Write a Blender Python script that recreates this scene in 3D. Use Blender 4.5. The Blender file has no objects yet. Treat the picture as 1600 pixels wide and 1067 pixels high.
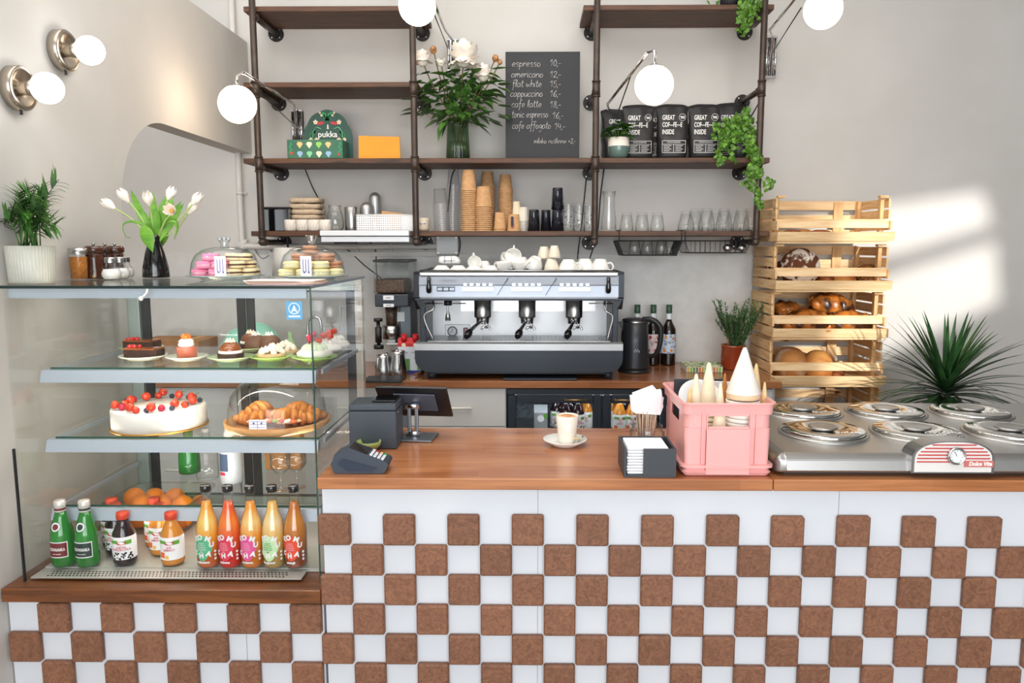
import bpy, bmesh, math, random
from mathutils import Vector, Matrix, Euler
random.seed(7)
PI = math.pi
SC = bpy.context.scene
COL = SC.collection

# ---------------------------------------------------------------- camera
F_PX, CX, CY = 1175.0, 814.0, 533.5
TH, PS, EYE = math.radians(7.18), math.radians(0.7), 1.61
cam_d = bpy.data.cameras.new('camera')
cam_d.sensor_width = 36.0
cam_d.lens = 36.0 * F_PX / 1600.0
cam_d.shift_x = (800.0 - CX) / 1600.0
cam_d.clip_start = 0.05
cam = bpy.data.objects.new('camera', cam_d)
COL.objects.link(cam)
cam.location = (0, 0, EYE)
cam.rotation_euler = (PI / 2 - TH, 0, PS)
SC.camera = cam

# ---------------------------------------------------------------- world and exposure
SC.view_settings.view_transform = 'Standard'
SC.view_settings.look = 'None'
SC.view_settings.gamma = 1.0
SC.view_settings.use_curve_mapping = False
SC.view_settings.exposure = 0.1
W = bpy.data.worlds.new('sky')
SC.world = W
W.use_nodes = True
W.node_tree.nodes['Background'].inputs[0].default_value = (0.75, 0.86, 1.0, 1)
W.node_tree.nodes['Background'].inputs[1].default_value = 1.2
cy = SC.cycles
cy.use_denoising = True
cy.max_bounces = 8
cy.diffuse_bounces = 4
cy.glossy_bounces = 4
cy.transmission_bounces = 6
cy.transparent_max_bounces = 28
cy.sample_clamp_indirect = 4.0
cy.caustics_reflective = False
cy.caustics_refractive = False

def light(name, kind, loc, rot, power, color=(1, 1, 1), size=1.0, size_y=None, angle=None):
    d = bpy.data.lights.new(name, kind)
    d.energy = power
    d.color = color
    if kind == 'AREA':
        d.shape = 'RECTANGLE'
        d.size = size
        d.size_y = size_y or size
    elif kind == 'POINT':
        d.shadow_soft_size = size
    elif kind == 'SUN':
        d.angle = angle
    o = bpy.data.objects.new(name, d)
    o.location = loc
    o.rotation_euler = rot
    COL.objects.link(o)
    return o
# low sun through patch-shaped holes added in the front wall; daylight of the big shop windows behind the camera
SUN_DIR = Vector((-0.08, 1.0, -0.2)).normalized()
sun = light('sun', 'SUN', (2, -6, 6), (0, 0, 0), 3.3, (1.0, 0.98, 0.94), angle=0.02)
sun.rotation_euler = SUN_DIR.to_track_quat('-Z', 'Y').to_euler()
for wx, pw in ((-2.9, 70), (-0.5, 114), (1.6, 92)):
    light('window_daylight', 'AREA', (wx, -2.82, 1.75), (PI / 2, 0, 0), pw, (0.90, 0.95, 1.0), 2.0, 3.0)
light('ceiling_fill', 'AREA', (-0.6, 1.9, 3.8), (0, 0, 0), 84, (1.0, 0.98, 0.95), 3.6, 3.0)  # added area light under the closed ceiling, brightens the back wall
light('side_room_fill', 'AREA', (-3.0, 3.0, 3.6), (0, 0, 0), 5, (1.0, 0.97, 0.94), 1.6, 1.6)  # area fill added below the ceiling for the room beyond the arch

# ---------------------------------------------------------------- picture <-> place
cT, sT, cP, sP = math.cos(TH), math.sin(TH), math.cos(PS), math.sin(PS)
def Xat(px, Y, z):
    k = (px - CX) / F_PX
    return (k * (Y * cP * cT - (z - EYE) * sT) - Y * sP) / (cP + k * sP * cT)
def Zat(py, Y, X=0.0):
    m = (CY - py) / F_PX
    A = Y * cP - X * sP
    return EYE + A * (m * cT - sT) / (cT + m * sT)
def P(px, py, Y):
    X = 0.0
    for _ in range(3):
        z = Zat(py, Y, X)
        X = Xat(px, Y, z)
    return Vector((X, Y, z))
def ON(px, py, z):
    """point of the horizontal plane z seen at the pixel"""
    m = (CY - py) / F_PX
    A = (z - EYE) * (cT + m * sT) / (m * cT - sT)
    X = 0.0
    for _ in range(3):
        Y = (A + X * sP) / cP
        X = Xat(px, Y, z)
    return Vector((X, Y, z))
def S(Y, z):
    return (Y * cT - (z - EYE) * sT) / F_PX

# ---------------------------------------------------------------- mesh builder
def catmull(pts, seg=6, closed=False):
    pts = [Vector(p) for p in pts]
    if len(pts) < 3:
        return pts
    out = []
    n = len(pts)
    rng = range(n if closed else n - 1)
    for i in rng:
        p0 = pts[(i - 1) % n] if closed or i > 0 else pts[0] * 2 - pts[1]
        p1 = pts[i]
        p2 = pts[(i + 1) % n]
        p3 = pts[(i + 2) % n] if closed or i + 2 < n else pts[-1] * 2 - pts[-2]
        for k in range(seg):
            t = k / seg
            out.append(0.5 * ((2 * p1) + (p2 - p0) * t + (2 * p0 - 5 * p1 + 4 * p2 - p3) * t * t + (3 * p1 - p0 - 3 * p2 + p3) * t ** 3))
    if not closed:
        out.append(pts[-1])
    return out

class MB:
    def __init__(s):
        s.v, s.f, s.mi, s.sm = [], [], [], []
        s.m = 0
        s.X = Matrix.Identity(4)
    def add(s, vs, fs, smooth=False):
        b = len(s.v)
        for p in vs:
            s.v.append(s.X @ Vector(p))
        for f in fs:
            s.f.append([b + i for i in f])
            s.mi.append(s.m)
            s.sm.append(smooth)
        return s
    def box(s, x0, x1, y0, y1, z0, z1, bev=0.0, seg=2, M=None):
        if bev <= 0:
            vs = [(x, y, z) for z in (z0, z1) for y in (y0, y1) for x in (x0, x1)]
            fs = [(0, 2, 3, 1), (4, 5, 7, 6), (0, 1, 5, 4), (2, 6, 7, 3), (0, 4, 6, 2), (1, 3, 7, 5)]
            sm = False
        else:
            bm = bmesh.new()
            bmesh.ops.create_cube(bm, size=1.0)
            for v in bm.verts:
                v.co = Vector(((x0 + x1) / 2 + v.co.x * (x1 - x0), (y0 + y1) / 2 + v.co.y * (y1 - y0), (z0 + z1) / 2 + v.co.z * (z1 - z0)))
            bmesh.ops.bevel(bm, geom=list(bm.edges), offset=bev, segments=seg, profile=0.5, affect='EDGES')
            bm.verts.index_update()
            vs = [v.co.copy() for v in bm.verts]
            fs = [[v.index for v in f.verts] for f in bm.faces]
            bm.free()
            sm = False
        if M is not None:
            vs = [M @ Vector(p) for p in vs]
        return s.add(vs, fs, sm)
    def cyl(s, a, b, r0, r1=None, n=16, cap=True, smooth=True):
        a, b = Vector(a), Vector(b)
        r1 = r0 if r1 is None else r1
        d = (b - a).normalized()
        u = d.orthogonal().normalized()
        w = d.cross(u)
        vs = []
        for c, r in ((a, r0), (b, r1)):
            for i in range(n):
                t = 2 * PI * i / n
                vs.append(c + (u * math.cos(t) + w * math.sin(t)) * r)
        s.add(vs, [(i, (i + 1) % n, n + (i + 1) % n, n + i) for i in range(n)], smooth)
        if cap:
            s.add(vs[:n], [list(range(n))[::-1]])
            s.add(vs[n:], [list(range(n))])
        return s
    def tube(s, pts, r, n=8, curve=0, closed=False, cap=True, flat=1.0):
        if curve:
            pts = catmull(pts, curve, closed)
        pts = [Vector(p) for p in pts]
        m = len(pts)
        rs = r if isinstance(r, (list, tuple)) else None
        vs = []
        u = None
        for i, p in enumerate(pts):
            if closed:
                d = pts[(i + 1) % m] - pts[(i - 1) % m]
            else:
                d = pts[min(i + 1, m - 1)] - pts[max(i - 1, 0)]
            if d.length < 1e-9:
                d = Vector((0, 0, 1))
            d.normalize()
            if u is None:
                u = d.orthogonal().normalized()
            else:
                u = (u - d * u.dot(d))
                u = d.orthogonal().normalized() if u.length < 1e-6 else u.normalized()
            w = d.cross(u)
            if rs:
                q = i / max(1, m - 1) * (len(rs) - 1)
                k = min(int(q), len(rs) - 2)
                rr = rs[k] + (rs[k + 1] - rs[k]) * (q - k)
            else:
                rr = r
            for j in range(n):
                t = 2 * PI * j / n
                vs.append(p + (u * math.cos(t) + w * math.sin(t) * flat) * rr)
        fs = []
        for i in range(m if closed else m - 1):
            for j in range(n):
                a, b = i * n, ((i + 1) % m) * n
                fs.append((a + j, a + (j + 1) % n, b + (j + 1) % n, b + j))
        s.add(vs, fs, True)
        if cap and not closed:
            s.add(vs[:n], [list(range(n))[::-1]])
            s.add(vs[-n:], [list(range(n))])
        return s
    def lathe(s, prof, n=28, c=(0, 0, 0), M=None, sx=1.0, sy=1.0, smooth=True, rib=0.0, ribn=0):
        c = Vector(c)
        vs, fs = [], []
        for r, z in prof:
            for j in range(n):
                t = 2 * PI * j / n
                rr = r * (1 + (rib * math.cos(ribn * t) if ribn else 0))
                p = Vector((rr * math.cos(t) * sx, rr * math.sin(t) * sy, z))
                vs.append((M @ p if M is not None else p) + c)
        m = len(prof)
        for i in range(m - 1):
            for j in range(n):
                a, b = i * n, (i + 1) * n
                fs.append((a + j, a + (j + 1) % n, b + (j + 1) % n, b + j))
        s.add(vs, fs, smooth)
        return s
    def ball(s, c, r, n=16, m=10, M=None, noise=0.0):
        c = Vector(c)
        rx, ry, rz = (r, r, r) if not isinstance(r, (tuple, list)) else r
        vs, fs = [], []
        for i in range(m + 1):
            ph = PI * i / m
            for j in range(n):
                t = 2 * PI * j / n
                k = 1 + (random.uniform(-noise, noise) if noise and 0 < i < m else 0)
                p = Vector((rx * math.sin(ph) * math.cos(t) * k, ry * math.sin(ph) * math.sin(t) * k, -rz * math.cos(ph) * k))
                vs.append((M @ p if M is not None else p) + c)
        for i in range(m):
            for j in range(n):
                a, b = i * n, (i + 1) * n
                fs.append((a + j, a + (j + 1) % n, b + (j + 1) % n, b + j))
        return s.add(vs, fs, True)
    def prism(s, pts, lo, hi, axis='y', smooth=False):
        """pts 2D; axis y: (x,z); axis z: (x,y); axis x: (y,z)"""
        def mk(p, h):
            return {'y': (p[0], h, p[1]), 'z': (p[0], p[1], h), 'x': (h, p[0], p[1])}[axis]
        n = len(pts)
        vs = [mk(p, lo) for p in pts] + [mk(p, hi) for p in pts]
        s.add(vs, [(i, (i + 1) % n, n + (i + 1) % n, n + i) for i in range(n)], smooth)
        s.add(vs[:n], [list(range(n))[::-1]])
        s.add(vs[n:], [list(range(n))])
        return s
    def loft(s, secs, n=28, p=3.0, cap=True):
        """secs: (z, half x, half y, centre x, centre y[, power])"""
        vs, fs = [], []
        for q in secs:
            z, hx, hy, cx_, cy_ = q[:5]
            pw = q[5] if len(q) > 5 else p
            for j in range(n):
                t = 2 * PI * j / n
                ct, st = math.cos(t), math.sin(t)
                vs.append((cx_ + hx * math.copysign(abs(ct) ** (2 / pw), ct), cy_ + hy * math.copysign(abs(st) ** (2 / pw), st), z))
        for i in range(len(secs) - 1):
            for j in range(n):
                a, b = i * n, (i + 1) * n
                fs.append((a + j, a + (j + 1) % n, b + (j + 1) % n, b + j))
        s.add(vs, fs, True)
        if cap:
            s.add(vs[:n], [list(range(n))[::-1]])
            s.add(vs[-n:], [list(range(n))])
        return s
    def leaf(s, base, d, L, w, droop=0.3, seg=5, shape=(0.15, 0.85, 1.0, 0.75, 0.35, 0.0), fold=0.15, side=None):
        base, d = Vector(base), Vector(d).normalized()
        r = side or d.cross(Vector((0, 0, 1)))
        r = Vector((1, 0, 0)) if r.length < 1e-4 else r.normalized()
        nrm = r.cross(d)
        vs = []
        p = base.copy()
        dd = d.copy()
        for i in range(seg + 1):
            t = i / seg
            q = t * (len(shape) - 1)
            k = min(int(q), len(shape) - 2)
            hw = w / 2 * (shape[k] + (shape[k + 1] - shape[k]) * (q - k))
            vs += [p - r * hw, p - nrm * (hw * fold), p + r * hw]
            dd = (dd + Vector((0, 0, -droop / seg))).normalized()
            p = p + dd * (L / seg)
        fs = []
        for i in range(seg):
            a = i * 3
            fs += [(a, a + 1, a + 4, a + 3), (a + 1, a + 2, a + 5, a + 4)]
        return s.add(vs, fs, True)
    def build(s, name, mats, parent=None, loc=None):
        me = bpy.data.meshes.new(name)
        me.from_pydata([tuple(v) for v in s.v], [], s.f)
        if not isinstance(mats, (list, tuple)):
            mats = [mats]
        for m in mats:
            me.materials.append(m)
        me.polygons.foreach_set('material_index', s.mi)
        me.polygons.foreach_set('use_smooth', s.sm)
        me.update()
        if len(s.f) < 6000:
            bm = bmesh.new()
            bm.from_mesh(me)
            bmesh.ops.remove_doubles(bm, verts=bm.verts, dist=1e-6)
            bmesh.ops.recalc_face_normals(bm, faces=bm.faces)
            bm.to_mesh(me)
            bm.free()
        o = bpy.data.objects.new(name, me)
        COL.objects.link(o)
        if parent is not None:
            o.parent = parent
        if loc is not None:
            o.location = loc
        return o

def tag(o, label, cat, group=None, kind=None):
    o['label'] = label
    o['category'] = cat
    if group:
        o['group'] = group
    if kind:
        o['kind'] = kind
    return o
def thing(name, label, cat, loc=(0, 0, 0), rz=0.0, group=None):
    o = bpy.data.objects.new(name, None)
    o.empty_display_size = 0.05
    COL.objects.link(o)
    o.location = loc
    o.rotation_euler = (0, 0, rz)
    return tag(o, label, cat, group)
def part(name, mb, mats, parent, label=None):
    o = mb.build(name, mats, parent)
    if label:
        o['label'] = label
    return o
def solo(name, mb, mats, label, cat, loc=(0, 0, 0), rot=(0, 0, 0), group=None):
    o = mb.build(name, mats, None, loc)
    o.rotation_euler = rot
    return tag(o, label, cat, group)
def struct(name, mb, mats):
    o = mb.build(name, mats)
    o['kind'] = 'structure'
    return o
def dup(root, loc, rot=None, label=None, group=None, scale=None):
    r = root.copy()
    COL.objects.link(r)
    r.location = loc
    if rot is not None:
        r.rotation_euler = rot if isinstance(rot, (tuple, list)) else (0, 0, rot)
    if label:
        r['label'] = label
    if group:
        r['group'] = group
    if scale:
        r.scale = (scale,) * 3 if not isinstance(scale, (tuple, list)) else scale
    for ch in list(root.children):
        c = ch.copy()
        COL.objects.link(c)
        c.parent = r
        for g in list(ch.children):
            d = g.copy()
            COL.objects.link(d)
            d.parent = c
    return r
ORD = ['leftmost', 'second from the left', 'third from the left', 'fourth from the left', 'fifth from the left', 'sixth from the left', 'seventh from the left', 'eighth from the left']
def nth(i, n):
    if n == 2:
        return ('left', 'right')[i]
    if n == 3:
        return ('left', 'middle', 'right')[i]
    if i == n - 1:
        return 'rightmost'
    if i == n - 2 and n > 4:
        return 'second from the right'
    return ORD[i]

# ---------------------------------------------------------------- materials
def base_mat(name):
    m = bpy.data.materials.new(name)
    m.use_nodes = True
    nt = m.node_tree
    nt.nodes.clear()
    out = nt.nodes.new('ShaderNodeOutputMaterial')
    return m, nt, out
def N(nt, t, **k):
    n = nt.nodes.new(t)
    for a, b in k.items():
        setattr(n, a, b)
    return n
def srgb(r, g, b):
    def c(x):
        x /= 255.0
        return x / 12.92 if x <= 0.04045 else ((x + 0.055) / 1.055) ** 2.4
    return (c(r), c(g), c(b), 1.0)
def coords(nt, scale=(1, 1, 1), kind='Object'):
    tc = N(nt, 'ShaderNodeTexCoord')
    mp = N(nt, 'ShaderNodeMapping')
    mp.inputs['Scale'].default_value = scale if isinstance(scale, (tuple, list)) else (scale,) * 3
    nt.links.new(tc.outputs[kind], mp.inputs['Vector'])
    return mp.outputs[0]
def mixcol(nt, fac, a, b, blend='MIX'):
    mx = N(nt, 'ShaderNodeMix', data_type='RGBA', blend_type=blend)
    for sock, v in ((mx.inputs[0], fac), (mx.inputs[6], a), (mx.inputs[7], b)):
        if hasattr(v, 'is_linked') or hasattr(v, 'links'):
            nt.links.new(v, sock)
        else:
            sock.default_value = v
    return mx.outputs[2]
def ramp(nt, fac, stops):
    r = N(nt, 'ShaderNodeValToRGB')
    e = r.color_ramp.elements
    while len(e) > 1:
        e.remove(e[-1])
    e[0].position = stops[0][0]
    e[0].color = stops[0][1]
    for p, c in stops[1:]:
        x = e.new(p)
        x.color = c
    nt.links.new(fac, r.inputs[0])
    return r.outputs[0]
def noise(nt, vec, scale=5, detail=3, rough=0.5, dist=0.0):
    n = N(nt, 'ShaderNodeTexNoise')
    n.inputs['Scale'].default_value = scale
    n.inputs['Detail'].default_value = detail
    n.inputs['Roughness'].default_value = rough
    n.inputs['Distortion'].default_value = dist
    nt.links.new(vec, n.inputs['Vector'])
    return n.outputs[0]
def mat(name, col, rough=0.5, metal=0.0, coat=0.0, col2=None, nscale=6, stretch=(1, 1, 1), contrast=(0.35, 0.65), bump=None, sss=0.0, island=None, spec=0.5, detail=3, dist=0.0, trans=0.0, emit=None):
    m, nt, out = base_mat(name)
    b = N(nt, 'ShaderNodeBsdfPrincipled')
    nt.links.new(b.outputs[0], out.inputs[0])
    if len(col) == 3:
        col = srgb(*col)
    b.inputs['Base Color'].default_value = col
    b.inputs['Roughness'].default_value = rough
    b.inputs['Metallic'].default_value = metal
    b.inputs['Coat Weight'].default_value = coat
    b.inputs['Coat Roughness'].default_value = 0.08
    b.inputs['Specular IOR Level'].default_value = spec
    if trans:
        b.inputs['Transmission Weight'].default_value = trans
    if emit:
        b.inputs['Emission Color'].default_value = emit[0]
        b.inputs['Emission Strength'].default_value = emit[1]
    if sss:
        b.inputs['Subsurface Weight'].default_value = sss
        b.inputs['Subsurface Radius'].default_value = (0.02, 0.01, 0.006)
        b.inputs['Subsurface Scale'].default_value = 0.4
    c = None
    if col2 is not None:
        if len(col2) == 3:
            col2 = srgb(*col2)
        v = coords(nt, stretch)
        nz = noise(nt, v, nscale, detail, 0.55, dist)
        c = ramp(nt, nz, [(contrast[0], col), (contrast[1], col2)])
        nt.links.new(c, b.inputs['Base Color'])
    if island is not None:
        g = N(nt, 'ShaderNodeNewGeometry')
        r = ramp(nt, g.outputs['Random Per Island'], [(0, (1 - island,) * 3 + (1,)), (1, (1 + island * 0.4,) * 3 + (1,))])
        c2 = mixcol(nt, 1.0, c if c is not None else col, r, 'MULTIPLY')
        nt.links.new(c2, b.inputs['Base Color'])
    if bump:
        sc, st, dz = bump[:3]
        v = coords(nt, bump[3] if len(bump) > 3 else (1, 1, 1))
        nz = noise(nt, v, sc, 3, 0.6)
        bp = N(nt, 'ShaderNodeBump')
        bp.inputs['Strength'].default_value = st
        bp.inputs['Distance'].default_value = dz
        nt.links.new(nz, bp.inputs['Height'])
        nt.links.new(bp.outputs[0], b.inputs['Normal'])
    return m
def glass(name, tint=(0.96, 0.98, 0.97), edge=None, gloss=1.0, rough=0.0, ior=1.45):
    """thin clear glass: see-through with a Fresnel reflection, darker where the wall is seen edge-on"""
    m, nt, out = base_mat(name)
    tr = N(nt, 'ShaderNodeBsdfTransparent')
    tr.inputs[0].default_value = (*tint, 1)
    if edge is not None:
        lw = N(nt, 'ShaderNodeLayerWeight')
        lw.inputs[0].default_value = 0.35
        c = ramp(nt, lw.outputs['Facing'], [(0.3, (*tint, 1)), (0.85, (*edge, 1))])
        nt.links.new(c, tr.inputs[0])
    gl = N(nt, 'ShaderNodeBsdfGlossy')
    gl.inputs['Roughness'].default_value = rough
    gl.inputs['Color'].default_value = (gloss, gloss, gloss, 1)
    fr = N(nt, 'ShaderNodeFresnel')
    ge = N(nt, 'ShaderNodeNewGeometry')
    mr = N(nt, 'ShaderNodeMapRange')
    mr.inputs['To Min'].default_value = ior
    mr.inputs['To Max'].default_value = 1.0 / ior
    nt.links.new(ge.outputs['Backfacing'], mr.inputs['Value'])
    nt.links.new(mr.outputs[0], fr.inputs[0])
    mx = N(nt, 'ShaderNodeMixShader')
    nt.links.new(fr.outputs[0], mx.inputs[0])
    nt.links.new(tr.outputs[0], mx.inputs[1])
    nt.links.new(gl.outputs[0], mx.inputs[2])
    nt.links.new(mx.outputs[0], out.inputs[0])
    return m
def perforated(name, col, px, pz, rx, rz, rough=0.4, metal=0.0, ax=('X', 'Z'), stagger=False):
    m, nt, out = base_mat(name)
    b = N(nt, 'ShaderNodeBsdfPrincipled')
    b.inputs['Base Color'].default_value = srgb(*col)
    b.inputs['Roughness'].default_value = rough
    b.inputs['Metallic'].default_value = metal
    tc = N(nt, 'ShaderNodeTexCoord')
    sp = N(nt, 'ShaderNodeSeparateXYZ')
    nt.links.new(tc.outputs['Object'], sp.inputs[0])
    def mt(op, a, c=None):
        n = N(nt, 'ShaderNodeMath', operation=op)
        for i, v in enumerate((a, c)):
            if v is None:
                continue
            if isinstance(v, (int, float)):
                n.inputs[i].default_value = v
            else:
                nt.links.new(v, n.inputs[i])
        return n.outputs[0]
    zq = mt('DIVIDE', sp.outputs[ax[1]], pz)
    xq = mt('DIVIDE', sp.outputs[ax[0]], px)
    if stagger:
        xq = mt('ADD', xq, mt('MULTIPLY', mt('FLOOR', zq), 0.5))
    u = mt('SUBTRACT', mt('FRACT', xq), 0.5)
    v = mt('SUBTRACT', mt('FRACT', zq), 0.5)
    d = mt('ADD', mt('POWER', mt('ABSOLUTE', mt('DIVIDE', u, rx)), 3.0), mt('POWER', mt('ABSOLUTE', mt('DIVIDE', v, rz)), 3.0))
    hole = mt('LESS_THAN', d, 1.0)
    tr = N(nt, 'ShaderNodeBsdfTransparent')
    mx = N(nt, 'ShaderNodeMixShader')
    nt.links.new(hole, mx.inputs[0])
    nt.links.new(b.outputs[0], mx.inputs[1])
    nt.links.new(tr.outputs[0], mx.inputs[2])
    nt.links.new(mx.outputs[0], out.inputs[0])
    return m
def staves(name, ca, cb, cc, lx=0.5, wz=0.045, rough=0.3, coat=0.3, axes=(0, 1)):
    """oiled butcher block: staves of differing tone with fine grain along them"""
    m, nt, out = base_mat(name)
    b = N(nt, 'ShaderNodeBsdfPrincipled')
    nt.links.new(b.outputs[0], out.inputs[0])
    b.inputs['Roughness'].default_value = rough
    b.inputs['Coat Weight'].default_value = coat
    b.inputs['Coat Roughness'].default_value = 0.15
    v = coords(nt)
    br = N(nt, 'ShaderNodeTexBrick')
    br.offset = 0.37
    br.inputs['Scale'].default_value = 1.0
    br.inputs['Brick Width'].default_value = lx
    br.inputs['Row Height'].default_value = wz
    br.inputs['Mortar Size'].default_value = 0.0006
    br.inputs['Color1'].default_value = srgb(*ca)
    br.inputs['Color2'].default_value = srgb(*cb)
    br.inputs['Mortar'].default_value = srgb(*[x * 0.8 for x in ca])
    nt.links.new(v, br.inputs['Vector'])
    g = noise(nt, coords(nt, (2.5, 60, 60)), 1.6, 5, 0.6, 0.4)
    gr = ramp(nt, g, [(0.3, (0.72, 0.72, 0.72, 1)), (0.7, (1.12, 1.12, 1.12, 1))])
    big = noise(nt, coords(nt, (1.2, 7, 7)), 1.5, 2)
    c1 = mixcol(nt, ramp(nt, big, [(0.4, (0, 0, 0, 1)), (0.62, (1, 1, 1, 1))]), br.outputs[0], srgb(*cc))
    c2 = mixcol(nt, 1.0, c1, gr, 'MULTIPLY')
    nt.links.new(c2, b.inputs['Base Color'])
    return m
def grain(name, ca, cb, rough=0.5, along='x', scale=1.0, coat=0.0, island=0.0, knots=False):
    m, nt, out = base_mat(name)
    b = N(nt, 'ShaderNodeBsdfPrincipled')
    nt.links.new(b.outputs[0], out.inputs[0])
    b.inputs['Roughness'].default_value = rough
    b.inputs['Coat Weight'].default_value = coat
    st = {'x': (3, 34, 34), 'y': (34, 3, 34), 'z': (34, 34, 3)}[along]
    g = noise(nt, coords(nt, tuple(q * scale for q in st)), 1.5, 5, 0.6, 0.8)
    c = ramp(nt, g, [(0.32, srgb(*cb)), (0.62, srgb(*ca))])
    if knots:
        oi = N(nt, 'ShaderNodeObjectInfo')
        va = N(nt, 'ShaderNodeVectorMath', operation='MULTIPLY_ADD')
        va.inputs[1].default_value = (9.0, 3.0, 17.0)
        nt.links.new(oi.outputs['Random'], va.inputs[0])
        nt.links.new(coords(nt, (1.6, 1.0, 3.2)), va.inputs[2])
        kn = N(nt, 'ShaderNodeTexVoronoi')
        kn.inputs['Scale'].default_value = 2.3
        nt.links.new(va.outputs[0], kn.inputs['Vector'])
        kr = ramp(nt, kn.outputs['Distance'], [(0.03, srgb(120, 70, 35)), (0.07, srgb(215, 160, 100)), (0.10, (1, 1, 1, 1))])
        c = mixcol(nt, 1.0, c, kr, 'MULTIPLY')
    if island:
        ge = N(nt, 'ShaderNodeNewGeometry')
        r = ramp(nt, ge.outputs['Random Per Island'], [(0, (1 - island, 1 - island * 1.1, 1 - island * 1.25, 1)), (1, (1.08, 1.08, 1.08, 1))])
        c = mixcol(nt, 1.0, c, r, 'MULTIPLY')
    nt.links.new(c, b.inputs['Base Color'])
    return m
def emission(name, col, st):
    m, nt, out = base_mat(name)
    e = N(nt, 'ShaderNodeEmission')
    e.inputs[0].default_value = (*col, 1)
    e.inputs[1].default_value = st
    nt.links.new(e.outputs[0], out.inputs[0])
    return m

PLASTER = mat('plaster', (212, 208, 203), 0.85, col2=(206, 202, 196), nscale=2.2, bump=(60, 0.12, 0.002))
CEIL = mat('ceiling_paint', (226, 224, 220), 0.9)
STONE = mat('composite_stone', (216, 214, 210), 0.4, col2=(208, 205, 200), nscale=14, bump=(120, 0.05, 0.001))
FLOOR = mat('floor_tile', (150, 140, 130), 0.5, col2=(135, 126, 116), nscale=8)
COUNTER_WOOD = staves('oiled_counter_wood', (176, 110, 66), (156, 92, 50), (188, 124, 78), 0.55, 0.048, rough=0.26, coat=0.35)
BACK_WOOD = staves('oiled_back_wood', (152, 94, 58), (134, 80, 48), (166, 108, 68), 0.6, 0.05, rough=0.22, coat=0.4)
LEDGE_WOOD = grain('stained_ledge_wood', (128, 74, 34), (84, 46, 20), 0.38, coat=0.2)
SHELF_WOOD = grain('burnt_shelf_wood', (98, 62, 38), (50, 33, 23), 0.55)
TILE_WOOD = mat('end_grain_wood', (150, 102, 74), 0.6, col2=(108, 70, 50), nscale=42, contrast=(0.3, 0.7), island=0.16, detail=6, dist=2.5, bump=(90, 0.25, 0.001))
WHITE_PANEL = mat('white_panel', (219, 222, 227), 0.4, col2=(212, 216, 222), nscale=3)
LINE = mat('joint_line', (150, 150, 150), 0.7)
PIPE = mat('bronze_pipe', (78, 66, 58), 0.38, 0.35, col2=(66, 54, 47), nscale=20)
FLANGE = mat('black_iron', (44, 40, 38), 0.45, 0.4)
STEEL = mat('brushed_steel', (178, 178, 178), 0.28, 1.0)
STEEL2 = mat('satin_steel', (186, 187, 188), 0.42, 0.85, bump=(40, 0.03, 0.001, (1, 60, 60)))
CHROME = mat('chrome', (220, 220, 222), 0.06, 1.0)
NICKEL = mat('nickel', (178, 168, 155), 0.25, 1.0)
ALU = mat('anodised_profile', (172, 182, 192), 0.45, 0.2)
ALUG = mat('greenish_aluminium', (160, 172, 165), 0.4, 0.4)
BLACK = mat('black_plastic', (30, 31, 33), 0.42)
BLACKG = mat('gloss_black', (14, 14, 16), 0.12, coat=0.5)
CHARCOAL = mat('charcoal_plastic', (55, 60, 66), 0.42)
DKBLUE = mat('dark_navy_panel', (36, 44, 54), 0.45)
RUBBER = mat('rubber', (28, 28, 28), 0.7)
SCREW = mat('screw_head', (200, 196, 190), 0.35, 0.8)
WHITE = mat('white_glaze', (240, 238, 232), 0.18, coat=0.3)
CREAM = mat('cream_glaze', (232, 226, 212), 0.25, coat=0.2)
PAPER = mat('white_paper', (240, 240, 242), 0.8)
INK = mat('white_print', (238, 236, 232), 0.7)
INKD = mat('dark_print', (40, 40, 44), 0.7)
GLASS = glass('clear_glass', (0.99, 0.995, 0.995), (0.66, 0.70, 0.72))
PANE = glass('pane_glass', (0.993, 0.997, 0.995), gloss=0.9, ior=1.25)
SHELFGLASS = glass('shelf_glass', (0.975, 0.99, 0.983), gloss=0.8, ior=1.13)
GEDGE = mat('glass_edge_green', (22, 74, 60), 0.2, coat=0.4)
GREY_W = mat('grey_white_lacquer', (206, 204, 200), 0.45)
GLOBE = emission('opal_globe_light', (1.0, 0.76, 0.52), 11.0)
GLOBE_C = emission('opal_globe_light_cool', (1.0, 0.97, 0.93), 6.5)
LEAFG = mat('leaf_green', (98, 152, 60), 0.45, col2=(44, 86, 30), nscale=30, island=0.35, trans=0.0)
LEAFD = mat('leaf_dark', (52, 86, 44), 0.4, col2=(30, 58, 30), nscale=20, island=0.4)
LEAFB = mat('ivy_green', (112, 158, 52), 0.45, col2=(74, 124, 36), nscale=40, island=0.4)
STEM = mat('stem_green', (122, 142, 70), 0.5)
SOIL = mat('soil', (58, 42, 30), 0.95)

_txt = {}
def text_mesh(s, size, sx=1.0, shear=0.0, thick=0.0004, align='CENTER', spacing=1.0, bold=0.0):
    key = (s, size, sx, shear, thick, align, spacing, bold)
    if key not in _txt:
        c = bpy.data.curves.new('lettering', 'FONT')
        c.body = s
        c.size = size
        c.align_x = align
        c.align_y = 'CENTER'
        c.shear = shear
        c.space_character = spacing
        c.extrude = thick
        c.offset = bold
        c.resolution_u = 3
        o = bpy.data.objects.new('lettering', c)
        COL.objects.link(o)
        dg = bpy.context.evaluated_depsgraph_get()
        me = bpy.data.meshes.new_from_object(o.evaluated_get(dg))
        vs = [v.co.copy() for v in me.vertices]
        fs = [list(p.vertices) for p in me.polygons]
        bpy.data.objects.remove(o)
        bpy.data.meshes.remove(me)
        _txt[key] = ([Vector((v.x * sx, v.y, v.z)) for v in vs], fs)
    return _txt[key]
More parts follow.
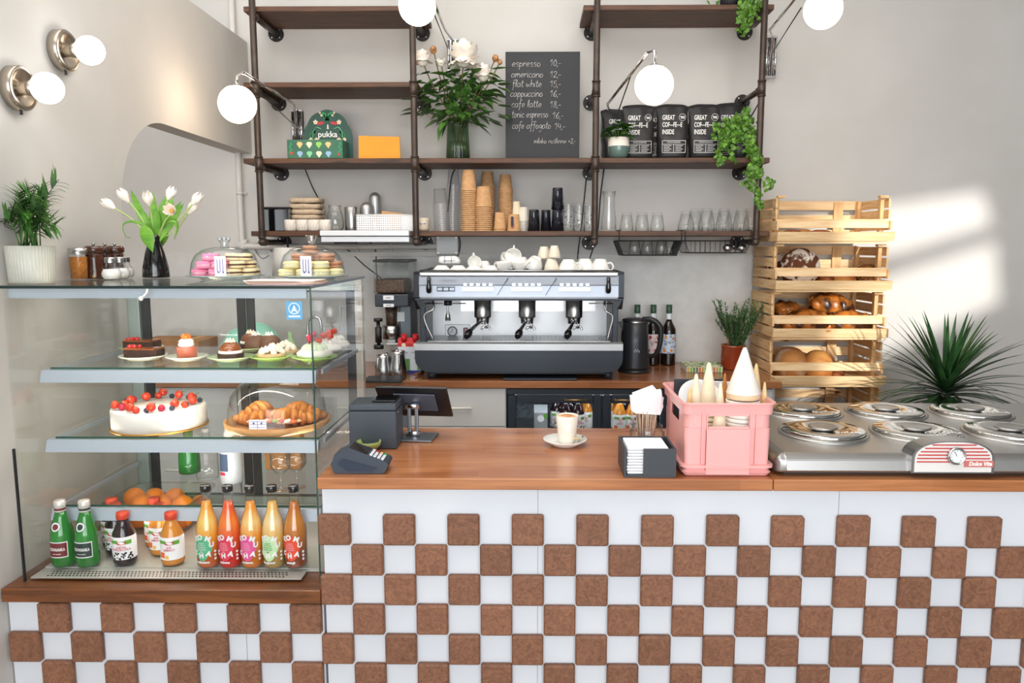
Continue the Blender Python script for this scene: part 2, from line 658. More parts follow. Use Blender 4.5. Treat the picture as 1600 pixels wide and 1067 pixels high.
def text_into(mb, s, size, at=(0, 0, 0), bend=None, rot=0.0, yaw=0.0, **k):
    """lettering facing -Y; bend = radius of the round thing it is printed on (then at = (angle, 0, z))"""
    vs, fs = text_mesh(s, size, **k)
    cr, sr = math.cos(rot), math.sin(rot)
    out = []
    for v in vs:
        x, y = v.x * cr - v.y * sr, v.x * sr + v.y * cr
        if bend:
            a = x / bend + at[0]
            out.append((bend * math.sin(a), -(bend + v.z + 0.0003) * math.cos(a), y + at[2]))
        else:
            out.append((at[0] + x * math.cos(yaw), at[1] - v.z - 0.0003 + x * math.sin(yaw), at[2] + y))
    mb.add(out, fs)
    return mb

# ================================================================ THE ROOM
YB = 4.31
XL = -1.565
b = MB().box(-4.6, 3.5, -3.1, YB + 0.12, -0.1, 0.0); struct('floor', b, FLOOR)
b = MB().box(-4.6, 3.5, -3.1, YB + 0.12, 3.9, 4.0); struct('ceiling', b, CEIL)
b = MB().box(-4.6, 3.5, YB, YB + 0.12, 0, 3.9); struct('wall_back', b, PLASTER)
b = MB().box(3.4, 3.5, -3.1, YB, 0, 3.9); struct('wall_right', b, mat('bounce_cut_grey', (112, 114, 116), 0.9))  # unseen wall, grey chosen dark to cut bounce light on the right
b = MB().box(-4.6, -4.5, -3.1, YB, 0, 3.9); struct('wall_far_left', b, PLASTER)
arc = [(3.285 - 0.38 * math.cos(t), 1.75 + 0.38 * math.sin(t)) for t in [PI / 2 * i / 16 for i in range(17)]]
b = MB().prism([(-3.0, 0), (2.905, 0)] + arc + [(YB, 2.13), (YB, 2.73), (-3.0, 2.73)], XL - 0.1, XL, 'x')
struct('wall_left', b, PLASTER)
# front wall behind the viewer: solid but for added holes shaping the sun patch
def sunhole(pts):
    out = []
    for px, py in pts:
        q = P(px, py, YB)
        t = (YB + 3.0) / SUN_DIR.y
        out.append((q.x - SUN_DIR.x * t, q.z - SUN_DIR.z * t))
    return out
holes = [sunhole([(1262, 341), (1534, 298), (1552, 352), (1240, 448)]), sunhole([(1232, 478), (1556, 376), (1563, 472), (1395, 553), (1232, 640)])]
cu = bpy.data.curves.new('wall_front', 'CURVE')
cu.dimensions = '2D'
cu.fill_mode = 'BOTH'
cu.extrude = 0.05
for pts in [[(-4.6, 0), (3.5, 0), (3.5, 3.9), (-4.6, 3.9)]] + holes:
    sp = cu.splines.new('POLY')
    sp.points.add(len(pts) - 1)
    for i, (x, z) in enumerate(pts):
        sp.points[i].co = (x, z, 0, 1)
    sp.use_cyclic_u = True
tmp = bpy.data.objects.new('tmp', cu)
COL.objects.link(tmp)
me = bpy.data.meshes.new_from_object(tmp.evaluated_get(bpy.context.evaluated_depsgraph_get()))
bpy.data.objects.remove(tmp)
b = MB().add([(v.co.x, -3.0 + v.co.z, v.co.y) for v in me.vertices], [list(p.vertices) for p in me.polygons])
struct('wall_front', b, CEIL)
# stone splashback slabs
xe = P(1174, 480, YB).x
b = MB().box(XL - 0.9, xe, YB - 0.012, YB, 0.95, 1.565); struct('trim_1', b, STONE)
b = MB().box(xe, xe + 0.004, YB - 0.010, YB, 0.95, 1.565); struct('trim_2', b, LINE)

# ================================================================ FRONT COUNTERS
ZC = 0.95
YF = 2.09
XC0 = Xat(495, YF, ZC)
XCM = Xat(1209, YF, ZC)
PITCH = 0.0925
t = thing('service_counter', 'main counter with brown worktop and white front checkered with brown wooden squares', 'counter', (0.6, 2.4, 0))
def L(o, *p):
    return Vector(p) - o.location
def local(o):
    mb = MB(); mb.X = Matrix.Translation(-o.location); return mb
b = local(t).box(XC0, XCM - 0.001, YF, 2.70, ZC - 0.034, ZC, 0.003); part('worktop', b, COUNTER_WOOD, t)
b = local(t).box(XCM + 0.001, 2.35, YF, 2.86, ZC - 0.034, ZC, 0.003); part('worktop', b, COUNTER_WOOD, t)
b = local(t).box(XC0 + 0.006, 2.35, YF + 0.028, 2.66, 0.0, ZC - 0.034); part('front_panel', b, WHITE_PANEL, t)
for px in (840, 1310):
    x = Xat(px, YF + 0.02, 0.8)
    part('panel_joint', local(t).box(x, x + 0.0015, YF + 0.0272, YF + 0.03, 0.0, ZC - 0.034), LINE, t)
ZT = Zat(806.5, YF + 0.006, 0.2)
XT = Xat(496.5, YF + 0.006, ZT - 0.04)
xs_even = [XT + PITCH * 1.018 * k for k in range(-12, 34)]
def tiles(mb, rows, x0, x1):
    for r in rows:
        for k, x in enumerate(xs_even):
            kk = k - 12
            if (kk + r) % 2 == 0 and x > x0 - 0.03 and x + PITCH < x1 + 0.02:
                j = [random.uniform(-0.0012, 0.0012) for _ in range(2)]
                w = PITCH * 1.018
                mb.box(x + j[0] + 0.0004, x + w + j[0] - 0.0004, YF + 0.006, YF + 0.0275, ZT - PITCH * (r + 1) + 0.0004 + j[1], ZT - PITCH * r - 0.0004 + j[1], 0.0045, 1)
b = local(t); tiles(b, range(0, 9), XC0 + 0.015, 2.35); part('checker_tiles', b, TILE_WOOD, t)

ZL = 0.609
t = thing('case_plinth', 'low white plinth with brown wooden ledge and brown squares, under the glass display case', 'plinth', (-1.1, 2.4, 0))
XP0 = Xat(0, YF, ZL) - 0.25
XP0 = max(XP0, XL + 0.004)
b = local(t).box(XP0, XC0 - 0.002, YF, 2.80, ZL - 0.042, ZL, 0.003); part('ledge', b, LEDGE_WOOD, t)
b = local(t).box(XP0, XC0 - 0.001, YF + 0.028, 2.80, 0, ZL - 0.042); part('front_panel', b, WHITE_PANEL, t)
b = local(t)
x = Xat(382, YF + 0.02, 0.5)
b.box(x, x + 0.0015, YF + 0.0272, YF + 0.03, 0.0, ZL - 0.042)
part('panel_joint', b, LINE, t)
b = local(t); tiles(b, range(3, 9), -1.535, XC0 - 0.008); part('checker_tiles', b, TILE_WOOD, t)

# ================================================================ DISPLAY CASE
ZTOP = 1.5
CX0, CX1, CY0, CY1 = -1.515, XC0 - 0.014, 2.135, 2.83
t = thing('display_case', 'glass pastry display case with three glass shelves, left of the counter', 'display case', ((CX0 + CX1) / 2, 2.45, ZL + 0.002))
def pane_box(name, x0, x1, y0, y1, z0, z1, mtl=PANE, lab=None):
    return part(name, local(t).box(x0, x1, y0, y1, z0, z1), mtl, t, lab)
ZB = ZL + 0.002
pane_box('top_pane', CX0 - 0.035, CX1 + 0.004, CY0 - 0.012, CY1, ZTOP - 0.008, ZTOP, SHELFGLASS)
b = local(t).box(CX0 - 0.035, CX1 + 0.004, CY0 - 0.0135, CY0 - 0.012, ZTOP - 0.008, ZTOP)
b.box(CX1 + 0.0039, CX1 + 0.0055, CY0 - 0.0135, CY1, ZTOP - 0.008, ZTOP)
part('pane_edge', b, mat('dark_glass_edge', (24, 44, 42), 0.2), t)
b = local(t).box(CX0, CX1 - 0.02, CY0 + 0.03, CY0 + 0.04, ZTOP - 0.038, ZTOP - 0.010); part('top_profile', b, ALU, t)
part('glow_strip', local(t).box(CX0 + 0.16, CX1 - 0.03, CY0 + 0.042, CY0 + 0.052, ZTOP - 0.030, ZTOP - 0.022), emission('case_fill_glow', (1.0, 0.90, 0.78), 30.0), t)  # added glowing strip hidden behind the profile, brightens the case inside
pane_box('front_pane', CX0, CX1, CY0, CY0 + 0.006, ZB, ZTOP - 0.009)
pane_box('side_pane', CX1 - 0.006, CX1, CY0 + 0.007, CY1, ZB, ZTOP - 0.009)
pane_box('side_pane', CX0, CX0 + 0.006, CY0 + 0.007, CY1, ZB, ZTOP - 0.009, glass('hazy_side_glass', (0.97, 0.975, 0.96)))
b = local(t).box(CX1 - 0.001, CX1 + 0.002, CY0 - 0.001, CY0 + 0.006, ZB, ZTOP - 0.009); part('pane_edge', b, GEDGE, t)
b = local(t).box(CX0 - 0.006, CX0 - 0.001, CY0 - 0.002, CY0 + 0.006, ZB, 1.02); part('edge_strip', b, BLACK, t)
# rear frame
for x0, x1, m_ in ((CX0, CX0 + 0.045, ALUG), (CX1 - 0.03, CX1 - 0.002, mat('warm_frame', (196, 190, 178), 0.4, 0.2))):
    part('rear_post', local(t).box(x0, x1, CY1 - 0.03, CY1, ZB, ZTOP - 0.009, 0.002), m_, t)
part('rear_rail', local(t).box(CX0 + 0.045, CX1 - 0.03, CY1 - 0.03, CY1, ZTOP - 0.05, ZTOP - 0.009), ALUG, t)
part('rear_rail', local(t).box(CX0 + 0.045, CX1 - 0.03, CY1 - 0.03, CY1, ZB, ZB + 0.04), ALUG, t)
xm = (CX0 + CX1) / 2
for k, (x0, x1, y) in enumerate(((CX0 + 0.047, xm + 0.03, CY1 - 0.012), (xm - 0.03, CX1 - 0.032, CY1 - 0.026))):
    d = part('sliding_door', local(t).box(x0 + 0.03, x1 - 0.03, y, y + 0.004, ZB + 0.045, ZTOP - 0.055), glass('door_glass', (0.97, 0.98, 0.975), ior=1.35), t)
    fr = local(t)
    for a, c in ((x0, x0 + 0.03), (x1 - 0.03, x1)):
        fr.box(a, c, y - 0.003, y + 0.008, ZB + 0.042, ZTOP - 0.052)
    fr.box(x0, x1, y - 0.003, y + 0.008, ZB + 0.042, ZB + 0.047)
    fr.box(x0, x1, y - 0.003, y + 0.008, ZTOP - 0.058, ZTOP - 0.052)
    part('door_frame', fr, BLACK, d)
    if k == 1:
        h = local(t).tube([(x1 - 0.028, y - 0.004, 1.30), (x1 - 0.052, y - 0.004, 1.30), (x1 - 0.052, y - 0.004, 1.39), (x1 - 0.028, y - 0.004, 1.39)], 0.005, 6)
        part('door_handle', h, ALU, d)
ZS = [1.241, 1.022, 0.802]
YS0, YS1 = 2.275, CY1 - 0.05
for i, z in enumerate(ZS):
    sh = part('glass_shelf', local(t).box(CX0 + 0.035, CX1 - 0.03, YS0, YS1, z - 0.006, z), SHELFGLASS, t)
    part('shelf_edge', local(t).box(CX0 + 0.035, CX1 - 0.03, YS0 - 0.0015, YS0, z - 0.006, z), GEDGE, sh)
    e2 = local(t).box(CX1 - 0.03, CX1 - 0.0285, YS0, YS1, z - 0.006, z)
    part('shelf_edge', e2, GEDGE, sh)
    part('glow_strip', local(t).box(CX0 + 0.12, CX1 - 0.06, YS0 + 0.022, YS0 + 0.030, z - 0.026, z - 0.020), bpy.data.materials['case_fill_glow'], t)  # added under-shelf glow that lifts the goods below
    part('shelf_profile', local(t).prism([(YS0 - 0.010, z - 0.008), (YS0 - 0.004, z - 0.008), (YS0 + 0.014, z - 0.008), (YS0 + 0.002, z - 0.044), (YS0 - 0.022, z - 0.044)], CX0 + 0.012, CX1 - 0.028, 'x'), ALU, t)
for x in (CX0 + 0.018, CX1 - 0.018):
    for z in ZS:
        part('shelf_bracket', local(t).box(x - 0.003, x + 0.003, YS0 + 0.02, YS1, z - 0.022, z - 0.008), ALU, t)
DECK = mat('case_deck_steel', (206, 203, 196), 0.38, 0.35)
part('deck', local(t).box(CX0 + 0.008, CX1 - 0.008, CY0 + 0.08, CY1 - 0.035, ZB, ZB + 0.012), DECK, t)
part('deck', local(t).box(CX0 + 0.04, CX1 - 0.02, CY0 + 0.062, CY0 + 0.24, ZB + 0.013, ZB + 0.018), SHELFGLASS, t)
vg = local(t).box(CX0 + 0.008, CX1 - 0.06, CY0 + 0.01, CY0 + 0.078, ZB + 0.006, ZB + 0.009)
part('vent_grille', vg, DECK, t)
vs_ = local(t)
for r, y in enumerate((0.020, 0.034, 0.048)):
    n = 66
    for k in range(n):
        x = CX0 + 0.05 + (CX1 - CX0 - 0.16) * (k + 0.5 * (r % 2)) / n
        vs_.box(x, x + 0.0065, CY0 + y, CY0 + y + 0.006, ZB + 0.009, ZB + 0.0094)
part('vent_slots', vs_, BLACKG, t)
# spider clip on the front pane and the small white hook
c = P(223, 466, CY0)
b = local(t).tube([P(231, 448, CY0 + 0.02), P(229, 458, CY0 - 0.008), c + Vector((0, -0.008, 0))], 0.0035, 6)
b.ball(c + Vector((0, -0.010, 0)), 0.007, 10, 6)
part('pane_clip', b, WHITE, t)
# blue pictogram sticker
q = P(460, 485, CY0)
ss = S(CY0, q.z)
b = local(t); b.m = 0
w, h = 12.5 * ss, 14 * ss
y = CY0 - 0.0008
b.box(q.x - w, q.x + w, y - 0.0004, y, q.z - h, q.z + h)
b.m = 1
for rr in (8.5 * ss,):
    b.tube([(q.x + rr * math.cos(a), y - 0.0008, q.z + 3 * ss + rr * math.sin(a)) for a in [2 * PI * k / 20 for k in range(20)]], 0.9 * ss, 5, closed=True)
b.add([(q.x - 6 * ss, y - 0.001, q.z - 5 * ss), (q.x, y - 0.001, q.z + 9 * ss), (q.x + 6 * ss, y - 0.001, q.z - 5 * ss), (q.x + 2 * ss, y - 0.001, q.z - 1 * ss), (q.x - 2 * ss, y - 0.001, q.z - 1 * ss)], [(0, 1, 2, 3, 4)])
b.box(q.x - 9 * ss, q.x + 9 * ss, y - 0.001, y - 0.0004, q.z - 10.5 * ss, q.z - 8 * ss)
part('sticker', b, [mat('sticker_blue', (92, 168, 214), 0.5), INK], t, 'blue square sticker with white pictogram')

# ================================================================ BACK COUNTER
YW = 3.667
XR = Xat(1222, YW, ZC)
t = thing('back_counter', 'long back worktop with pale grey cabinets under the coffee machine', 'counter', (-0.3, 4.0, 0))
b = local(t).box(-3.2, XR, YW, YB - 0.012, ZC - 0.036, ZC, 0.003); part('worktop', b, BACK_WOOD, t)
xf0, xf1 = Xat(792, YW + 0.02, 0.9), Xat(1048, YW + 0.02, 0.9)
b = local(t).box(-3.2, xf0 - 0.004, YW + 0.04, YB - 0.02, 0.06, ZC - 0.037); part('cabinet', b, GREY_W, t)
b = local(t).box(xf1 + 0.004, XR - 0.02, YW + 0.04, YB - 0.02, 0.06, ZC - 0.037); part('cabinet', b, GREY_W, t)
for x0p, x1p, pxs in ((-3.2, None, None),):
    pass
xd = [Xat(p, YW + 0.02, 0.85) for p in (617, 638)]
def front(x0, x1, z0, z1, m_=GREY_W, handle=True):
    d = part('drawer_front', local(t).box(x0 + 0.002, x1 - 0.002, YW + 0.02, YW + 0.038, z0, z1, 0.001), m_, t)
    if handle:
        xm_ = (x0 + x1) / 2
        hb = local(t).cyl((xm_ - 0.075, YW + 0.0, (z0 + z1) / 2 + 0.0), (xm_ + 0.075, YW + 0.0, (z0 + z1) / 2), 0.006, n=10)
        for dx in (-0.06, 0.06):
            hb.cyl((xm_ + dx, YW + 0.0, (z0 + z1) / 2), (xm_ + dx, YW + 0.02, (z0 + z1) / 2), 0.004, n=8)
        part('handle', hb, mat('cream_handle', (226, 220, 208), 0.4), d)
    return d
zq = Zat(666, YW + 0.02, -0.3)
front(xd[1] + 0.0, xf0 - 0.006, zq, ZC - 0.042)
front(xd[1] + 0.0, xf0 - 0.006, zq - 0.24, zq - 0.004)
front(xd[1] + 0.0, xf0 - 0.006, 0.07, zq - 0.244)
front(xd[0] - 0.18, xd[1] - 0.004, 0.07, ZC - 0.10, mat('grey_drawer', (120, 124, 132), 0.4, 0.4), False)
front(xf1 + 0.006, XR - 0.035, 0.07, ZC - 0.042, GREY_W, False)
for k in range(4):
    x1 = xd[0] - 0.19 - 0.6 * k
    front(x1 - 0.6, x1 - 0.004, 0.07, ZC - 0.042, GREY_W, k > 0)

# under-counter fridge
t = thing('bottle_fridge', 'dark under-counter fridge with two glass doors and brass handles', 'fridge', ((xf0 + xf1) / 2, 4.0, 0))
yq = YW + 0.03
b = local(t)
for x0, x1 in ((xf0, xf0 + 0.03), (xf1 - 0.03, xf1)):
    b.box(x0, x1, yq + 0.04, YB - 0.05, 0.06, ZC - 0.05)
b.box(xf0, xf1, yq + 0.04, YB - 0.05, 0.02, 0.09)
b.box(xf0, xf1, yq + 0.04, YB - 0.05, ZC - 0.07, ZC - 0.045)
b.box(xf0, xf1, yq - 0.0, yq + 0.06, ZC - 0.072, ZC - 0.045)
part('cabinet', b, DKBLUE, t)
part('interior', local(t).box(xf0 + 0.03, xf1 - 0.03, YB - 0.1, YB - 0.05, 0.09, ZC - 0.07), mat('speckled_interior', (150, 160, 168), 0.4, 0.3, col2=(100, 110, 120), nscale=60), t)
ZSH = ZC - 0.31
part('glow_strip', local(t).box(xf0 + 0.05, xf1 - 0.05, yq + 0.07, yq + 0.08, ZC - 0.082, ZC - 0.075), emission('fridge_led', (0.9, 0.96, 1.0), 26.0), t)
part('wire_shelf', local(t).box(xf0 + 0.03, xf1 - 0.03, yq + 0.08, YB - 0.11, ZSH - 0.008, ZSH), mat('fridge_shelf_grey', (120, 126, 130), 0.4, 0.5), t)
xm = Xat(941, yq, 0.85)
for x0, x1 in ((xf0 + 0.004, xm - 0.003), (xm + 0.003, xf1 - 0.004)):
    z0, z1 = 0.10, ZC - 0.075
    fr = local(t)
    fw = 0.042
    for s_ in ((x0, x0 + fw, z0, z1), (x1 - fw, x1, z0, z1), (x0 + fw, x1 - fw, z1 - fw, z1), (x0 + fw, x1 - fw, z0, z0 + fw)):
        fr.box(s_[0], s_[1], yq - 0.004, yq + 0.036, s_[2], s_[3], 0.004, 1)
    for s_ in ((x0 + 0.02, x0 + 0.024, z0, z1 - 0.02), (x1 - 0.024, x1 - 0.02, z0, z1 - 0.02), (x0 + 0.02, x1 - 0.02, z1 - 0.024, z1 - 0.02)):
        fr.box(s_[0], s_[1], yq - 0.008, yq - 0.004, s_[2], s_[3])
    d = part('door', fr, DKBLUE, t)
    part('door_pane', local(t).box(x0 + fw, x1 - fw, yq + 0.012, yq + 0.018, z0 + fw, z1 - fw), PANE, d)
    xh = x0 + (x1 - x0) * 0.72 if x0 < xm - 0.01 else x0 + 0.11
    hb = local(t).tube([(xh - 0.05, yq - 0.028, z1 - 0.02), (xh + 0.05, yq - 0.028, z1 - 0.02)], 0.005, 8)
    for dx in (-0.05, 0.05):
        hb.cyl((xh + dx, yq - 0.028, z1 - 0.02), (xh + dx, yq - 0.004, z1 - 0.02), 0.006, n=8)
    part('door_handle', hb, mat('aged_brass', (160, 130, 88), 0.3, 0.9), d)

# ================================================================ PIPE SHELF ON THE BACK WALL
YP = 3.95
ZR = [Zat(9, YP + 0.03, 0), Zat(128, YP + 0.03, 0), Zat(247, YP + 0.03, 0), Zat(361, YP + 0.03, 0)]
ZR = [ZR[0], ZR[1], ZR[2], ZR[3]]
BTH = 0.026
Y0B, Y1B = YP + 0.022, 4.285
def board(px0, px1, r, label):
    x0, x1 = Xat(px0, Y0B, ZR[r]), Xat(px1, Y0B, ZR[r])
    c = ((x0 + x1) / 2, (Y0B + Y1B) / 2, ZR[r])
    mb = MB(); mb.X = Matrix.Translation(-Vector(c))
    mb.box(x0, x1, Y0B, Y1B, ZR[r] - BTH, ZR[r], 0.002, 1)
    return solo('shelf_board', mb, SHELF_WOOD, label, 'shelf', c)
board(380, 662, 0, 'dark wooden shelf board at the very top left, behind the hanging globe')
board(380, 652, 1, 'short empty dark wooden shelf board, second from the top on the left')
board(912, 1210, 0, 'dark wooden shelf board at the very top right, with trailing ivy on it')
xsplit = Xat(650, Y0B, ZR[2]); 
board(380, 1203, 2, 'long dark wooden shelf board carrying the chalkboard menu and coffee bags')
board(392, 1202, 3, 'lowest long dark wooden shelf board carrying cups and glasses')
PX = [Xat(409, YP, 1.69), Xat(650, YP, 1.69), Xat(929, YP, 1.69), Xat(1181.5, YP, 1.69)]
names = ['leftmost bronze pipe upright of the wall shelf', 'bronze pipe upright of the wall shelf left of the peony vase', 'bronze pipe upright of the wall shelf right of the chalkboard', 'rightmost bronze pipe upright of the wall shelf with ivy around it']
R_ = 0.0165
for i, x in enumerate(PX):
    t = thing('pipe_upright', names[i], 'shelf support', (x, YP, 1.69), group='pipe uprights of the wall shelf')
    zb = ZR[3] - BTH - 0.032
    b = MB()
    b.tube([(0, 0, 3.55 - 1.69), (0, 0, zb - 1.69 + 0.02), (0, 0.004, zb - 1.69 + 0.006), (0, 0.02, zb - 1.69)], R_, 16)
    for z in (ZR[1] - BTH - 0.02, ZR[2] - BTH - 0.012):
        b.cyl((0, 0, z - 1.69 - 0.03), (0, 0, z - 1.69 + 0.04), R_ + 0.0035, n=16)
        b.cyl((0, 0, z - 1.69 - 0.035), (0, 0, z - 1.69 - 0.028), R_ + 0.0055, n=16)
        b.cyl((0, 0, z - 1.69 + 0.038), (0, 0, z - 1.69 + 0.045), R_ + 0.0055, n=16)
    b.cyl((0, 0, zb - 1.69 + 0.02), (0, 0, zb - 1.69 + 0.028), R_ + 0.004, n=16)
    b.ball((0, 0.0, zb - 1.69), R_ + 0.003, 14, 8)
    part('pole', b, PIPE, t)
    for r in range(4):
        z = ZR[r] - BTH - R_ - 0.002 - 1.69
        if r == 3:
            z = zb - 1.69
        if r == 1 and i >= 1:
            z = z
        a = MB()
        a.cyl((0, 0.0, z), (0, YB - YP - 0.002, z), R_ * 0.94, n=14)
        a.cyl((0, 0.03, z), (0, 0.05, z), R_ + 0.003, n=14)
        ar = part('arm', a, PIPE, t)
        f = MB()
        f.cyl((0, YB - YP - 0.012, z), (0, YB - YP - 0.001, z), 0.042, n=24)
        f.cyl((0, YB - YP - 0.035, z), (0, YB - YP - 0.012, z), 0.022, n=16)
        fl = part('flange', f, FLANGE, ar)
        for k in range(4):
            g = MB()
            q = PI / 4 + k * PI / 2
            g.cyl((0.03 * math.cos(q), YB - YP - 0.015, z + 0.03 * math.sin(q)), (0.03 * math.cos(q), YB - YP - 0.012, z + 0.03 * math.sin(q)), 0.0045, n=6)
            part('screw', g, SCREW, ar)

# ================================================================ GLOBE LAMPS
def swing_lamp(gpx, gpy, gY, rpx, arm, stay, bracket, label, arm_stop=True):
    g = P(gpx, gpy, gY)
    r = rpx * S(gY, g.z)
    wb = P(bracket[0], (bracket[1] + bracket[2]) / 2, YB - 0.01)
    t = thing('swing_arm_lamp', label, 'lamp', (wb.x, YB - 0.001, wb.z), group='chrome swing-arm globe lamps over the shelves')
    part('globe', local(t).ball(g, r, 28, 18), GLOBE, t)
    b = local(t)
    z0, z1 = Zat(bracket[2], YB - 0.03, wb.x), Zat(bracket[1], YB - 0.03, wb.x)
    b.box(wb.x - 0.032, wb.x + 0.032, YB - 0.012, YB - 0.002, z0, z1, 0.003, 1)
    for dx in (-0.024, 0.0, 0.024):
        b.cyl((wb.x + dx, YB - 0.03, z0 + 0.004), (wb.x + dx, YB - 0.03, z1 - 0.004), 0.006, n=8)
    for z in (z0 + 0.006, z1 - 0.006):
        b.box(wb.x - 0.030, wb.x + 0.030, YB - 0.036, YB - 0.010, z - 0.005, z + 0.005)
    part('wall_bracket', b, CHROME, t)
    b = local(t)
    pts = [P(*q) for q in arm]
    top = g + Vector((0, 0, r))
    b.tube([Vector((wb.x, YB - 0.036, z0 + 0.03)), Vector((wb.x, YB - 0.05, z1 - 0.01))] + pts, 0.0068, 8)
    e = pts[-1]
    b.tube([e, Vector((top.x + (e.x - top.x) * 0.25, top.y + (e.y - top.y) * 0.25, e.z - 0.002)), Vector((top.x, top.y, e.z - 0.022)), top], 0.0068, 8, curve=4)
    b.lathe([(0.0, 0.004), (0.02, 0.002), (0.034, -0.006), (0.036, -0.010)], 20, c=top)
    part('arm', b, CHROME, t)
    b = local(t)
    b.tube([P(*q) for q in stay], 0.003, 6)
    part('stay_rod', b, mat('gunmetal', (90, 88, 86), 0.3, 0.9), t)
    return t
swing_lamp(371, 163, 3.45, 29, [(460, 163, 4.10), (382, 114, 3.40)], [(463, 199, 4.22), (391, 131, 3.5)], (466, 171, 236), 'round white globe lamp on chrome arm at the left end of the shelves')
swing_lamp(652, 10, 3.36, 29, [(695, 46, 4.05), (664, -34, 3.40)], [(700, 76, 4.2), (672, 6, 3.6)], (708, 60, 112), 'round white globe lamp at the top edge above the peony vase')
swing_lamp(1022, 133, 3.30, 30, [(949, 163, 4.0), (1012, 82, 3.36)], [(962, 186, 4.1), (985, 120, 3.6)], (950, 172, 236), 'round white globe lamp hanging in front of the black coffee bags')
swing_lamp(1286, 15, 3.30, 29, [(1203, 47, 4.0), (1262, -26, 3.36)], [(1206, 84, 4.2), (1252, 12, 3.5)], (1203, 56, 122), 'round white globe lamp in the top right, beside the bare wall')

def sconce(px, py, gpx, gpy, rr, label):
    # base disc on the left wall, opal bulb pointing into the room
    def onwall(px, py):
        Y = 2.4
        for _ in range(30):
            z = Zat(py, Y, XL)
            e = Xat(px, Y, z) - XL
            Y += e / 0.62
        return Vector((XL, Y, Zat(py, Y, XL)))
    c = onwall(px, py)
    t = thing('wall_sconce', label, 'lamp', c, group='nickel wall sconces on the left wall')
    b = MB()
    rot = Matrix.Rotation(PI / 2, 4, 'Y')
    b.lathe([(0.0, 0.001), (0.064, 0.001), (0.066, 0.004), (0.066, 0.032), (0.063, 0.035), (0.050, 0.035), (0.036, 0.026), (0.0, 0.024)], 36, M=rot)
    part('base_plate', b, NICKEL, t)
    b = MB().lathe([(0.020, 0.02), (0.022, 0.05), (0.026, 0.066), (0.02, 0.068)], 24, M=rot)
    part('socket', b, NICKEL, t)
    b = MB().ball((0.105, 0, 0), 0.046, 24, 16)
    part('globe', b, GLOBE_C, t)
    b = MB().cyl((0.02, 0.0, -0.060), (0.02, 0, -0.078), 0.004, n=8)
    part('switch', b, BLACK, t)
sconce(91, 79, 121, 80, 22, 'upper nickel wall sconce with round white bulb, nearer the arch')
sconce(20, 138, 53, 139, 27, 'lower nickel wall sconce with round white bulb, at the left edge of the photo')

# ================================================================ PIPES, TRUNKING AND CABLES ON THE BACK WALL
PAINT = mat('painted_pipe', (218, 213, 206), 0.5)
zb = P(400, 385, YB).z
x0 = P(378, 300, YB).x
t = thing('wall_conduit', 'white painted pipe running down the corner and along under the lowest shelf', 'pipe', (x0, YB - 0.03, 1.6))
x1 = P(684, 388, YB).x
b = local(t)
b.tube([(x0, YB - 0.03, 3.0), (x0, YB - 0.03, zb + 0.09), (x0 + 0.02, YB - 0.03, zb + 0.03), (x0 + 0.07, YB - 0.03, zb), (x1, YB - 0.03, zb)], 0.016, 12, curve=5)
part('tube', b, PAINT, t)
for z in (P(378, 303, YB).z,):
    b = local(t)
    b.cyl((x0, YB - 0.03, z - 0.006), (x0, YB - 0.03, z + 0.006), 0.021, n=12)
    b.box(x0 - 0.004, x0 + 0.03, YB - 0.02, YB - 0.001, z - 0.006, z + 0.006)
    part('pipe_clip', b, PAINT, t)
for px in (560, 612):
    b = local(t)
    x = P(px, 390, YB).x
    b.cyl((x - 0.006, YB - 0.03, zb), (x + 0.006, YB - 0.03, zb), 0.021, n=12)
    b.box(x - 0.006, x + 0.006, YB - 0.02, YB - 0.001, zb - 0.03, zb + 0.004)
    part('pipe_clip', b, PAINT, t)
z2 = P(600, 397, YB).z
b = MB().box(0, x1 - x0 - 0.15, -0.02, 0, -0.012, 0.012); solo('cable_trunking', b, PAINT, 'flat white cable trunking along the top of the splashback', 'cable trunking', (x0 + 0.15, YB - 0.013, z2))
q0, q1 = P(683, 398, YB), P(717, 368, YB)
t = thing('junction_box', 'square white junction box on the wall below the plastic cup stacks', 'junction box', ((q0.x + q1.x) / 2, YB, (q0.z + q1.z) / 2))
part('housing', local(t).box(q0.x, q1.x, YB - 0.05, YB, q0.z, q1.z, 0.006), mat('junction_white', (222, 222, 220), 0.4), t)
for x in (q0.x + 0.012, q1.x - 0.012):
    for z in (q0.z + 0.012, q1.z - 0.012):
        part('screw', local(t).cyl((x, YB - 0.052, z), (x, YB - 0.05, z), 0.004, n=8), SCREW, t)
CAB = mat('black_cable', (24, 24, 26), 0.5)
def cable(pts, label, r=0.0035, Y=YB - 0.012, m_=CAB):
    v = [P(p[0], p[1], p[2] if len(p) > 2 else Y) for p in pts]
    mb = MB(); mb.X = Matrix.Translation(-v[0])
    mb.tube(v, r, 6, curve=5)
    return solo('power_cable', mb, m_, label, 'cable', v[0])
cable([(470, 238), (476, 262), (488, 292), (500, 318), (505, 355)], 'black cable running diagonally down the wall behind the beige folded towels')
cable([(528, 380), (545, 392), (570, 415), (600, 440), (612, 470)], 'black cable slanting down the splashback left of the coffee grinder')
cable([(578, 378), (587, 392), (588, 420), (592, 444), (608, 455)], 'black cable hanging down behind the coffee grinder hopper')
cable([(722, 238), (718, 256), (706, 275), (700, 330)], 'black cable behind the leaning plastic cup stack')
cable([(716, 366), (719, 380), (716, 398), (708, 410)], 'thin black cable curving past the white junction box')
cable([(918, 262), (914, 300), (910, 340), (906, 372), (902, 405)], 'black cable left of the third pipe upright')
cable([(948, 236), (943, 270), (938, 310), (934, 360), (926, 390), (920, 408)], 'black cable right of the third pipe upright')
cable([(1187, 158, 4.2), (1176, 178, 4.25), (1168, 190), (1162, 210)], 'black cable behind the ivy near the right pipe upright')
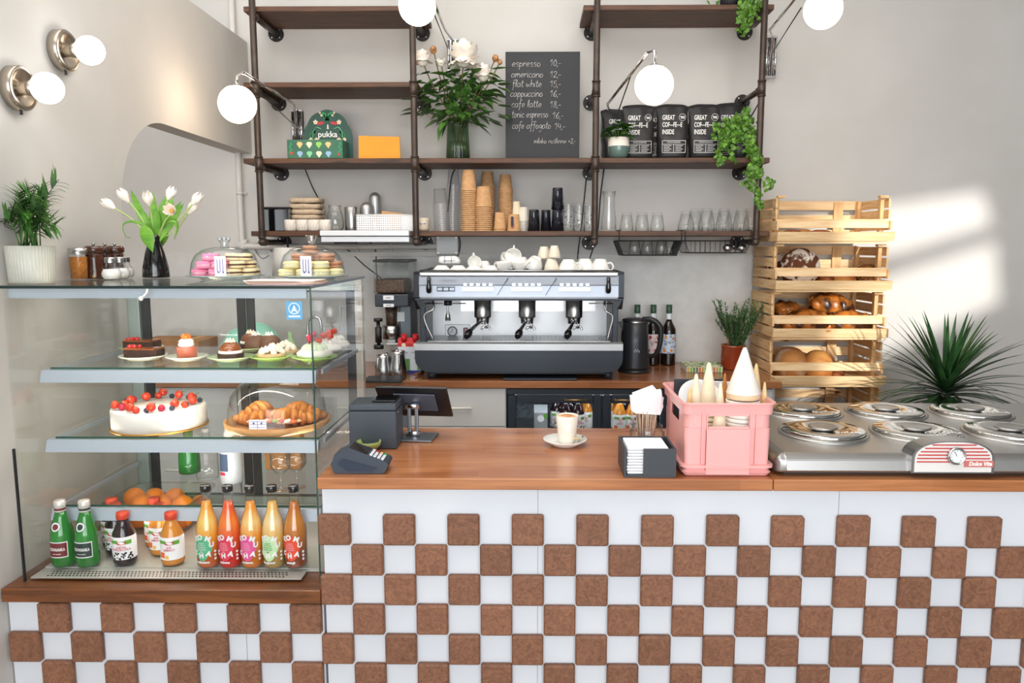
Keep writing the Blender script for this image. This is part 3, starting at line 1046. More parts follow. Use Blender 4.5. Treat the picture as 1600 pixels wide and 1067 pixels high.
cable([(636, 460, 4.1), (646, 468, 4.1), (654, 473, 4.1)], 'short black cable between grinder and coffee machine', Y=4.1)
cable([(404, 378), (398, 388), (410, 404), (424, 394), (418, 384)], 'tangle of thin black cable under the left end of the shelf', 0.002)

# ================================================================ SMALL BUILDERS
def at_shelf(px, r, dy=0.10):
    z = ZR[r]
    Y = Y0B + dy
    return Vector((Xat(px, Y, z + 0.03), Y, z + 0.0005))
def tumbler(r, h, taper=0.85, facets=0, foot=0.006):
    b = MB()
    k = dict(rib=0.02, ribn=facets) if facets else {}
    b.lathe([(0.0, 0.0), (r * taper, 0.0), (r * taper * 1.03, foot), (r * 0.97, h * 0.7), (r, h), (r * 0.95, h), (r * 0.92, h * 0.7), (r * taper * 0.93, foot * 2), (0, foot * 2)], 28, **k)
    return b
FACE = {}
def flip(b, h):
    b.v = [Vector((v.x, -v.y, h - v.z)) for v in b.v]
    return b
KRAFT = mat('kraft_paper', (204, 160, 114), 0.8, col2=(190, 144, 98), nscale=50)
KRIM = mat('kraft_rim', (206, 164, 118), 0.7)
PLCUP = glass('clear_plastic_cup', (0.965, 0.97, 0.98), (0.74, 0.76, 0.79), gloss=1.0, ior=1.6)

def cup_stack(x, y, z, n, r, h, mats, step, label, cat='paper cups', lean=(0, 0), name='cup_stack', group=None):
    """a tower of nested cups set down upside-down: each cup a part"""
    t = thing(name, label, cat, (x, y, z), group=group)
    t.rotation_euler = (lean[0], lean[1], 0)
    for i in range(n):
        b = MB()
        z0 = i * step
        top = i == n - 1
        b.lathe([(r * 1.05, z0), (r * 1.06, z0 + 0.003), (r * 1.04, z0 + step * 0.55 if not top else z0 + 0.006), (r * 0.95, z0 + step * 0.62 if not top else z0 + 0.007)] + ([(r * 0.76, z0 + h), (r * 0.72, z0 + h), (r * 0.72, z0 + h - 0.004), (0, z0 + h - 0.004)] if top else [(r * 0.94, z0 + step * 1.05)]), 24)
        part('cup', b, mats, t)
    return t

# ================================================================ LOWEST SHELF
r3 = 3
def pxh(y0, y1, Y, z):
    return abs(y1 - y0) * S(Y, z)
# black box
q0, q1 = at_shelf(411, 3, 0.06), at_shelf(453, 3, 0.06)
t = thing('storage_box', 'black box at the left end of the lowest shelf', 'box', ((q0.x + q1.x) / 2, q0.y + 0.07, q0.z))
w = (q1.x - q0.x) / 2
part('body', MB().box(-w, w, -0.07, 0.1, 0, 0.118, 0.004), BLACKG, t)
part('lid', MB().box(-w - 0.002, w + 0.002, -0.072, 0.102, 0.119, 0.128, 0.003), BLACK, t)
# towels
TOWEL = mat('beige_towel', (214, 192, 166), 0.95, col2=(196, 172, 144), nscale=90, bump=(160, 0.5, 0.002))
q = at_shelf(481, 3, 0.17)
for i in range(6):
    b = MB()
    h = 0.029
    b.loft([(0.001, 0.070, 0.062, 0, 0), (0.004, 0.083, 0.070, 0, 0), (h * 0.5, 0.088 - 0.003 * (i % 2), 0.073, 0, 0), (h - 0.005, 0.083, 0.070, 0.002, 0), (h - 0.002, 0.070, 0.06, 0, 0)], 28, 5)
    b.v = [v + Vector((0, 0, 0.0016 * math.sin(v.x * 60 + i * 2) + 0.001 * math.sin(v.y * 90 + i))) for v in b.v]
    solo('folded_towel', b, TOWEL, 'beige folded cloth, %s in the pile behind the marble cups' % ['lowest', 'second from the bottom', 'third from the bottom', 'third from the top', 'second from the top', 'topmost'][i], 'towel', (q.x + random.uniform(-0.004, 0.004), q.y, q.z + 0.001 + i * 0.030), (0, 0, random.uniform(-0.04, 0.04)), group='beige folded cloths in a pile')
MARBLE = mat('marbled_glaze', (236, 228, 218), 0.25, coat=0.2, col2=(196, 176, 158), nscale=14, stretch=(3, 3, 1), contrast=(0.52, 0.72), dist=1.5)
for i, px in enumerate((454, 472.5, 490.5, 508.5)):
    q = at_shelf(px, 3, 0.04)
    b = MB().lathe([(0, 0.001), (0.027, 0.001), (0.031, 0.006), (0.032, 0.058), (0.030, 0.060), (0.0285, 0.057), (0.027, 0.008), (0, 0.007)], 28)
    solo('espresso_cup', b, MARBLE, 'small marbled cream cup without handle, %s of four at the shelf edge' % nth(i, 4), 'cup', q, group='marbled cups on the lowest shelf')
# glass jug
q = at_shelf(524, 3, 0.08)
t = thing('glass_jug', 'small clear glass jug beside the marbled cups', 'jug', q)
b = MB().lathe([(0, 0.002), (0.034, 0.002), (0.044, 0.02), (0.048, 0.05), (0.040, 0.09), (0.031, 0.115), (0.034, 0.138), (0.032, 0.138), (0.029, 0.115), (0.038, 0.09), (0.046, 0.05), (0.042, 0.02), (0.032, 0.008), (0, 0.008)], 28)
part('body', b, GLASS, t)
part('handle', MB().tube([(-0.034, 0, 0.125), (-0.058, 0, 0.12), (-0.062, 0, 0.085), (-0.044, 0, 0.06)], 0.0045, 8, curve=5), GLASS, t)
q = at_shelf(549.5, 3, 0.08)
b = MB().lathe([(0, 0.001), (0.033, 0.001), (0.034, 0.004), (0.036, 0.125), (0.035, 0.127), (0.0335, 0.124), (0.032, 0.006), (0, 0.005)], 32)
solo('metal_tumbler', b, STEEL, 'straight polished steel tumbler beside the glass jug', 'tumbler', q)
for px, dy, r, h, lab in ((573.5, 0.14, 0.037, 0.158, 'shorter steel dome standing behind the white perforated basket'), (587, 0.22, 0.033, 0.215, 'taller steel dome standing behind the white perforated basket')):
    q = at_shelf(px, 3, dy)
    b = MB().lathe([(0, 0.0), (r, 0.0), (r * 1.02, 0.004), (r, h * 0.7)] + [(r * math.cos(a), h - r * 1.1 + r * 1.1 * math.sin(a)) for a in [PI / 2 * k / 8 for k in range(1, 9)]], 32)
    solo('steel_dome', b, STEEL2, lab, 'cocktail shaker', q)
# perforated basket
x0, x1 = Xat(557, Y0B + 0.02, 1.72), Xat(645, Y0B + 0.02, 1.72)
t = thing('perforated_basket', 'white perforated metal basket on the lowest shelf', 'basket', ((x0 + x1) / 2, Y0B + 0.08, ZR[3] + 0.001))
w = (x1 - x0) / 2
PERF = perforated('perforated_white', (238, 238, 238), 0.0115, 0.0115, 0.23, 0.23)
PERFY = perforated('perforated_white_side', (238, 238, 238), 0.0115, 0.0115, 0.23, 0.23, ax=('Y', 'Z'))
part('front_side', MB().box(-w, w, -0.06, -0.0585, 0.0, 0.084), PERF, t)
part('back_side', MB().box(-w, w, 0.0585, 0.06, 0.0, 0.084), PERF, t)
part('end_side', MB().box(-w, -w + 0.0015, -0.058, 0.058, 0.0, 0.084), PERFY, t)
part('end_side', MB().box(w - 0.0015, w, -0.058, 0.058, 0.0, 0.084), PERFY, t)
part('bottom', MB().box(-w + 0.002, w - 0.002, -0.058, 0.058, 0.0, 0.002), WHITE, t)
part('rim', MB().tube([(-w, -0.06, 0.084), (w, -0.06, 0.084), (w, 0.06, 0.084), (-w, 0.06, 0.084)], 0.003, 6, closed=True), WHITE, t)
q = Vector((Xat(612, Y0B + 0.08, 1.78), Y0B + 0.08, ZR[3] + 0.006))
b = MB().box(-0.06, 0.05, -0.02, 0.0, 0, 0.095, 0.002, M=Matrix.Rotation(0.12, 4, 'Y'))
solo('cardboard_piece', b, KRAFT, 'bent piece of brown cardboard sticking out of the white basket', 'cardboard', q)
b = MB().box(-0.025, 0.025, -0.02, 0.0, 0, 0.088, 0.002, M=Matrix.Rotation(-0.25, 4, 'Y'))
solo('cardboard_piece', b, mat('kraft_dark', (150, 104, 64), 0.8), 'darker scrap of brown cardboard at the left in the white basket', 'cardboard', Vector((Xat(597, Y0B + 0.11, 1.78), Y0B + 0.11, ZR[3] + 0.006)))
# face cup
q = at_shelf(662, 3, 0.06)
t = thing('face_cup', 'beige stoneware cup with small eyes, right of the second pipe upright', 'cup', q)
part('body', MB().lathe([(0, 0.001), (0.024, 0.001), (0.030, 0.015), (0.029, 0.05), (0.032, 0.068), (0.03, 0.07), (0.027, 0.05), (0.026, 0.01), (0, 0.008)], 28), mat('beige_stoneware', (222, 206, 184), 0.4), t)
for dx in (-0.35, 0.25):
    b = MB()
    b.lathe([(0.0, 0.002), (0.007, 0.001), (0.007, 0.0)], 12, M=Matrix.Rotation(dx, 4, 'Z') @ Matrix.Translation((0, -0.0305, 0.042)) @ Matrix.Rotation(PI / 2, 4, 'X'))
    part('eye', b, WHITE, t)
    b = MB()
    b.lathe([(0.0, 0.003), (0.003, 0.0025), (0.003, 0.0)], 10, M=Matrix.Rotation(dx, 4, 'Z') @ Matrix.Translation((0, -0.0312, 0.041)) @ Matrix.Rotation(PI / 2, 4, 'X'))
    part('pupil', b, BLACK, t)
# plastic cup stacks
q = at_shelf(691, 3, 0.07)
cup_stack(q.x, q.y, q.z, 13, 0.042, 0.085, PLCUP, 0.0115, 'shorter leaning stack of clear plastic cups on the lowest shelf', 'plastic cups', lean=(0, -0.05))
q = at_shelf(707, 3, 0.17)
cup_stack(q.x, q.y, q.z + 0.003, 22, 0.036, 0.095, PLCUP, 0.0115, 'taller stack of clear plastic cups standing behind the shorter one', 'plastic cups', lean=(0, 0.03))
# kraft cups
def kstack(px, dy, ytop, wpx, n_guess, label, mats=KRAFT, step=0.0105):
    q = at_shelf(px, 3, dy)
    r = wpx / 2 * S(q.y, q.z + 0.1) / 1.05
    H = Zat(ytop, q.y, q.x) - q.z
    h = min(0.105 if wpx > 23 else 0.085, H)
    n = max(1, int(round((H - h) / step)) + 1)
    return cup_stack(q.x, q.y, q.z, n, r, H - (n - 1) * step, mats, step, label, group='kraft paper cup stacks on the lowest shelf' if mats is KRAFT else None)
kstack(733, 0.06, 266, 26, 0, 'tallest stack of brown kraft paper cups, leftmost of the brown stacks')
kstack(762, 0.19, 268, 23, 0, 'stack of brown kraft cups standing directly behind the front middle stack')
kstack(756, 0.055, 292, 28, 0, 'shorter stack of brown kraft cups in front, second from the left')
kstack(790, 0.15, 273, 23, 0, 'tall stack of brown kraft cups, rightmost of the tall brown stacks')
kstack(781, 0.04, 332, 20, 0, 'short brown kraft cup pair left of the labelled short one')
tt = kstack(803, 0.04, 335, 22, 0, 'short brown kraft cup with dark printed mark, rightmost of the brown cups')
def cup_mark(t, x0, z0, w, h, yy, name='printed_mark'):
    b = MB()
    b.m = 0; b.box(x0 - w / 2, x0 + w / 2, yy - 0.0006, yy, z0, z0 + h)
    b.m = 1; b.box(x0 - w / 2, x0 + w / 2, yy - 0.0008, yy, z0 - h * 0.12, z0)
    return part(name, b, [mat('print_indigo', (58, 50, 66), 0.7), mat('print_red', (170, 60, 60), 0.7)], t)
cup_mark(tt, -0.008, 0.024, 0.014, 0.05, -0.0375)
q = at_shelf(818, 3, 0.13)
cup_stack(q.x, q.y, q.z, 7, 0.027, 0.075, CREAM, 0.009, 'short stack of cream paper cups behind the small brown ones')
q = at_shelf(807, 3, 0.13)
cup_stack(q.x, q.y, q.z, 9, 0.024, 0.075, mat('cream_paper', (236, 222, 190), 0.7), 0.0105, 'stack of small cream paper cups behind the marked brown cup')
# black ribbed cups
NAVY = mat('glossy_navy', (26, 30, 40), 0.1, coat=0.5)
def bcup(px, dy, wpx, lift, label):
    q = at_shelf(px, 3, dy)
    r = wpx / 2 * S(q.y, 1.75)
    h = 0.112
    b = flip(MB().lathe([(0, 0.002), (r * 0.8, 0.0), (r * 0.84, 0.005), (r, h), (r * 0.95, h), (r * 0.8, 0.01), (0, 0.008)], 36, rib=0.025, ribn=12), h)
    solo('ribbed_cup', b, NAVY, label, 'cup', (q.x, q.y, q.z + lift), group='glossy black cups upside down')
bcup(834, 0.05, 19, 0, 'glossy black ribbed cup upside down, leftmost of the black ones')
bcup(853, 0.09, 17, 0, 'glossy black ribbed cup upside down, second from the left')
bcup(871, 0.05, 19, 0, 'glossy black ribbed cup upside down, carrying another on top')
bcup(871, 0.05, 19, 0.1125, 'glossy black ribbed cup on top of another black cup')
# patterned glasses
for i, (px, dy) in enumerate(((888, 0.05), (905, 0.07), (921, 0.05))):
    q = at_shelf(px, 3, dy)
    t = thing('drinking_glass', 'clear tumbler with dark leaf pattern beside the black cups, %s of three' % nth(i, 3), 'glass', q, group='patterned tumblers on the lowest shelf')
    part('body', flip(tumbler(0.031, 0.145, 0.88), 0.145), GLASS, t)
    if i < 3:
        b = MB()
        for k in range(14):
            a = random.uniform(-1.3, 1.3)
            z = random.uniform(0.02, 0.12)
            c_ = Vector((0.0318 * math.sin(a), -0.0318 * math.cos(a), z))
            d_ = Vector((math.cos(a), math.sin(a), random.choice((-1, 1)) * 0.8)).normalized()
            n_ = Vector((math.sin(a), -math.cos(a), 0))
            s_ = d_.cross(n_)
            b.add([c_ - d_ * 0.007, c_ - s_ * 0.003, c_ + d_ * 0.007, c_ + s_ * 0.003], [(0, 1, 2, 3)])
        part('leaf_pattern', b, mat('pattern_grey', (70, 70, 74), 0.5), t)
q = at_shelf(951, 3, 0.09)
b = MB().lathe([(0, 0.001), (0.040, 0.001), (0.042, 0.01), (0.040, 0.06), (0.031, 0.13), (0.030, 0.17), (0.038, 0.21), (0.036, 0.21), (0.028, 0.17), (0.029, 0.13), (0.038, 0.06), (0.039, 0.012), (0, 0.01)], 28)
solo('glass_carafe', b, GLASS, 'tall clear glass carafe right of the third pipe upright', 'carafe', q)
for i, px in enumerate((979, 1003, 1027)):
    q = at_shelf(px, 3, 0.06)
    solo('drinking_glass', flip(tumbler(0.037, 0.095, 0.72, 9), 0.095), GLASS, 'low faceted glass turned upside down, %s of three beside the carafe' % nth(i, 3), 'glass', q, group='low faceted glasses beside the carafe')
for i, (px, dy, h) in enumerate(((1072, 0.05, 0.10), (1086, 0.15, 0.118), (1104, 0.05, 0.118), (1118, 0.16, 0.11), (1131, 0.05, 0.118), (1145, 0.16, 0.11), (1158, 0.05, 0.118), (1174, 0.14, 0.118))):
    q = at_shelf(px, 3, dy)
    solo('drinking_glass', flip(tumbler(0.044, h, 0.62, 8), h), GLASS, 'rounded clear glass upside down above the right wire basket, %s of eight' % nth(i, 8), 'glass', q, group='rounded glasses at the right end of the lowest shelf')
# hanging wire baskets
WIRE = mat('black_wire', (34, 34, 36), 0.45, 0.3)
def wire_basket(px0, px1, py1, mesh, label):
    Y = Y0B - 0.004
    x0, x1 = Xat(px0, Y, 1.62), Xat(px1, Y, 1.62)
    zt = ZR[3]
    zb = Zat(py1, Y, (x0 + x1) / 2)
    t = thing('wire_basket', label, 'basket', ((x0 + x1) / 2, Y, zt), group='wire baskets hung under the lowest shelf')
    zr = zt - BTH - 0.024
    D = 0.22
    b = local(t)
    i0 = 0.028
    b.tube([(x0, Y, zr), (x0 + i0, Y, zb), (x1 - i0, Y, zb), (x1, Y, zr)], 0.0028, 6)
    b.tube([(x0, Y + D, zr), (x0 + i0, Y + D, zb), (x1 - i0, Y + D, zb), (x1, Y + D, zr)], 0.0028, 6)
    b.tube([(x0, Y, zr), (x1, Y, zr), (x1, Y + D, zr), (x0, Y + D, zr)], 0.0028, 6, closed=True)
    b.tube([(x0 + i0, Y, zb), (x0 + i0, Y + D, zb)], 0.0028, 6)
    b.tube([(x1 - i0, Y, zb), (x1 - i0, Y + D, zb)], 0.0028, 6)
    part('frame', b, WIRE, t)
    b = local(t)
    n = 40 if mesh else 11
    for k in range(1, n):
        x = x0 + i0 + (x1 - x0 - 2 * i0) * k / n
        b.tube([(x, Y, zb), (x, Y + D, zb)], 0.001 if mesh else 0.0014, 4, cap=False)
        b.tube([(x, Y + D, zb), (x, Y + D, zr)], 0.001 if mesh else 0.0014, 4, cap=False)
        if not mesh:
            b.tube([(x, Y, zb), (x, Y, zr)], 0.0013, 4, cap=False)
    m = 24 if mesh else 7
    for k in range(1, m):
        y = Y + D * k / m
        for xa, xb_ in ((x0, x0 + i0), (x1, x1 - i0)):
            b.tube([(xa, y, zr), (xb_, y, zb)], 0.001 if mesh else 0.0013, 4, cap=False)
        if mesh:
            b.tube([(x0 + i0, y, zb), (x1 - i0, y, zb)], 0.001, 4, cap=False)
    if mesh:
        for k in range(1, 5):
            z = zb + 0.006 * k
            b.tube([(x0 + i0 - 0.003 * k, Y, z), (x1 - i0 + 0.003 * k, Y, z)], 0.0009, 4, cap=False)
    part('wire_mesh', b, WIRE, t)
    for x in (x0 + 0.004, x1 - 0.004):
        b = local(t)
        b.tube([(x, Y, zr), (x, Y, zt + 0.004), (x, Y + 0.15, zt + 0.004)], 0.0026, 6)
        part('hook', b, WIRE, t)
    return (x0 + x1) / 2, Y, zb
xb, yb, zbk = wire_basket(966, 1066, 399, True, 'fine-mesh black wire basket under the shelf holding four glasses, the left one')
for i, px in enumerate((991, 1012, 1033, 1047)):
    q = Vector((Xat(px, yb + 0.08, 1.6), yb + 0.07 + 0.03 * (i % 2), zbk + 0.004))
    solo('drinking_glass', flip(tumbler(0.034, 0.078 if i < 3 else 0.062, 0.72, 9), 0.078 if i < 3 else 0.062), GLASS, 'clear glass upside down in the left wire basket, %s of four' % nth(i, 4), 'glass', q, group='glasses in the left wire basket')
xb, yb, zbk = wire_basket(1069, 1174, 395, False, 'open black wire basket under the right end of the shelf')
for i, px in enumerate((1137, 1159)):
    q = Vector((Xat(px, yb + 0.08, 1.6), yb + 0.08, zbk + 0.024))
    t = thing('stemware_foot', 'round steel measuring cup lying in the right wire basket, %s one' % nth(i, 2), 'measuring cup', q)
    part('bowl', MB().ball((0, 0, 0), (0.026, 0.02, 0.022), 16, 10), STEEL, t)
# light bar under the shelf
q0 = Xat(502, YP - 0.01, 1.63); q1 = Xat(640, YP - 0.01, 1.63)
za, zb2 = Zat(360, YP - 0.03, 0), Zat(378, YP - 0.03, 0)
t = thing('light_bar', 'long white metal bar hanging from the front of the lowest shelf', 'light bar', ((q0 + q1) / 2, YP - 0.03, za))
hh = za - zb2
part('upper_rail', local(t).box(q0, q1, YP - 0.032, YP + 0.018, za - hh * 0.46, za, 0.002), mat('bar_white', (235, 237, 240), 0.35), t)
part('lower_rail', local(t).box(q0 + 0.004, q1, YP - 0.026, YP + 0.018, zb2, za - hh * 0.54, 0.002), mat('bar_white_low', (226, 229, 234), 0.35), t)
part('dark_groove', local(t).box(q0 + 0.004, q1 - 0.002, YP - 0.02, YP + 0.016, za - hh * 0.545, za - hh * 0.455), BLACK, t)
part('driver', local(t).box(q0 + 0.06, q0 + 0.17, YP + 0.02, YP + 0.07, zb2 - 0.01, zb2 + 0.03), BLACK, t)
# paper roll under the left end (white cone seen behind the right cloche)
q = P(447, 405, 4.0)
b = MB().lathe([(0, -0.09), (0.075, -0.09), (0.06, 0.06), (0.055, 0.062), (0, 0.062)], 28)
t = thing('pendant_dispenser', 'white rounded dispenser hanging under the left end of the lowest shelf', 'dispenser', q)
part('housing', b, mat('dispenser_white', (214, 210, 204), 0.5), t)
part('hanger', MB().tube([(-0.02, 0.1, 0.03), (-0.02, 0.1, 0.2), ], 0.006, 8).tube([(-0.02, 0.1, 0.05), (-0.02, 0.02, 0.05)], 0.006, 8), BLACK, t)

# ================================================================ MIDDLE SHELF
z2 = ZR[2]
# tea box
GREEN = mat('tea_green', (34, 92, 74), 0.5, col2=(58, 120, 84), nscale=5)
GREEND = mat('tea_green_dark', (24, 72, 62), 0.5)
Yt = Y0B + 0.012
x0, x1 = Xat(449, Yt, z2 + 0.05), Xat(536, Yt, z2 + 0.05)
t = thing('tea_box', 'dark green tea display box with scalloped back card and painted flowers', 'tea box', ((x0 + x1) / 2, Yt, z2 + 0.001))
w = (x1 - x0) / 2
H = Zat(218, Yt, 0) - z2
part('tray', MB().box(-w, w, 0, 0.0015, 0, H).box(-w, -w + 0.0015, 0, 0.13, 0, H).box(w - 0.0015, w, 0, 0.13, 0, H).box(-w, w, 0, 0.13, 0, 0.0015), GREEN, t)
Yb_ = 0.135
zt_ = Zat(171, Yt + Yb_, 0) - z2
xa, xb_ = Xat(473, Yt + Yb_, 2.1) - t.location.x, Xat(553, Yt + Yb_, 2.1) - t.location.x
xc, hw = (xa + xb_) / 2, (xb_ - xa) / 2
ol = []
for k in range(61):
    a = PI * k / 60
    rr = 1 + 0.035 * abs(math.sin(a * 5.0 + 0.0))
    ol.append((xc + hw * 0.97 * rr * math.cos(a), 0.09 + (zt_ - 0.095) * rr * math.sin(a)))
ol = [(xc + hw * 0.97, 0.0)] + ol + [(xc - hw * 0.97, 0.0)]
part('back_card', MB().prism(ol, Yb_, Yb_ + 0.003, 'y'), GREEND, t)
b = MB()
text_into(b, 'pukka', 0.044, (xc, Yb_ - 0.0008, zt_ * 0.52), bold=0.0006)
text_into(b, 'organic / biologique', 0.011, (xc, Yb_ - 0.0008, zt_ * 0.38))
for k in range(3):
    b.ball((xc + 0.002, Yb_ - 0.001, zt_ * 0.64 + 0.008 * k), (0.006 - 0.001 * k, 0.0008, 0.004), 10, 6)
part('lettering', b, INK, t)
PET = [mat('paint_red', (196, 52, 58), 0.6), mat('paint_cream', (244, 222, 190), 0.6), mat('paint_leaf', (46, 160, 96), 0.6), mat('paint_mint', (130, 200, 150), 0.6), mat('paint_blue', (146, 180, 212), 0.6), mat('paint_sand', (226, 190, 130), 0.6), mat('paint_lime', (142, 196, 92), 0.6)]
def blob(mb, x, z, rx, rz, y, rot=0, n=10, pt=False):
    pts = []
    for k in range(n):
        a = 2 * PI * k / n
        u, v = rx * math.cos(a), rz * math.sin(a)
        pts.append((x + u * math.cos(rot) - v * math.sin(rot), y, z + u * math.sin(rot) + v * math.cos(rot)))
    mb.add(pts, [list(range(n))])
b = MB()
yy = Yb_ - 0.0012
for s_ in (-1, 1):
    b.m = 0; blob(b, xc + s_ * 0.036, zt_ * 0.74, 0.020, 0.008, yy, s_ * -0.15)
    b.m = 1
    for (fx, fz, fr) in ((0.063, 0.76, 0.012), (0.060, 0.42, 0.011), (0.090, 0.42, 0.010), (0.038, 0.94, 0.006), (0.03, 0.89, 0.006)):
        for k in range(5):
            a = 2 * PI * k / 5 + 0.3
            blob(b, xc + s_ * fx + fr * 0.6 * math.cos(a), zt_ * fz + fr * 0.6 * math.sin(a), fr * 0.5, fr * 0.38, yy - 0.0002, a)
    b.m = 2
    for k in range(9):
        a = 0.3 + k * 0.35
        blob(b, xc + s_ * (0.012 + 0.012 * math.cos(a * 1.3)), zt_ * 0.86 + 0.016 * math.sin(a * 2), 0.014, 0.0035, yy, s_ * (0.4 + a))
        blob(b, xc + s_ * (0.078 + 0.012 * math.cos(a * 2)), zt_ * 0.45 + 0.035 * math.sin(a), 0.013, 0.003, yy, s_ * (1.2 + a * 0.4))
    b.m = 3
    b.tube([(xc + s_ * 0.034, yy, zt_ * 0.63), (xc + s_ * 0.06, yy, zt_ * 0.66), (xc + s_ * 0.078, yy, zt_ * 0.55), (xc + s_ * 0.084, yy, zt_ * 0.40)], 0.003, 5, curve=4, flat=0.3)
part('painted_flowers', b, PET, t)
b = MB()
for i, cols in enumerate(((5, 1, 6, 5), (4, 3, 1, 4))):
    for k, c_ in enumerate(cols):
        b.m = c_
        px_ = -w + 0.065 + k * 0.0495
        pz = H * (0.73 - 0.5 * i)
        b.prism([(px_ - 0.016, pz + 0.004), (px_ - 0.009, pz + 0.014), (px_ + 0.009, pz + 0.014), (px_ + 0.016, pz + 0.004), (px_, pz - 0.019)], -0.0012, 0, 'y')
b.m = 0
blob(b, w - 0.022, H * 0.22, 0.008, 0.006, -0.001, 0.5); blob(b, -w + 0.022, H * 0.28, 0.009, 0.007, -0.001, 0.5)
b.m = 2
for k in range(4):
    blob(b, w - 0.02 + 0.006 * (k % 2), H * (0.35 + 0.15 * k), 0.010, 0.0028, -0.001, 1.0 + 1.2 * (k % 2)); blob(b, -w + 0.014 + 0.006 * (k % 2), H * (0.35 + 0.15 * k), 0.010, 0.0028, -0.001, 1.0 + 1.2 * (k % 2))
part('flavour_tags', b, PET, t)
# tea sachets inside
b = MB()
for k in range(22):
    x = -w + 0.012 + k * 0.0108
    b.box(x, x + 0.008, 0.02, 0.10, 0.002, H - 0.012)
part('tea_sachets', b, mat('sachet', (120, 150, 110), 0.7, island=0.3), t)
# orange envelope
Ye = Y0B + 0.05
x0, x1 = Xat(560, Ye, z2 + 0.05), Xat(624, Ye, z2 + 0.05)
hh = Zat(211, Ye, 0) - z2
b = MB().prism([(-(x1 - x0) / 2, 0), ((x1 - x0) / 2 + 0.004, 0), ((x1 - x0) / 2, hh - 0.006), (-(x1 - x0) / 2 + 0.0, hh)], 0, 0.012, 'y')
solo('orange_envelope', b, mat('orange_card', (232, 152, 36), 0.65, col2=(222, 140, 30), nscale=4), 'plain orange card envelope leaning on the middle shelf', 'envelope', ((x0 + x1) / 2, Ye, z2 + 0.001), (-0.12, 0, 0))

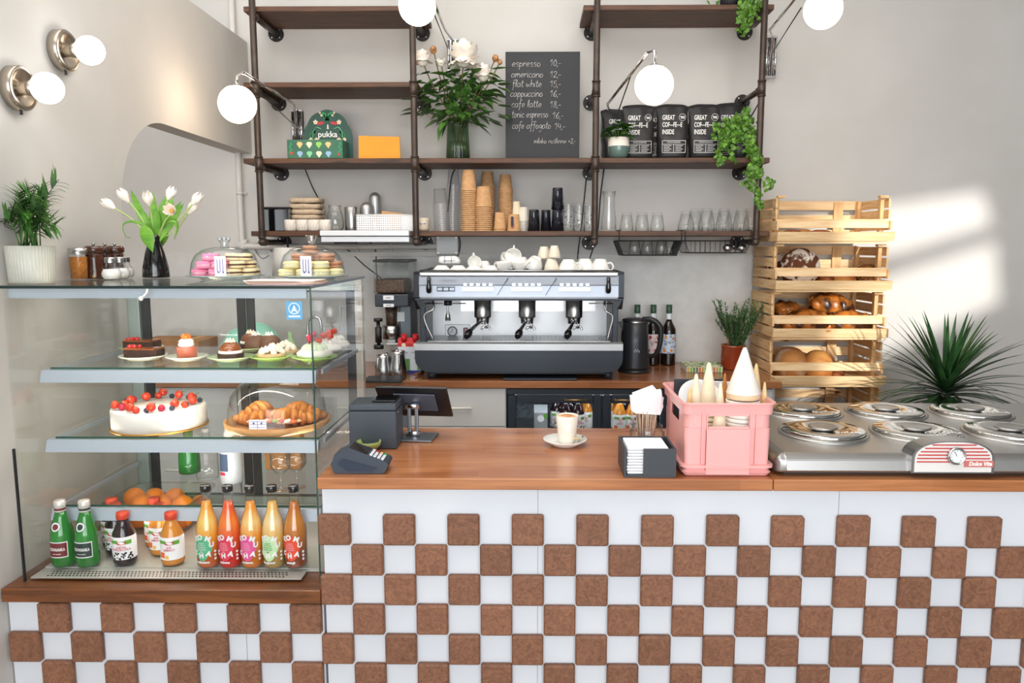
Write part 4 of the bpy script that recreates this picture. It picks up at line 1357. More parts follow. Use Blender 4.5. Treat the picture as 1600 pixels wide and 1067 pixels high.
# chalkboard
Yk = Y0B + 0.10
x0, x1 = Xat(790, Yk, z2 + 0.2), Xat(905.5, Yk, z2 + 0.2)
hb = Zat(81, Yk, 0) - z2
xk, wk = (x0 + x1) / 2, (x1 - x0) / 2
t = thing('chalkboard_menu', 'black chalkboard with handwritten coffee prices standing on the middle shelf', 'menu board', (xk, Yk, z2 + 0.001))
part('board', MB().box(-wk, wk, 0, 0.008, 0, hb, 0.0015, 1), mat('chalkboard', (56, 57, 60), 0.75, col2=(50, 51, 54), nscale=3), t)
GL = {
 'a': (1.15, [[(.95, .85), (.5, 1), (.12, .6), (.15, .15), (.5, 0), (.85, .45), (.95, .9), (.9, .25), (1.1, .02)]]),
 'b': (1.0, [[(.15, 2), (.15, .1)], [(.15, .7), (.55, 1), (.85, .5), (.5, 0), (.15, .15)]]),
 'c': (.95, [[(.85, .85), (.5, 1), (.12, .6), (.15, .15), (.5, 0), (.85, .2)]]),
 'e': (1.0, [[(.1, .45), (.6, .5), (.85, .75), (.55, 1), (.2, .8), (.1, .35), (.4, 0), (.9, .2)]]),
 'f': (.9, [[(.95, 1.8), (.65, 2), (.4, 1.5), (.38, .4), (.3, -.6), (.1, -.8)], [(.05, .95), (.85, 1.05)]]),
 'g': (1.05, [[(.85, .85), (.5, 1), (.12, .6), (.4, .1), (.8, .4), (.88, .95), (.85, -.4), (.5, -.9), (.1, -.6)]]),
 'h': (1.0, [[(.15, 2), (.12, 0)], [(.13, .6), (.5, 1), (.8, .8), (.82, 0)]]),
 'i': (.5, [[(.2, 1), (.2, .15), (.4, .02)], [(.22, 1.4), (.25, 1.5)]]),
 'k': (.95, [[(.15, 2), (.12, 0)], [(.8, 1), (.18, .5), (.85, 0)]]),
 'l': (.55, [[(.15, .3), (.45, 1.6), (.3, 2), (.12, 1.5), (.15, .2), (.45, .02)]]),
 'm': (1.45, [[(.1, 1), (.12, 0)], [(.12, .6), (.4, 1), (.62, .8), (.65, 0)], [(.65, .6), (.95, 1), (1.2, .8), (1.25, 0)]]),
 'n': (1.05, [[(.1, 1), (.12, 0)], [(.12, .6), (.5, 1), (.82, .8), (.85, 0)]]),
 'o': (1.05, [[(.5, 1), (.12, .6), (.2, .1), (.6, .02), (.9, .5), (.5, 1)]]),
 'p': (1.0, [[(.15, 1), (.12, -.9)], [(.15, .7), (.55, 1), (.85, .5), (.5, 0), (.15, .2)]]),
 'r': (.8, [[(.12, 1), (.14, 0)], [(.14, .55), (.4, .95), (.75, .95)]]),
 's': (.9, [[(.8, .9), (.4, 1), (.2, .75), (.7, .35), (.6, .02), (.1, .08)]]),
 't': (.75, [[(.35, 1.8), (.3, .3), (.5, 0), (.7, .1)], [(.02, 1.15), (.72, 1.25)]]),
 'u': (1.05, [[(.1, 1), (.12, .3), (.4, 0), (.8, .4), (.85, 1)], [(.85, 1), (.86, .1), (1.0, 0)]]),
 'w': (1.3, [[(.05, 1), (.3, 0), (.6, .8), (.85, 0), (1.2, 1)]]),
 '\u015b': (.9, [[(.8, .9), (.4, 1), (.2, .75), (.7, .35), (.6, .02), (.1, .08)], [(.4, 1.35), (.7, 1.7)]]),
 '0': (1.0, [[(.5, 1.8), (.12, 1), (.3, .05), (.7, .1), (.85, 1), (.5, 1.8)]]),
 '1': (.8, [[(.05, 1.2), (.5, 1.8), (.45, 0)]]),
 '2': (.95, [[(.1, 1.4), (.45, 1.8), (.8, 1.4), (.5, .6), (.1, 0)], [(.1, 0), (.9, .05)]]),
 '4': (.95, [[(.2, 1.7), (.1, .7), (.85, .75)], [(.7, 1.5), (.65, 0)]]),
 '5': (.95, [[(.8, 1.75), (.25, 1.75)], [(.25, 1.75), (.2, 1.0), (.7, .95), (.8, .35), (.4, 0), (.1, .15)]]),
 '6': (.95, [[(.75, 1.75), (.25, 1.1), (.15, .4), (.45, 0), (.8, .4), (.5, .85), (.2, .6)]]),
 '8': (.95, [[(.75, 1.5), (.45, 1.8), (.2, 1.4), (.7, .7), (.6, .05), (.2, .1), (.2, .6), (.8, 1.4)]]),
 ',': (.35, [[(.2, .1), (.05, -.35)]]), '-': (.6, [[(.02, .65), (.55, .7)]]), '+': (.9, [[(.4, 1.2), (.4, .3)], [(.05, .75), (.75, .75)]]), ' ': (.7, []),
}
def chalk(mb, s, x, z, xh, y=-0.0012, wid=None, r=0.0012):
    tot = sum(GL[c_][0] for c_ in s)
    k = (wid / tot) if wid else xh * 0.9
    for c_ in s:
        for st in GL[c_][1]:
            pts = [Vector((x + u * k + v * xh * 0.10, y, z + v * xh + random.uniform(-0.03, 0.03) * xh)) for u, v in st]
            mb.tube(pts, r, 5, curve=4, flat=0.4)
        x += GL[c_][0] * k
rows = [('espresso', 799.5, 104, 45, '10,-', 859, 103), ('americano', 798.5, 121, 50, '12,-', 859, 121), ('flat white', 800, 136, 46, '15,-', 859, 136), ('cappuccino', 797, 151, 51, '16,-', 859, 151), ('cafe latte', 799, 167.5, 47, '18,-', 859, 168), ('tonic espresso', 799.5, 183.5, 57, '16,-', 863, 185), ('cafe affogato', 800, 201, 61, '14,-', 866, 202)]
for s_, px, py, wd, pr, ppx, ppy in rows:
    b = MB()
    a = P(px, py, Yk) - t.location
    sc_ = S(Yk, 2.3)
    chalk(b, s_, a.x, a.z, 5.6 * sc_, wid=wd * sc_)
    part('handwritten_line', b, INK, t)
    b = MB()
    a = P(ppx, ppy, Yk) - t.location
    chalk(b, pr, a.x, a.z, 5.2 * sc_, wid=17 * sc_)
    part('handwritten_price', b, INK, t)
b = MB()
a = P(834, 224, Yk) - t.location
chalk(b, 'mleko ro\u015blinne +2,-', a.x, a.z, 4.0 * sc_, wid=65 * sc_, r=0.001)
part('handwritten_line', b, INK, t)

# vase with peonies
Yv = Y0B + 0.13
zv = z2 + 0.001
xv = Xat(715.5, Yv, z2 + 0.08)
GVASE = glass('green_ribbed_glass', (0.66, 0.76, 0.66), (0.16, 0.24, 0.18), gloss=0.9)
t = thing('peony_vase', 'ribbed green glass vase full of white peonies on the middle shelf', 'vase', (xv, Yv, zv))
ht = Zat(186, Yv, xv) - zv
prof = [(0, 0.002), (0.062, 0.002), (0.064, 0.01), (0.060, ht * 0.4), (0.056, ht * 0.8), (0.058, ht), (0.054, ht), (0.052, ht * 0.8), (0.056, ht * 0.4), (0.059, 0.012), (0, 0.012)]
part('glass_body', MB().lathe(prof, 96, rib=0.02, ribn=24), GVASE, t)
part('water', MB().lathe([(0, 0.013), (0.055, 0.013), (0.052, ht * 0.45), (0, ht * 0.45)], 24), glass('vase_water', (0.8, 0.88, 0.78)), t)
FG = [(660, 96, 0.050, 'open'), (724, 92, 0.080, 'big'), (755, 119, 0.054, 'open'), (689, 99, 0.032, 'bud'), (677, 78, 0.018, 'brown'), (774, 91, 0.017, 'brown'), (781, 97, 0.013, 'brown')]
PEONY = mat('peony_petal', (255, 246, 236), 0.7, sss=0.1, island=0.06)
PEONYB = mat('peony_bud', (206, 150, 92), 0.6, col2=(120, 74, 44), nscale=60)
rnd = random.Random(3)
def vloc(px, py, dy):
    return P(px, py, Yv + dy) - t.location
b = MB()
for px, py, r, k in FG:
    e = vloc(px, py, -0.03 if k != 'big' else -0.06)
    b.tube([(0.01 * rnd.uniform(-1, 1), 0.01 * rnd.uniform(-1, 1), 0.02), (e.x * 0.2, 0, ht), (e.x * 0.7, e.y * 0.7, (ht + e.z) / 2 + 0.02), e], 0.0035, 6, curve=4)
part('stems', b, mat('peony_stem', (104, 92, 52), 0.5), t)
for px, py, r, k in FG:
    e = vloc(px, py, -0.03 if k != 'big' else -0.06)
    b = MB()
    if k == 'brown':
        b.ball(e, (r, r, r * 1.15), 14, 10)
        part('bud', b, PEONYB, t, 'brown closed bud')
        continue
    b.ball(e, r * 0.55, 12, 8)
    layers = {'open': (9, 4), 'big': (15, 5), 'bud': (5, 2)}[k]
    for ly in range(layers[1]):
        for j in range(layers[0]):
            a = 2 * PI * (j + 0.5 * ly + rnd.uniform(-0.2, 0.2)) / layers[0]
            el = 0.15 + 0.42 * ly + rnd.uniform(-0.1, 0.1) - (0.35 if k == 'big' else 0)
            d = Vector((math.cos(a) * math.cos(el), math.sin(a) * math.cos(el), math.sin(el)))
            b.leaf(e + d * r * 0.25, d, r * rnd.uniform(0.75, 1.05), r * rnd.uniform(0.6, 0.85), droop=rnd.uniform(-0.7, 0.0) if ly else 0.5, seg=4, shape=(0.3, 0.85, 1.0, 0.85, 0.3), fold=0.35)
    part('blossom', b, PEONY, t)
b = MB()
for k in range(200):
    a = rnd.uniform(0, 2 * PI)
    u = rnd.random()
    px = 715 + rnd.gauss(0, 32)
    py = 150 + rnd.uniform(-40, 42)
    px = min(max(px, 652), 778)
    dy = rnd.uniform(-0.10, 0.10)
    p = vloc(px, py, dy)
    d = Vector((p.x * 1.6 + rnd.uniform(-0.07, 0.07), dy * 2 + rnd.uniform(-0.06, 0.06), 0.045 + rnd.uniform(-0.09, 0.06)))
    b.leaf(p, d, rnd.uniform(0.07, 0.11), rnd.uniform(0.034, 0.05), droop=rnd.uniform(0.3, 1.1), seg=5, fold=0.5)
for (px, py, dx, dz) in ((668, 130, -1, 0.2), (664, 165, -0.8, -0.6), (690, 190, -0.2, -1), (700, 185, -0.4, -1), (760, 150, 1, -0.2), (765, 128, 1, 0.2), (755, 180, 1, -0.3), (768, 108, 0.9, 0.2), (745, 192, 0.8, -0.5), (672, 150, -1, -0.3), (655, 112, -0.8, -0.8)):
    b.leaf(vloc(px, py, -0.06), (dx, -0.3, dz), 0.115, 0.036, droop=0.4, seg=6, fold=0.4)
part('foliage', b, mat('peony_leaf', (92, 138, 58), 0.4, col2=(58, 102, 40), nscale=25, island=0.45), t)

# small pot plant
Yq = Y0B + 0.058
xq_ = Xat(966.5, Yq, z2 + 0.05)
t = thing('potted_plant', 'small leafy plant in a half white, half grey-green glazed pot', 'plant', (xq_, Yq, z2 + 0.001))
hp = Zat(216, Yq, xq_) - z2
b = MB(); b.m = 0
b.lathe([(0, 0.001), (0.036, 0.001), (0.048, 0.015), (0.055, 0.045), (0.056, hp * 0.58)], 32)
b.m = 1
b.lathe([(0.056, hp * 0.58), (0.056, hp), (0.053, hp), (0.052, hp - 0.015), (0, hp - 0.015)], 32)
part('pot', b, [mat('pot_grey_green', (98, 122, 116), 0.2, coat=0.3), mat('pot_white', (240, 232, 222), 0.6)], t)
b = MB()
for k in range(46):
    a = rnd.uniform(0, 2 * PI)
    rr = rnd.uniform(0, 0.05)
    p = Vector((rr * math.cos(a), rr * math.sin(a), hp + rnd.uniform(-0.01, 0.08)))
    b.leaf(p, (math.cos(a) + 0.4 * rnd.uniform(-1, 1), math.sin(a), rnd.uniform(0, 0.8)), rnd.uniform(0.05, 0.075), rnd.uniform(0.038, 0.052), droop=0.9, seg=4, fold=0.3)
for k in range(5):
    b.tube([(0, 0, hp - 0.02), (rnd.uniform(-0.03, 0.03), rnd.uniform(-0.02, 0.02), hp + 0.05)], 0.002, 5)
part('foliage', b, LEAFG, t)

# coffee bags
BAG = mat('matt_black_foil', (38, 37, 38), 0.45, bump=(9, 0.5, 0.01))
def coffee_bag(px, dy, wpx, py_top, rz, label, textside=0.0, show=True):
    Y = Y0B + dy
    x = Xat(px, Y, z2 + 0.1)
    s_ = S(Y, z2 + 0.1)
    w = wpx * s_ / 2
    H = Zat(py_top, Y, x) - z2
    t = thing('coffee_bag', label, 'coffee bag', (x, Y, z2 + 0.001), rz, group='black coffee bags on the middle shelf')
    b = MB()
    rr = random.Random(int(px))
    secs = []
    for k in range(15):
        u = k / 14
        d = 0.052 * (1 - u ** 2.4) + 0.003
        if u < 0.08:
            d *= 0.75 + u * 3
        ww = w * (0.86 + 0.10 * math.sin(u * PI * 0.9) if u < 0.7 else 0.93 + 0.07 * (u - 0.7) / 0.3)
        secs.append((H * u, ww, d, rr.uniform(-0.0015, 0.0015), rr.uniform(-0.002, 0.002) + 0.02 * u ** 3, 3.2 if u < 0.8 else 2.4))
    b.loft(secs, 36, 3.2)
    b.v = [v + Vector((0, 0.004 * math.sin(v.x * 70 + px) * (v.z / H) ** 2, -0.012 * abs(v.x / w) ** 3 * (v.z / H) ** 3)) for v in b.v]
    part('pouch', b, BAG, t)
    if show:
        b = MB()
        yy = -0.0575
        X = -w * 0.62
        for (s2, zz, ax) in (('GREAT', 0.725, 0.62), ('COF\u2014FE\u2014E', 0.60, 0.56), ('INSIDE', 0.475, 0.62)):
            text_into(b, s2, 0.034, (X - w * 0.12, yy + 0.006 * (zz > 0.65), H * zz), align='LEFT', sx=ax, bold=0.0006)
        part('lettering', b, INK, t)
        b = MB()
        text_into(b, 'DUTCH ROASTED', 0.0095, (0.0, yy + 0.0015, H * 0.30), sx=0.9)
        for k in range(4):
            for sx_ in (-1, 1):
                b.box(sx_ * w * 0.36 - w * 0.26, sx_ * w * 0.36 + w * (0.2 if k % 2 else 0.1), yy + 0.001, yy + 0.002, H * (0.15 + 0.03 * k), H * (0.15 + 0.03 * k) + 0.0022)
        for (xx0, xx1, zz0, zz1) in ((-0.72, 0.72, 0.325, 0.332), (-0.72, 0.72, 0.12, 0.127), (-0.72, -0.70, 0.12, 0.33), (0.70, 0.72, 0.12, 0.33), (-0.02, 0.0, 0.13, 0.26), (-0.72, 0.72, 0.265, 0.27)):
            b.box(xx0 * w, xx1 * w, yy + 0.001, yy + 0.002, H * zz0, H * zz1)
        part('info_panel', b, INK, t)
        b = MB()
        cx_, cz_, rr_ = w * 0.50, H * 0.735, 0.0175
        b.tube([(cx_ + rr_ * math.cos(2 * PI * k / 20), yy + 0.009, cz_ + rr_ * math.sin(2 * PI * k / 20)) for k in range(20)], 0.0009, 5, closed=True)
        b.box(cx_ - 0.011, cx_ + 0.011, yy + 0.0085, yy + 0.0095, cz_ + 0.001, cz_ + 0.005)
        b.box(cx_ - 0.008, cx_ + 0.012, yy + 0.0085, yy + 0.0095, cz_ - 0.006, cz_ - 0.002)
        part('round_stamp', b, INK, t)
    return t
coffee_bag(962, 0.26, 46, 170, 0.25, 'black coffee bag at the far left, mostly hidden behind the small pot plant')
coffee_bag(997, 0.165, 50, 163, 0.03, 'black coffee bag with white lettering directly right of the small pot plant')
coffee_bag(1022, 0.27, 44, 166, 0.0, 'black coffee bag in the back row seen between two front bags', show=True)
coffee_bag(1050, 0.15, 50, 162, 0.0, 'black coffee bag with white lettering, in the middle below the globe lamp')
coffee_bag(1100, 0.15, 51, 162, -0.03, 'black coffee bag with white lettering beside the ivy')
coffee_bag(1141, 0.26, 48, 160, -0.08, 'black coffee bag mostly hidden behind the ivy at the right')

# ivy
IVYL = [(0, -0.5), (0.28, -0.62), (0.55, -0.25), (0.42, 0.0), (0.62, 0.22), (0.3, 0.3), (0, 0.75), (-0.3, 0.3), (-0.62, 0.22), (-0.42, 0.0), (-0.55, -0.25), (-0.28, -0.62)]
def ivy_leaf(mb, p, size, rnd):
    rot = Euler((rnd.uniform(-0.9, 0.9) + PI / 2, rnd.uniform(-0.7, 0.7), rnd.uniform(-0.9, 0.9))).to_matrix()
    rot = rot @ Matrix.Rotation(PI + rnd.uniform(-0.9, 0.9), 3, 'Z')
    vs = [Vector(p) + rot @ Vector((0, 0, 0.12 * size))] + [Vector(p) + rot @ Vector((x * size, y * size, 0)) for x, y in IVYL]
    n = len(IVYL)
    mb.add(vs, [(0, 1 + i, 1 + (i + 1) % n) for i in range(n)])
def ivy(name, label, loc, pot_r, pot_h, blobs, vines, pr):
    t = thing(name, label, 'plant', loc)
    part('pot', MB().lathe([(0, 0.001), (pot_r * 0.85, 0.001), (pot_r, pot_h), (pot_r * 0.92, pot_h), (pot_r * 0.85, pot_h - 0.015), (0, pot_h - 0.015)], 40, rib=0.02, ribn=20), mat('textured_black_pot', (38, 38, 44), 0.5, bump=(200, 0.8, 0.002)), t)
    rn = random.Random(pr)
    b = MB()
    for (c_, r, n) in blobs:
        for k in range(n):
            while True:
                d = Vector((rn.uniform(-1, 1), rn.uniform(-1, 1), rn.uniform(-1, 1)))
                if 0.3 < d.length < 1:
                    break
            ivy_leaf(b, Vector(c_) - Vector(loc) + Vector((d.x * r[0], d.y * r[1], d.z * r[2])), rn.uniform(0.013, 0.022), rn)
    part('foliage', b, LEAFB, t)
    for v in vines:
        pts = catmull([Vector(p) - Vector(loc) for p in v[0]], 8)
        b = MB().tube(pts, 0.0012, 5)
        st = part('vine', b, STEM, t)
        b = MB()
        for p in pts[2:]:
            for q_ in range(v[1]):
                ivy_leaf(b, p + Vector((rn.uniform(-0.02, 0.02), rn.uniform(-0.015, 0.01), rn.uniform(-0.012, 0.012))), rn.uniform(0.014, 0.024), rn)
        part('vine_leaves', b, LEAFB, st)
    return t
Yi = Y0B + 0.03
loc = (Xat(1154, Yi + 0.03, z2), Yi + 0.03, z2 + 0.001)
bl = [(P(1150, 205, Yi), (0.135, 0.06, 0.075), 280), (P(1150, 226, Yi - 0.01), (0.10, 0.05, 0.05), 90), (P(1158, 190, Yi), (0.05, 0.04, 0.05), 40), (P(1178, 235, Yi - 0.04), (0.04, 0.03, 0.09), 70)]
Yv2 = YP - 0.035
vn = [([P(1165, 215, Yi), P(1178, 235, Yv2), P(1180, 260, Yv2), P(1183, 275, Yv2 - 0.01)], 4), ([P(1170, 225, Yi), P(1186, 250, Yv2), P(1172, 268, Yv2), P(1162, 290, Yv2)], 2), ([P(1178, 250, Yv2), P(1176, 285, Yv2), P(1184, 305, Yv2 - 0.01), P(1186, 326, Yv2)], 2), ([P(1183, 262, Yv2), P(1194, 278, Yv2), P(1203, 290, Yv2), P(1199, 296, Yv2)], 1), ([P(1130, 220, Yi), P(1124, 236, YP - 0.01), P(1128, 250, YP - 0.01), P(1126, 256, YP - 0.01)], 1), ([P(1135, 220, Yi), P(1140, 240, YP - 0.01), P(1148, 252, YP - 0.01)], 1), ([P(1155, 190, Yi), P(1162, 176, Yi), P(1166, 172, Yi)], 1)]
ivy('potted_ivy', 'bushy trailing ivy in a black textured pot at the right end of the middle shelf', loc, 0.055, 0.075, bl, vn, 5)
z0_ = ZR[0]
Yi = Y0B + 0.06
loc = (Xat(1140, Yi, z0_), Yi, z0_ + 0.001)
bl = [(P(1166, 12, Y0B - 0.01), (0.045, 0.02, 0.06), 60), (P(1160, -6, Yi), (0.10, 0.06, 0.05), 50), (P(1110, -3, Yi - 0.02), (0.09, 0.04, 0.03), 14)]
vn = [([P(1160, -4, Yi), P(1164, 15, Y0B - 0.02), P(1160, 32, Y0B - 0.02), P(1158, 46, Y0B - 0.02)], 2), ([P(1165, -4, Yi), P(1172, 12, Y0B - 0.02), P(1170, 28, Y0B - 0.02), P(1164, 52, Y0B - 0.02)], 2), ([P(1170, -4, Yi), P(1182, 8, Y0B - 0.02), P(1180, 26, Y0B - 0.02)], 2)]
ivy('potted_ivy', 'trailing ivy in a black pot on the topmost right shelf board', loc, 0.055, 0.09, bl, vn, 9)

# ================================================================ ESPRESSO MACHINE
Ym = 3.70
zc = ZC + 0.0008
mx0, mx1 = Xat(648, Ym, 1.1), Xat(973.5, Ym, 1.1)
MXC = (mx0 + mx1) / 2
t = thing('espresso_machine', 'large three-group espresso machine, silver and dark grey, on the back worktop', 'coffee machine', (MXC, Ym, zc))
def mX(px, Y=Ym, z=1.2):
    return Xat(px, Y, z) - MXC
def mZ(py, Y=Ym):
    return Zat(py, Y, MXC) - zc
DG = mat('machine_grey', (48, 54, 62), 0.4, 0.3)
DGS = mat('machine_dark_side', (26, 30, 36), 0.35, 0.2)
PANEL = mat('machine_silver_panel', (150, 156, 166), 0.3, 0.4)
W2 = (mx1 - mx0) / 2
# lower body
zb0, zb1 = mZ(582), mZ(548)
ol = [(0.03, zb0), (0.006, zb0 + 0.03), (0, zb0 + 0.05), (0, zb1), (0.5, zb1), (0.5, zb0)]
b = MB()
b.prism([(-W2 + 0.07, zb0), (-W2 + 0.025, zb0 + 0.014), (-W2 + 0.004, zb0 + 0.045), (-W2, zb0 + 0.07), (-W2, zb1), (W2, zb1), (W2, zb0 + 0.07), (W2 - 0.004, zb0 + 0.045), (W2 - 0.025, zb0 + 0.014), (W2 - 0.07, zb0)], 0, 0.48, 'y')
part('lower_body', b, DG, t)
part('underside', MB().box(-W2 + 0.08, W2 - 0.08, 0.03, 0.46, zb0 - 0.012, zb0 - 0.001), BLACK, t)
z1t = mZ(537.5)
b = MB().prism([(0.0, zb1 + 0.001), (0.0, z1t), (0.012, z1t + 0.006), (0.30, z1t + 0.006), (0.30, zb1 + 0.001)], -W2, W2, 'x')
part('drip_tray', b, STEEL2, t)
b = MB().box(-W2 + 0.06, W2 - 0.06, 0.05, 0.27, z1t + 0.0062, z1t + 0.008)
part('drip_grid', b, perforated('drip_grid_steel', (190, 190, 190), 0.02, 0.012, 0.38, 0.30, 0.3, 1.0, ax=('X', 'Y')), t)
# back splash
zt0, zt1 = mZ(466), mZ(425)
part('splash_panel', MB().box(-W2 + 0.03, W2 - 0.03, 0.31, 0.47, zb1, zt0 + 0.03), STEEL2, t)
part('group_plate', MB().box(mX(712), mX(938), 0.285, 0.31, mZ(494), mZ(470)), STEEL, t)
# side posts
for s_ in (-1, 1):
    b = MB().box(min(s_ * (W2 - 0.052), s_ * (W2 - 0.022)), max(s_ * (W2 - 0.052), s_ * (W2 - 0.022)), 0.04, 0.47, z1t - 0.004, zt0 - 0.03, 0.004)
    part('side_post', b, DG, t)
    b = MB().prism([(0.0, zt0 + 0.004), (-0.002, zt1 - 0.012), (0.012, zt1), (0.47, zt1), (0.47, zt0 - 0.06), (0.07, zt0 - 0.06), (0.012, zt0 + 0.0)], s_ * W2, s_ * (W2 - 0.028), 'x')
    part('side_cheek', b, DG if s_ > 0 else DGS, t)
    b = MB().prism([(s_ * (W2 - 0.001), zt0 + 0.002), (s_ * (W2 - 0.023), zt0 - 0.045), (s_ * (W2 - 0.05), zt0 - 0.045), (s_ * (W2 - 0.05), zt0 + 0.002)], 0.02, 0.3, 'y')
    part('cheek_bracket', b, DGS, t)
part('top_body', MB().box(-W2 + 0.028, W2 - 0.028, 0.012, 0.47, zt0 - 0.006, zt1 - 0.003), STEEL2, t)
part('control_panel', MB().prism([(0.012, zt0 + 0.002), (-0.006, zt0 + 0.006), (-0.002, zt0 + 0.062), (-0.012, zt0 + 0.066), (0.0, zt1 - 0.024), (0.012, zt1 - 0.006)], -W2 + 0.028, W2 - 0.028, 'x'), PANEL, t)
part('top_trim', MB().box(-W2 + 0.03, W2 - 0.03, -0.004, 0.02, zt1 - 0.020, zt1 - 0.002, 0.004), STEEL, t)
part('lower_trim', MB().box(-W2 + 0.005, W2 - 0.005, 0.0, 0.03, zt0 - 0.012, zt0 - 0.001, 0.002), DG, t)
yf = -0.0135
def mline(p0, p1, w=0.002, m_=INKD, nm='panel_seam'):
    (ax, az), (bx, bz) = p0, p1
    b = MB().prism([(ax - w / 2, az), (ax + w / 2, az), (bx + w / 2, bz), (bx - w / 2, bz)], yf, yf + 0.016, 'y')
    part(nm, b, m_, t)
for a0, a1 in ((777, 794), (852, 869)):
    mline((mX(a0), mZ(461)), (mX(a1), mZ(434)))
for (x0p, x1p) in ((723, 772), (798, 847), (872, 922)):
    x0, x1 = mX(x0p), mX(x1p)
    b = MB().box(x0, x1, yf, yf + 0.012, mZ(455), mZ(448))
    pnl = part('button_strip', b, mat('button_strip_white', (240, 243, 248), 0.3), t)
    for k in range(5):
        xc = x0 + (x1 - x0) * (k + 0.5) / 5
        b = MB().box(xc - 0.011, xc + 0.011, yf + 0.001, yf + 0.014, mZ(447.5), mZ(442), 0.002, 1)
        bt = part('button', b, mat('button_silver', (196, 202, 212), 0.3, 0.3) if k == 0 else bpy.data.materials['button_silver'], pnl)
x0, x1 = mX(684), mX(712)
b = MB()
for k in range(3):
    a = x0 + (x1 - x0) * k / 3
    for q in ((a, a + 0.028, mZ(449), mZ(448)), (a, a + 0.028, mZ(455), mZ(454)), (a, a + 0.001, mZ(455), mZ(448)), (a + 0.027, a + 0.028, mZ(455), mZ(448))):
        b.box(q[0], q[1], yf - 0.0005, yf + 0.012, q[2], q[3])
part('display_windows', b, INKD, t)
b = MB(); text_into(b, 'n. SIMONELLI', 0.013, (mX(700), -0.0125, mZ(437.5)), sx=1.15)
part('lettering', b, mat('grey_print', (150, 154, 160), 0.5), t)
for px in (672, 949):
    b = MB().loft([(mZ(458), 0.006, 0.012, mX(px), -0.016), (mZ(456), 0.013, 0.016, mX(px), -0.018), (mZ(450), 0.014, 0.02, mX(px), -0.02), (mZ(440), 0.009, 0.016, mX(px), -0.018), (mZ(434), 0.010, 0.014, mX(px), -0.016), (mZ(432.5), 0.005, 0.008, mX(px), -0.016)], 20, 2.6)
    part('steam_knob', b, BLACKG, t)
# groups
for i, px in enumerate((754, 823.5, 897)):
    x = mX(px, Ym + 0.10)
    zz0, zz1 = mZ(496, Ym + 0.1), mZ(465, Ym + 0.1) + 0.02
    r = 13.3 * S(Ym + 0.1, 1.3)
    b = MB().lathe([(0, zz0), (r * 0.98, zz0), (r, zz0 + 0.006), (r, zz1), (0, zz1)], 32, c=(x, 0.12, 0))
    g = part('group_head', b, CHROME if i == 9 else STEEL, t)
    b = MB().lathe([(0, -0.032), (r * 0.74, -0.03), (r * 0.80, -0.004), (r * 0.9, 0.0)], 28, c=(x, 0.12, zz0 - 0.002))
    pf = part('portafilter', b, CHROME, t)
    dx = -0.055 if i == 0 else -0.036
    hx = x + dx
    b = MB().tube([(x - 0.004, 0.08, zz0 - 0.014), (x + dx * 0.45, 0.02, zz0 - 0.03), (hx, -0.035, zz0 - 0.055)], [0.010, 0.008, 0.011], 10, curve=4)
    part('portafilter_neck', b, CHROME, pf)
    b = MB().tube([(hx + 0.004, -0.03, zz0 - 0.052), (hx - 0.002, -0.06, zz0 - 0.062), (hx - 0.01, -0.10, zz0 - 0.075)], [0.012, 0.018, 0.0195, 0.013], 12, curve=4)
    part('portafilter_handle', b, BLACKG, pf)
    b = MB().tube([(x + 0.02, 0.115, zz0 - 0.025), (x + 0.024, 0.10, zz0 - 0.05), (x + 0.006, 0.09, zz0 - 0.048), (x - 0.006, 0.09, zz0 - 0.06)], 0.006, 8, curve=4).tube([(x + 0.018, 0.105, zz0 - 0.046), (x + 0.034, 0.10, zz0 - 0.05), (x + 0.040, 0.098, zz0 - 0.064)], 0.006, 8, curve=4)
    part('spout', b, CHROME, pf)
# steam wands, hot water
def mp(px, py, dy):
    v = P(px, py, Ym + dy)
    return (v.x - MXC, dy, v.z - zc)
part('steam_wand', MB().tube([mp(676, 466, 0.05), mp(678, 478, 0.03), mp(676, 484, 0.02), mp(665, 490, 0.02), mp(663, 498, 0.02), mp(668, 512, 0.02), mp(677, 530, 0.02)], 0.0055, 10, curve=5), STEEL, t)
part('steam_wand', MB().tube([mp(945, 466, 0.05), mp(945, 478, 0.03), mp(947, 486, 0.02), mp(956, 492, 0.02), mp(957, 500, 0.02), mp(953, 515, 0.02), mp(949, 531, 0.02)], 0.0055, 10, curve=5), STEEL, t)
b = MB().lathe([(0.005, 0.09), (0.005, 0.045), (0.012, 0.025), (0.014, 0.0), (0.012, 0.0), (0, 0.01)], 18, c=mp(700, 501, 0.06))
part('water_spout', b, STEEL, t)
part('wand_rail', MB().tube([mp(661, 474, 0.05), mp(728, 474, 0.05)], 0.003, 6), STEEL, t)
part('wand_rail', MB().tube([mp(920, 474, 0.05), mp(962, 474, 0.05)], 0.003, 6), STEEL, t)
for px in (700,):
    part('water_collar', MB().cyl(mp(700, 470, 0.055), mp(700, 477, 0.055), 0.02, n=18), BLACK, t)
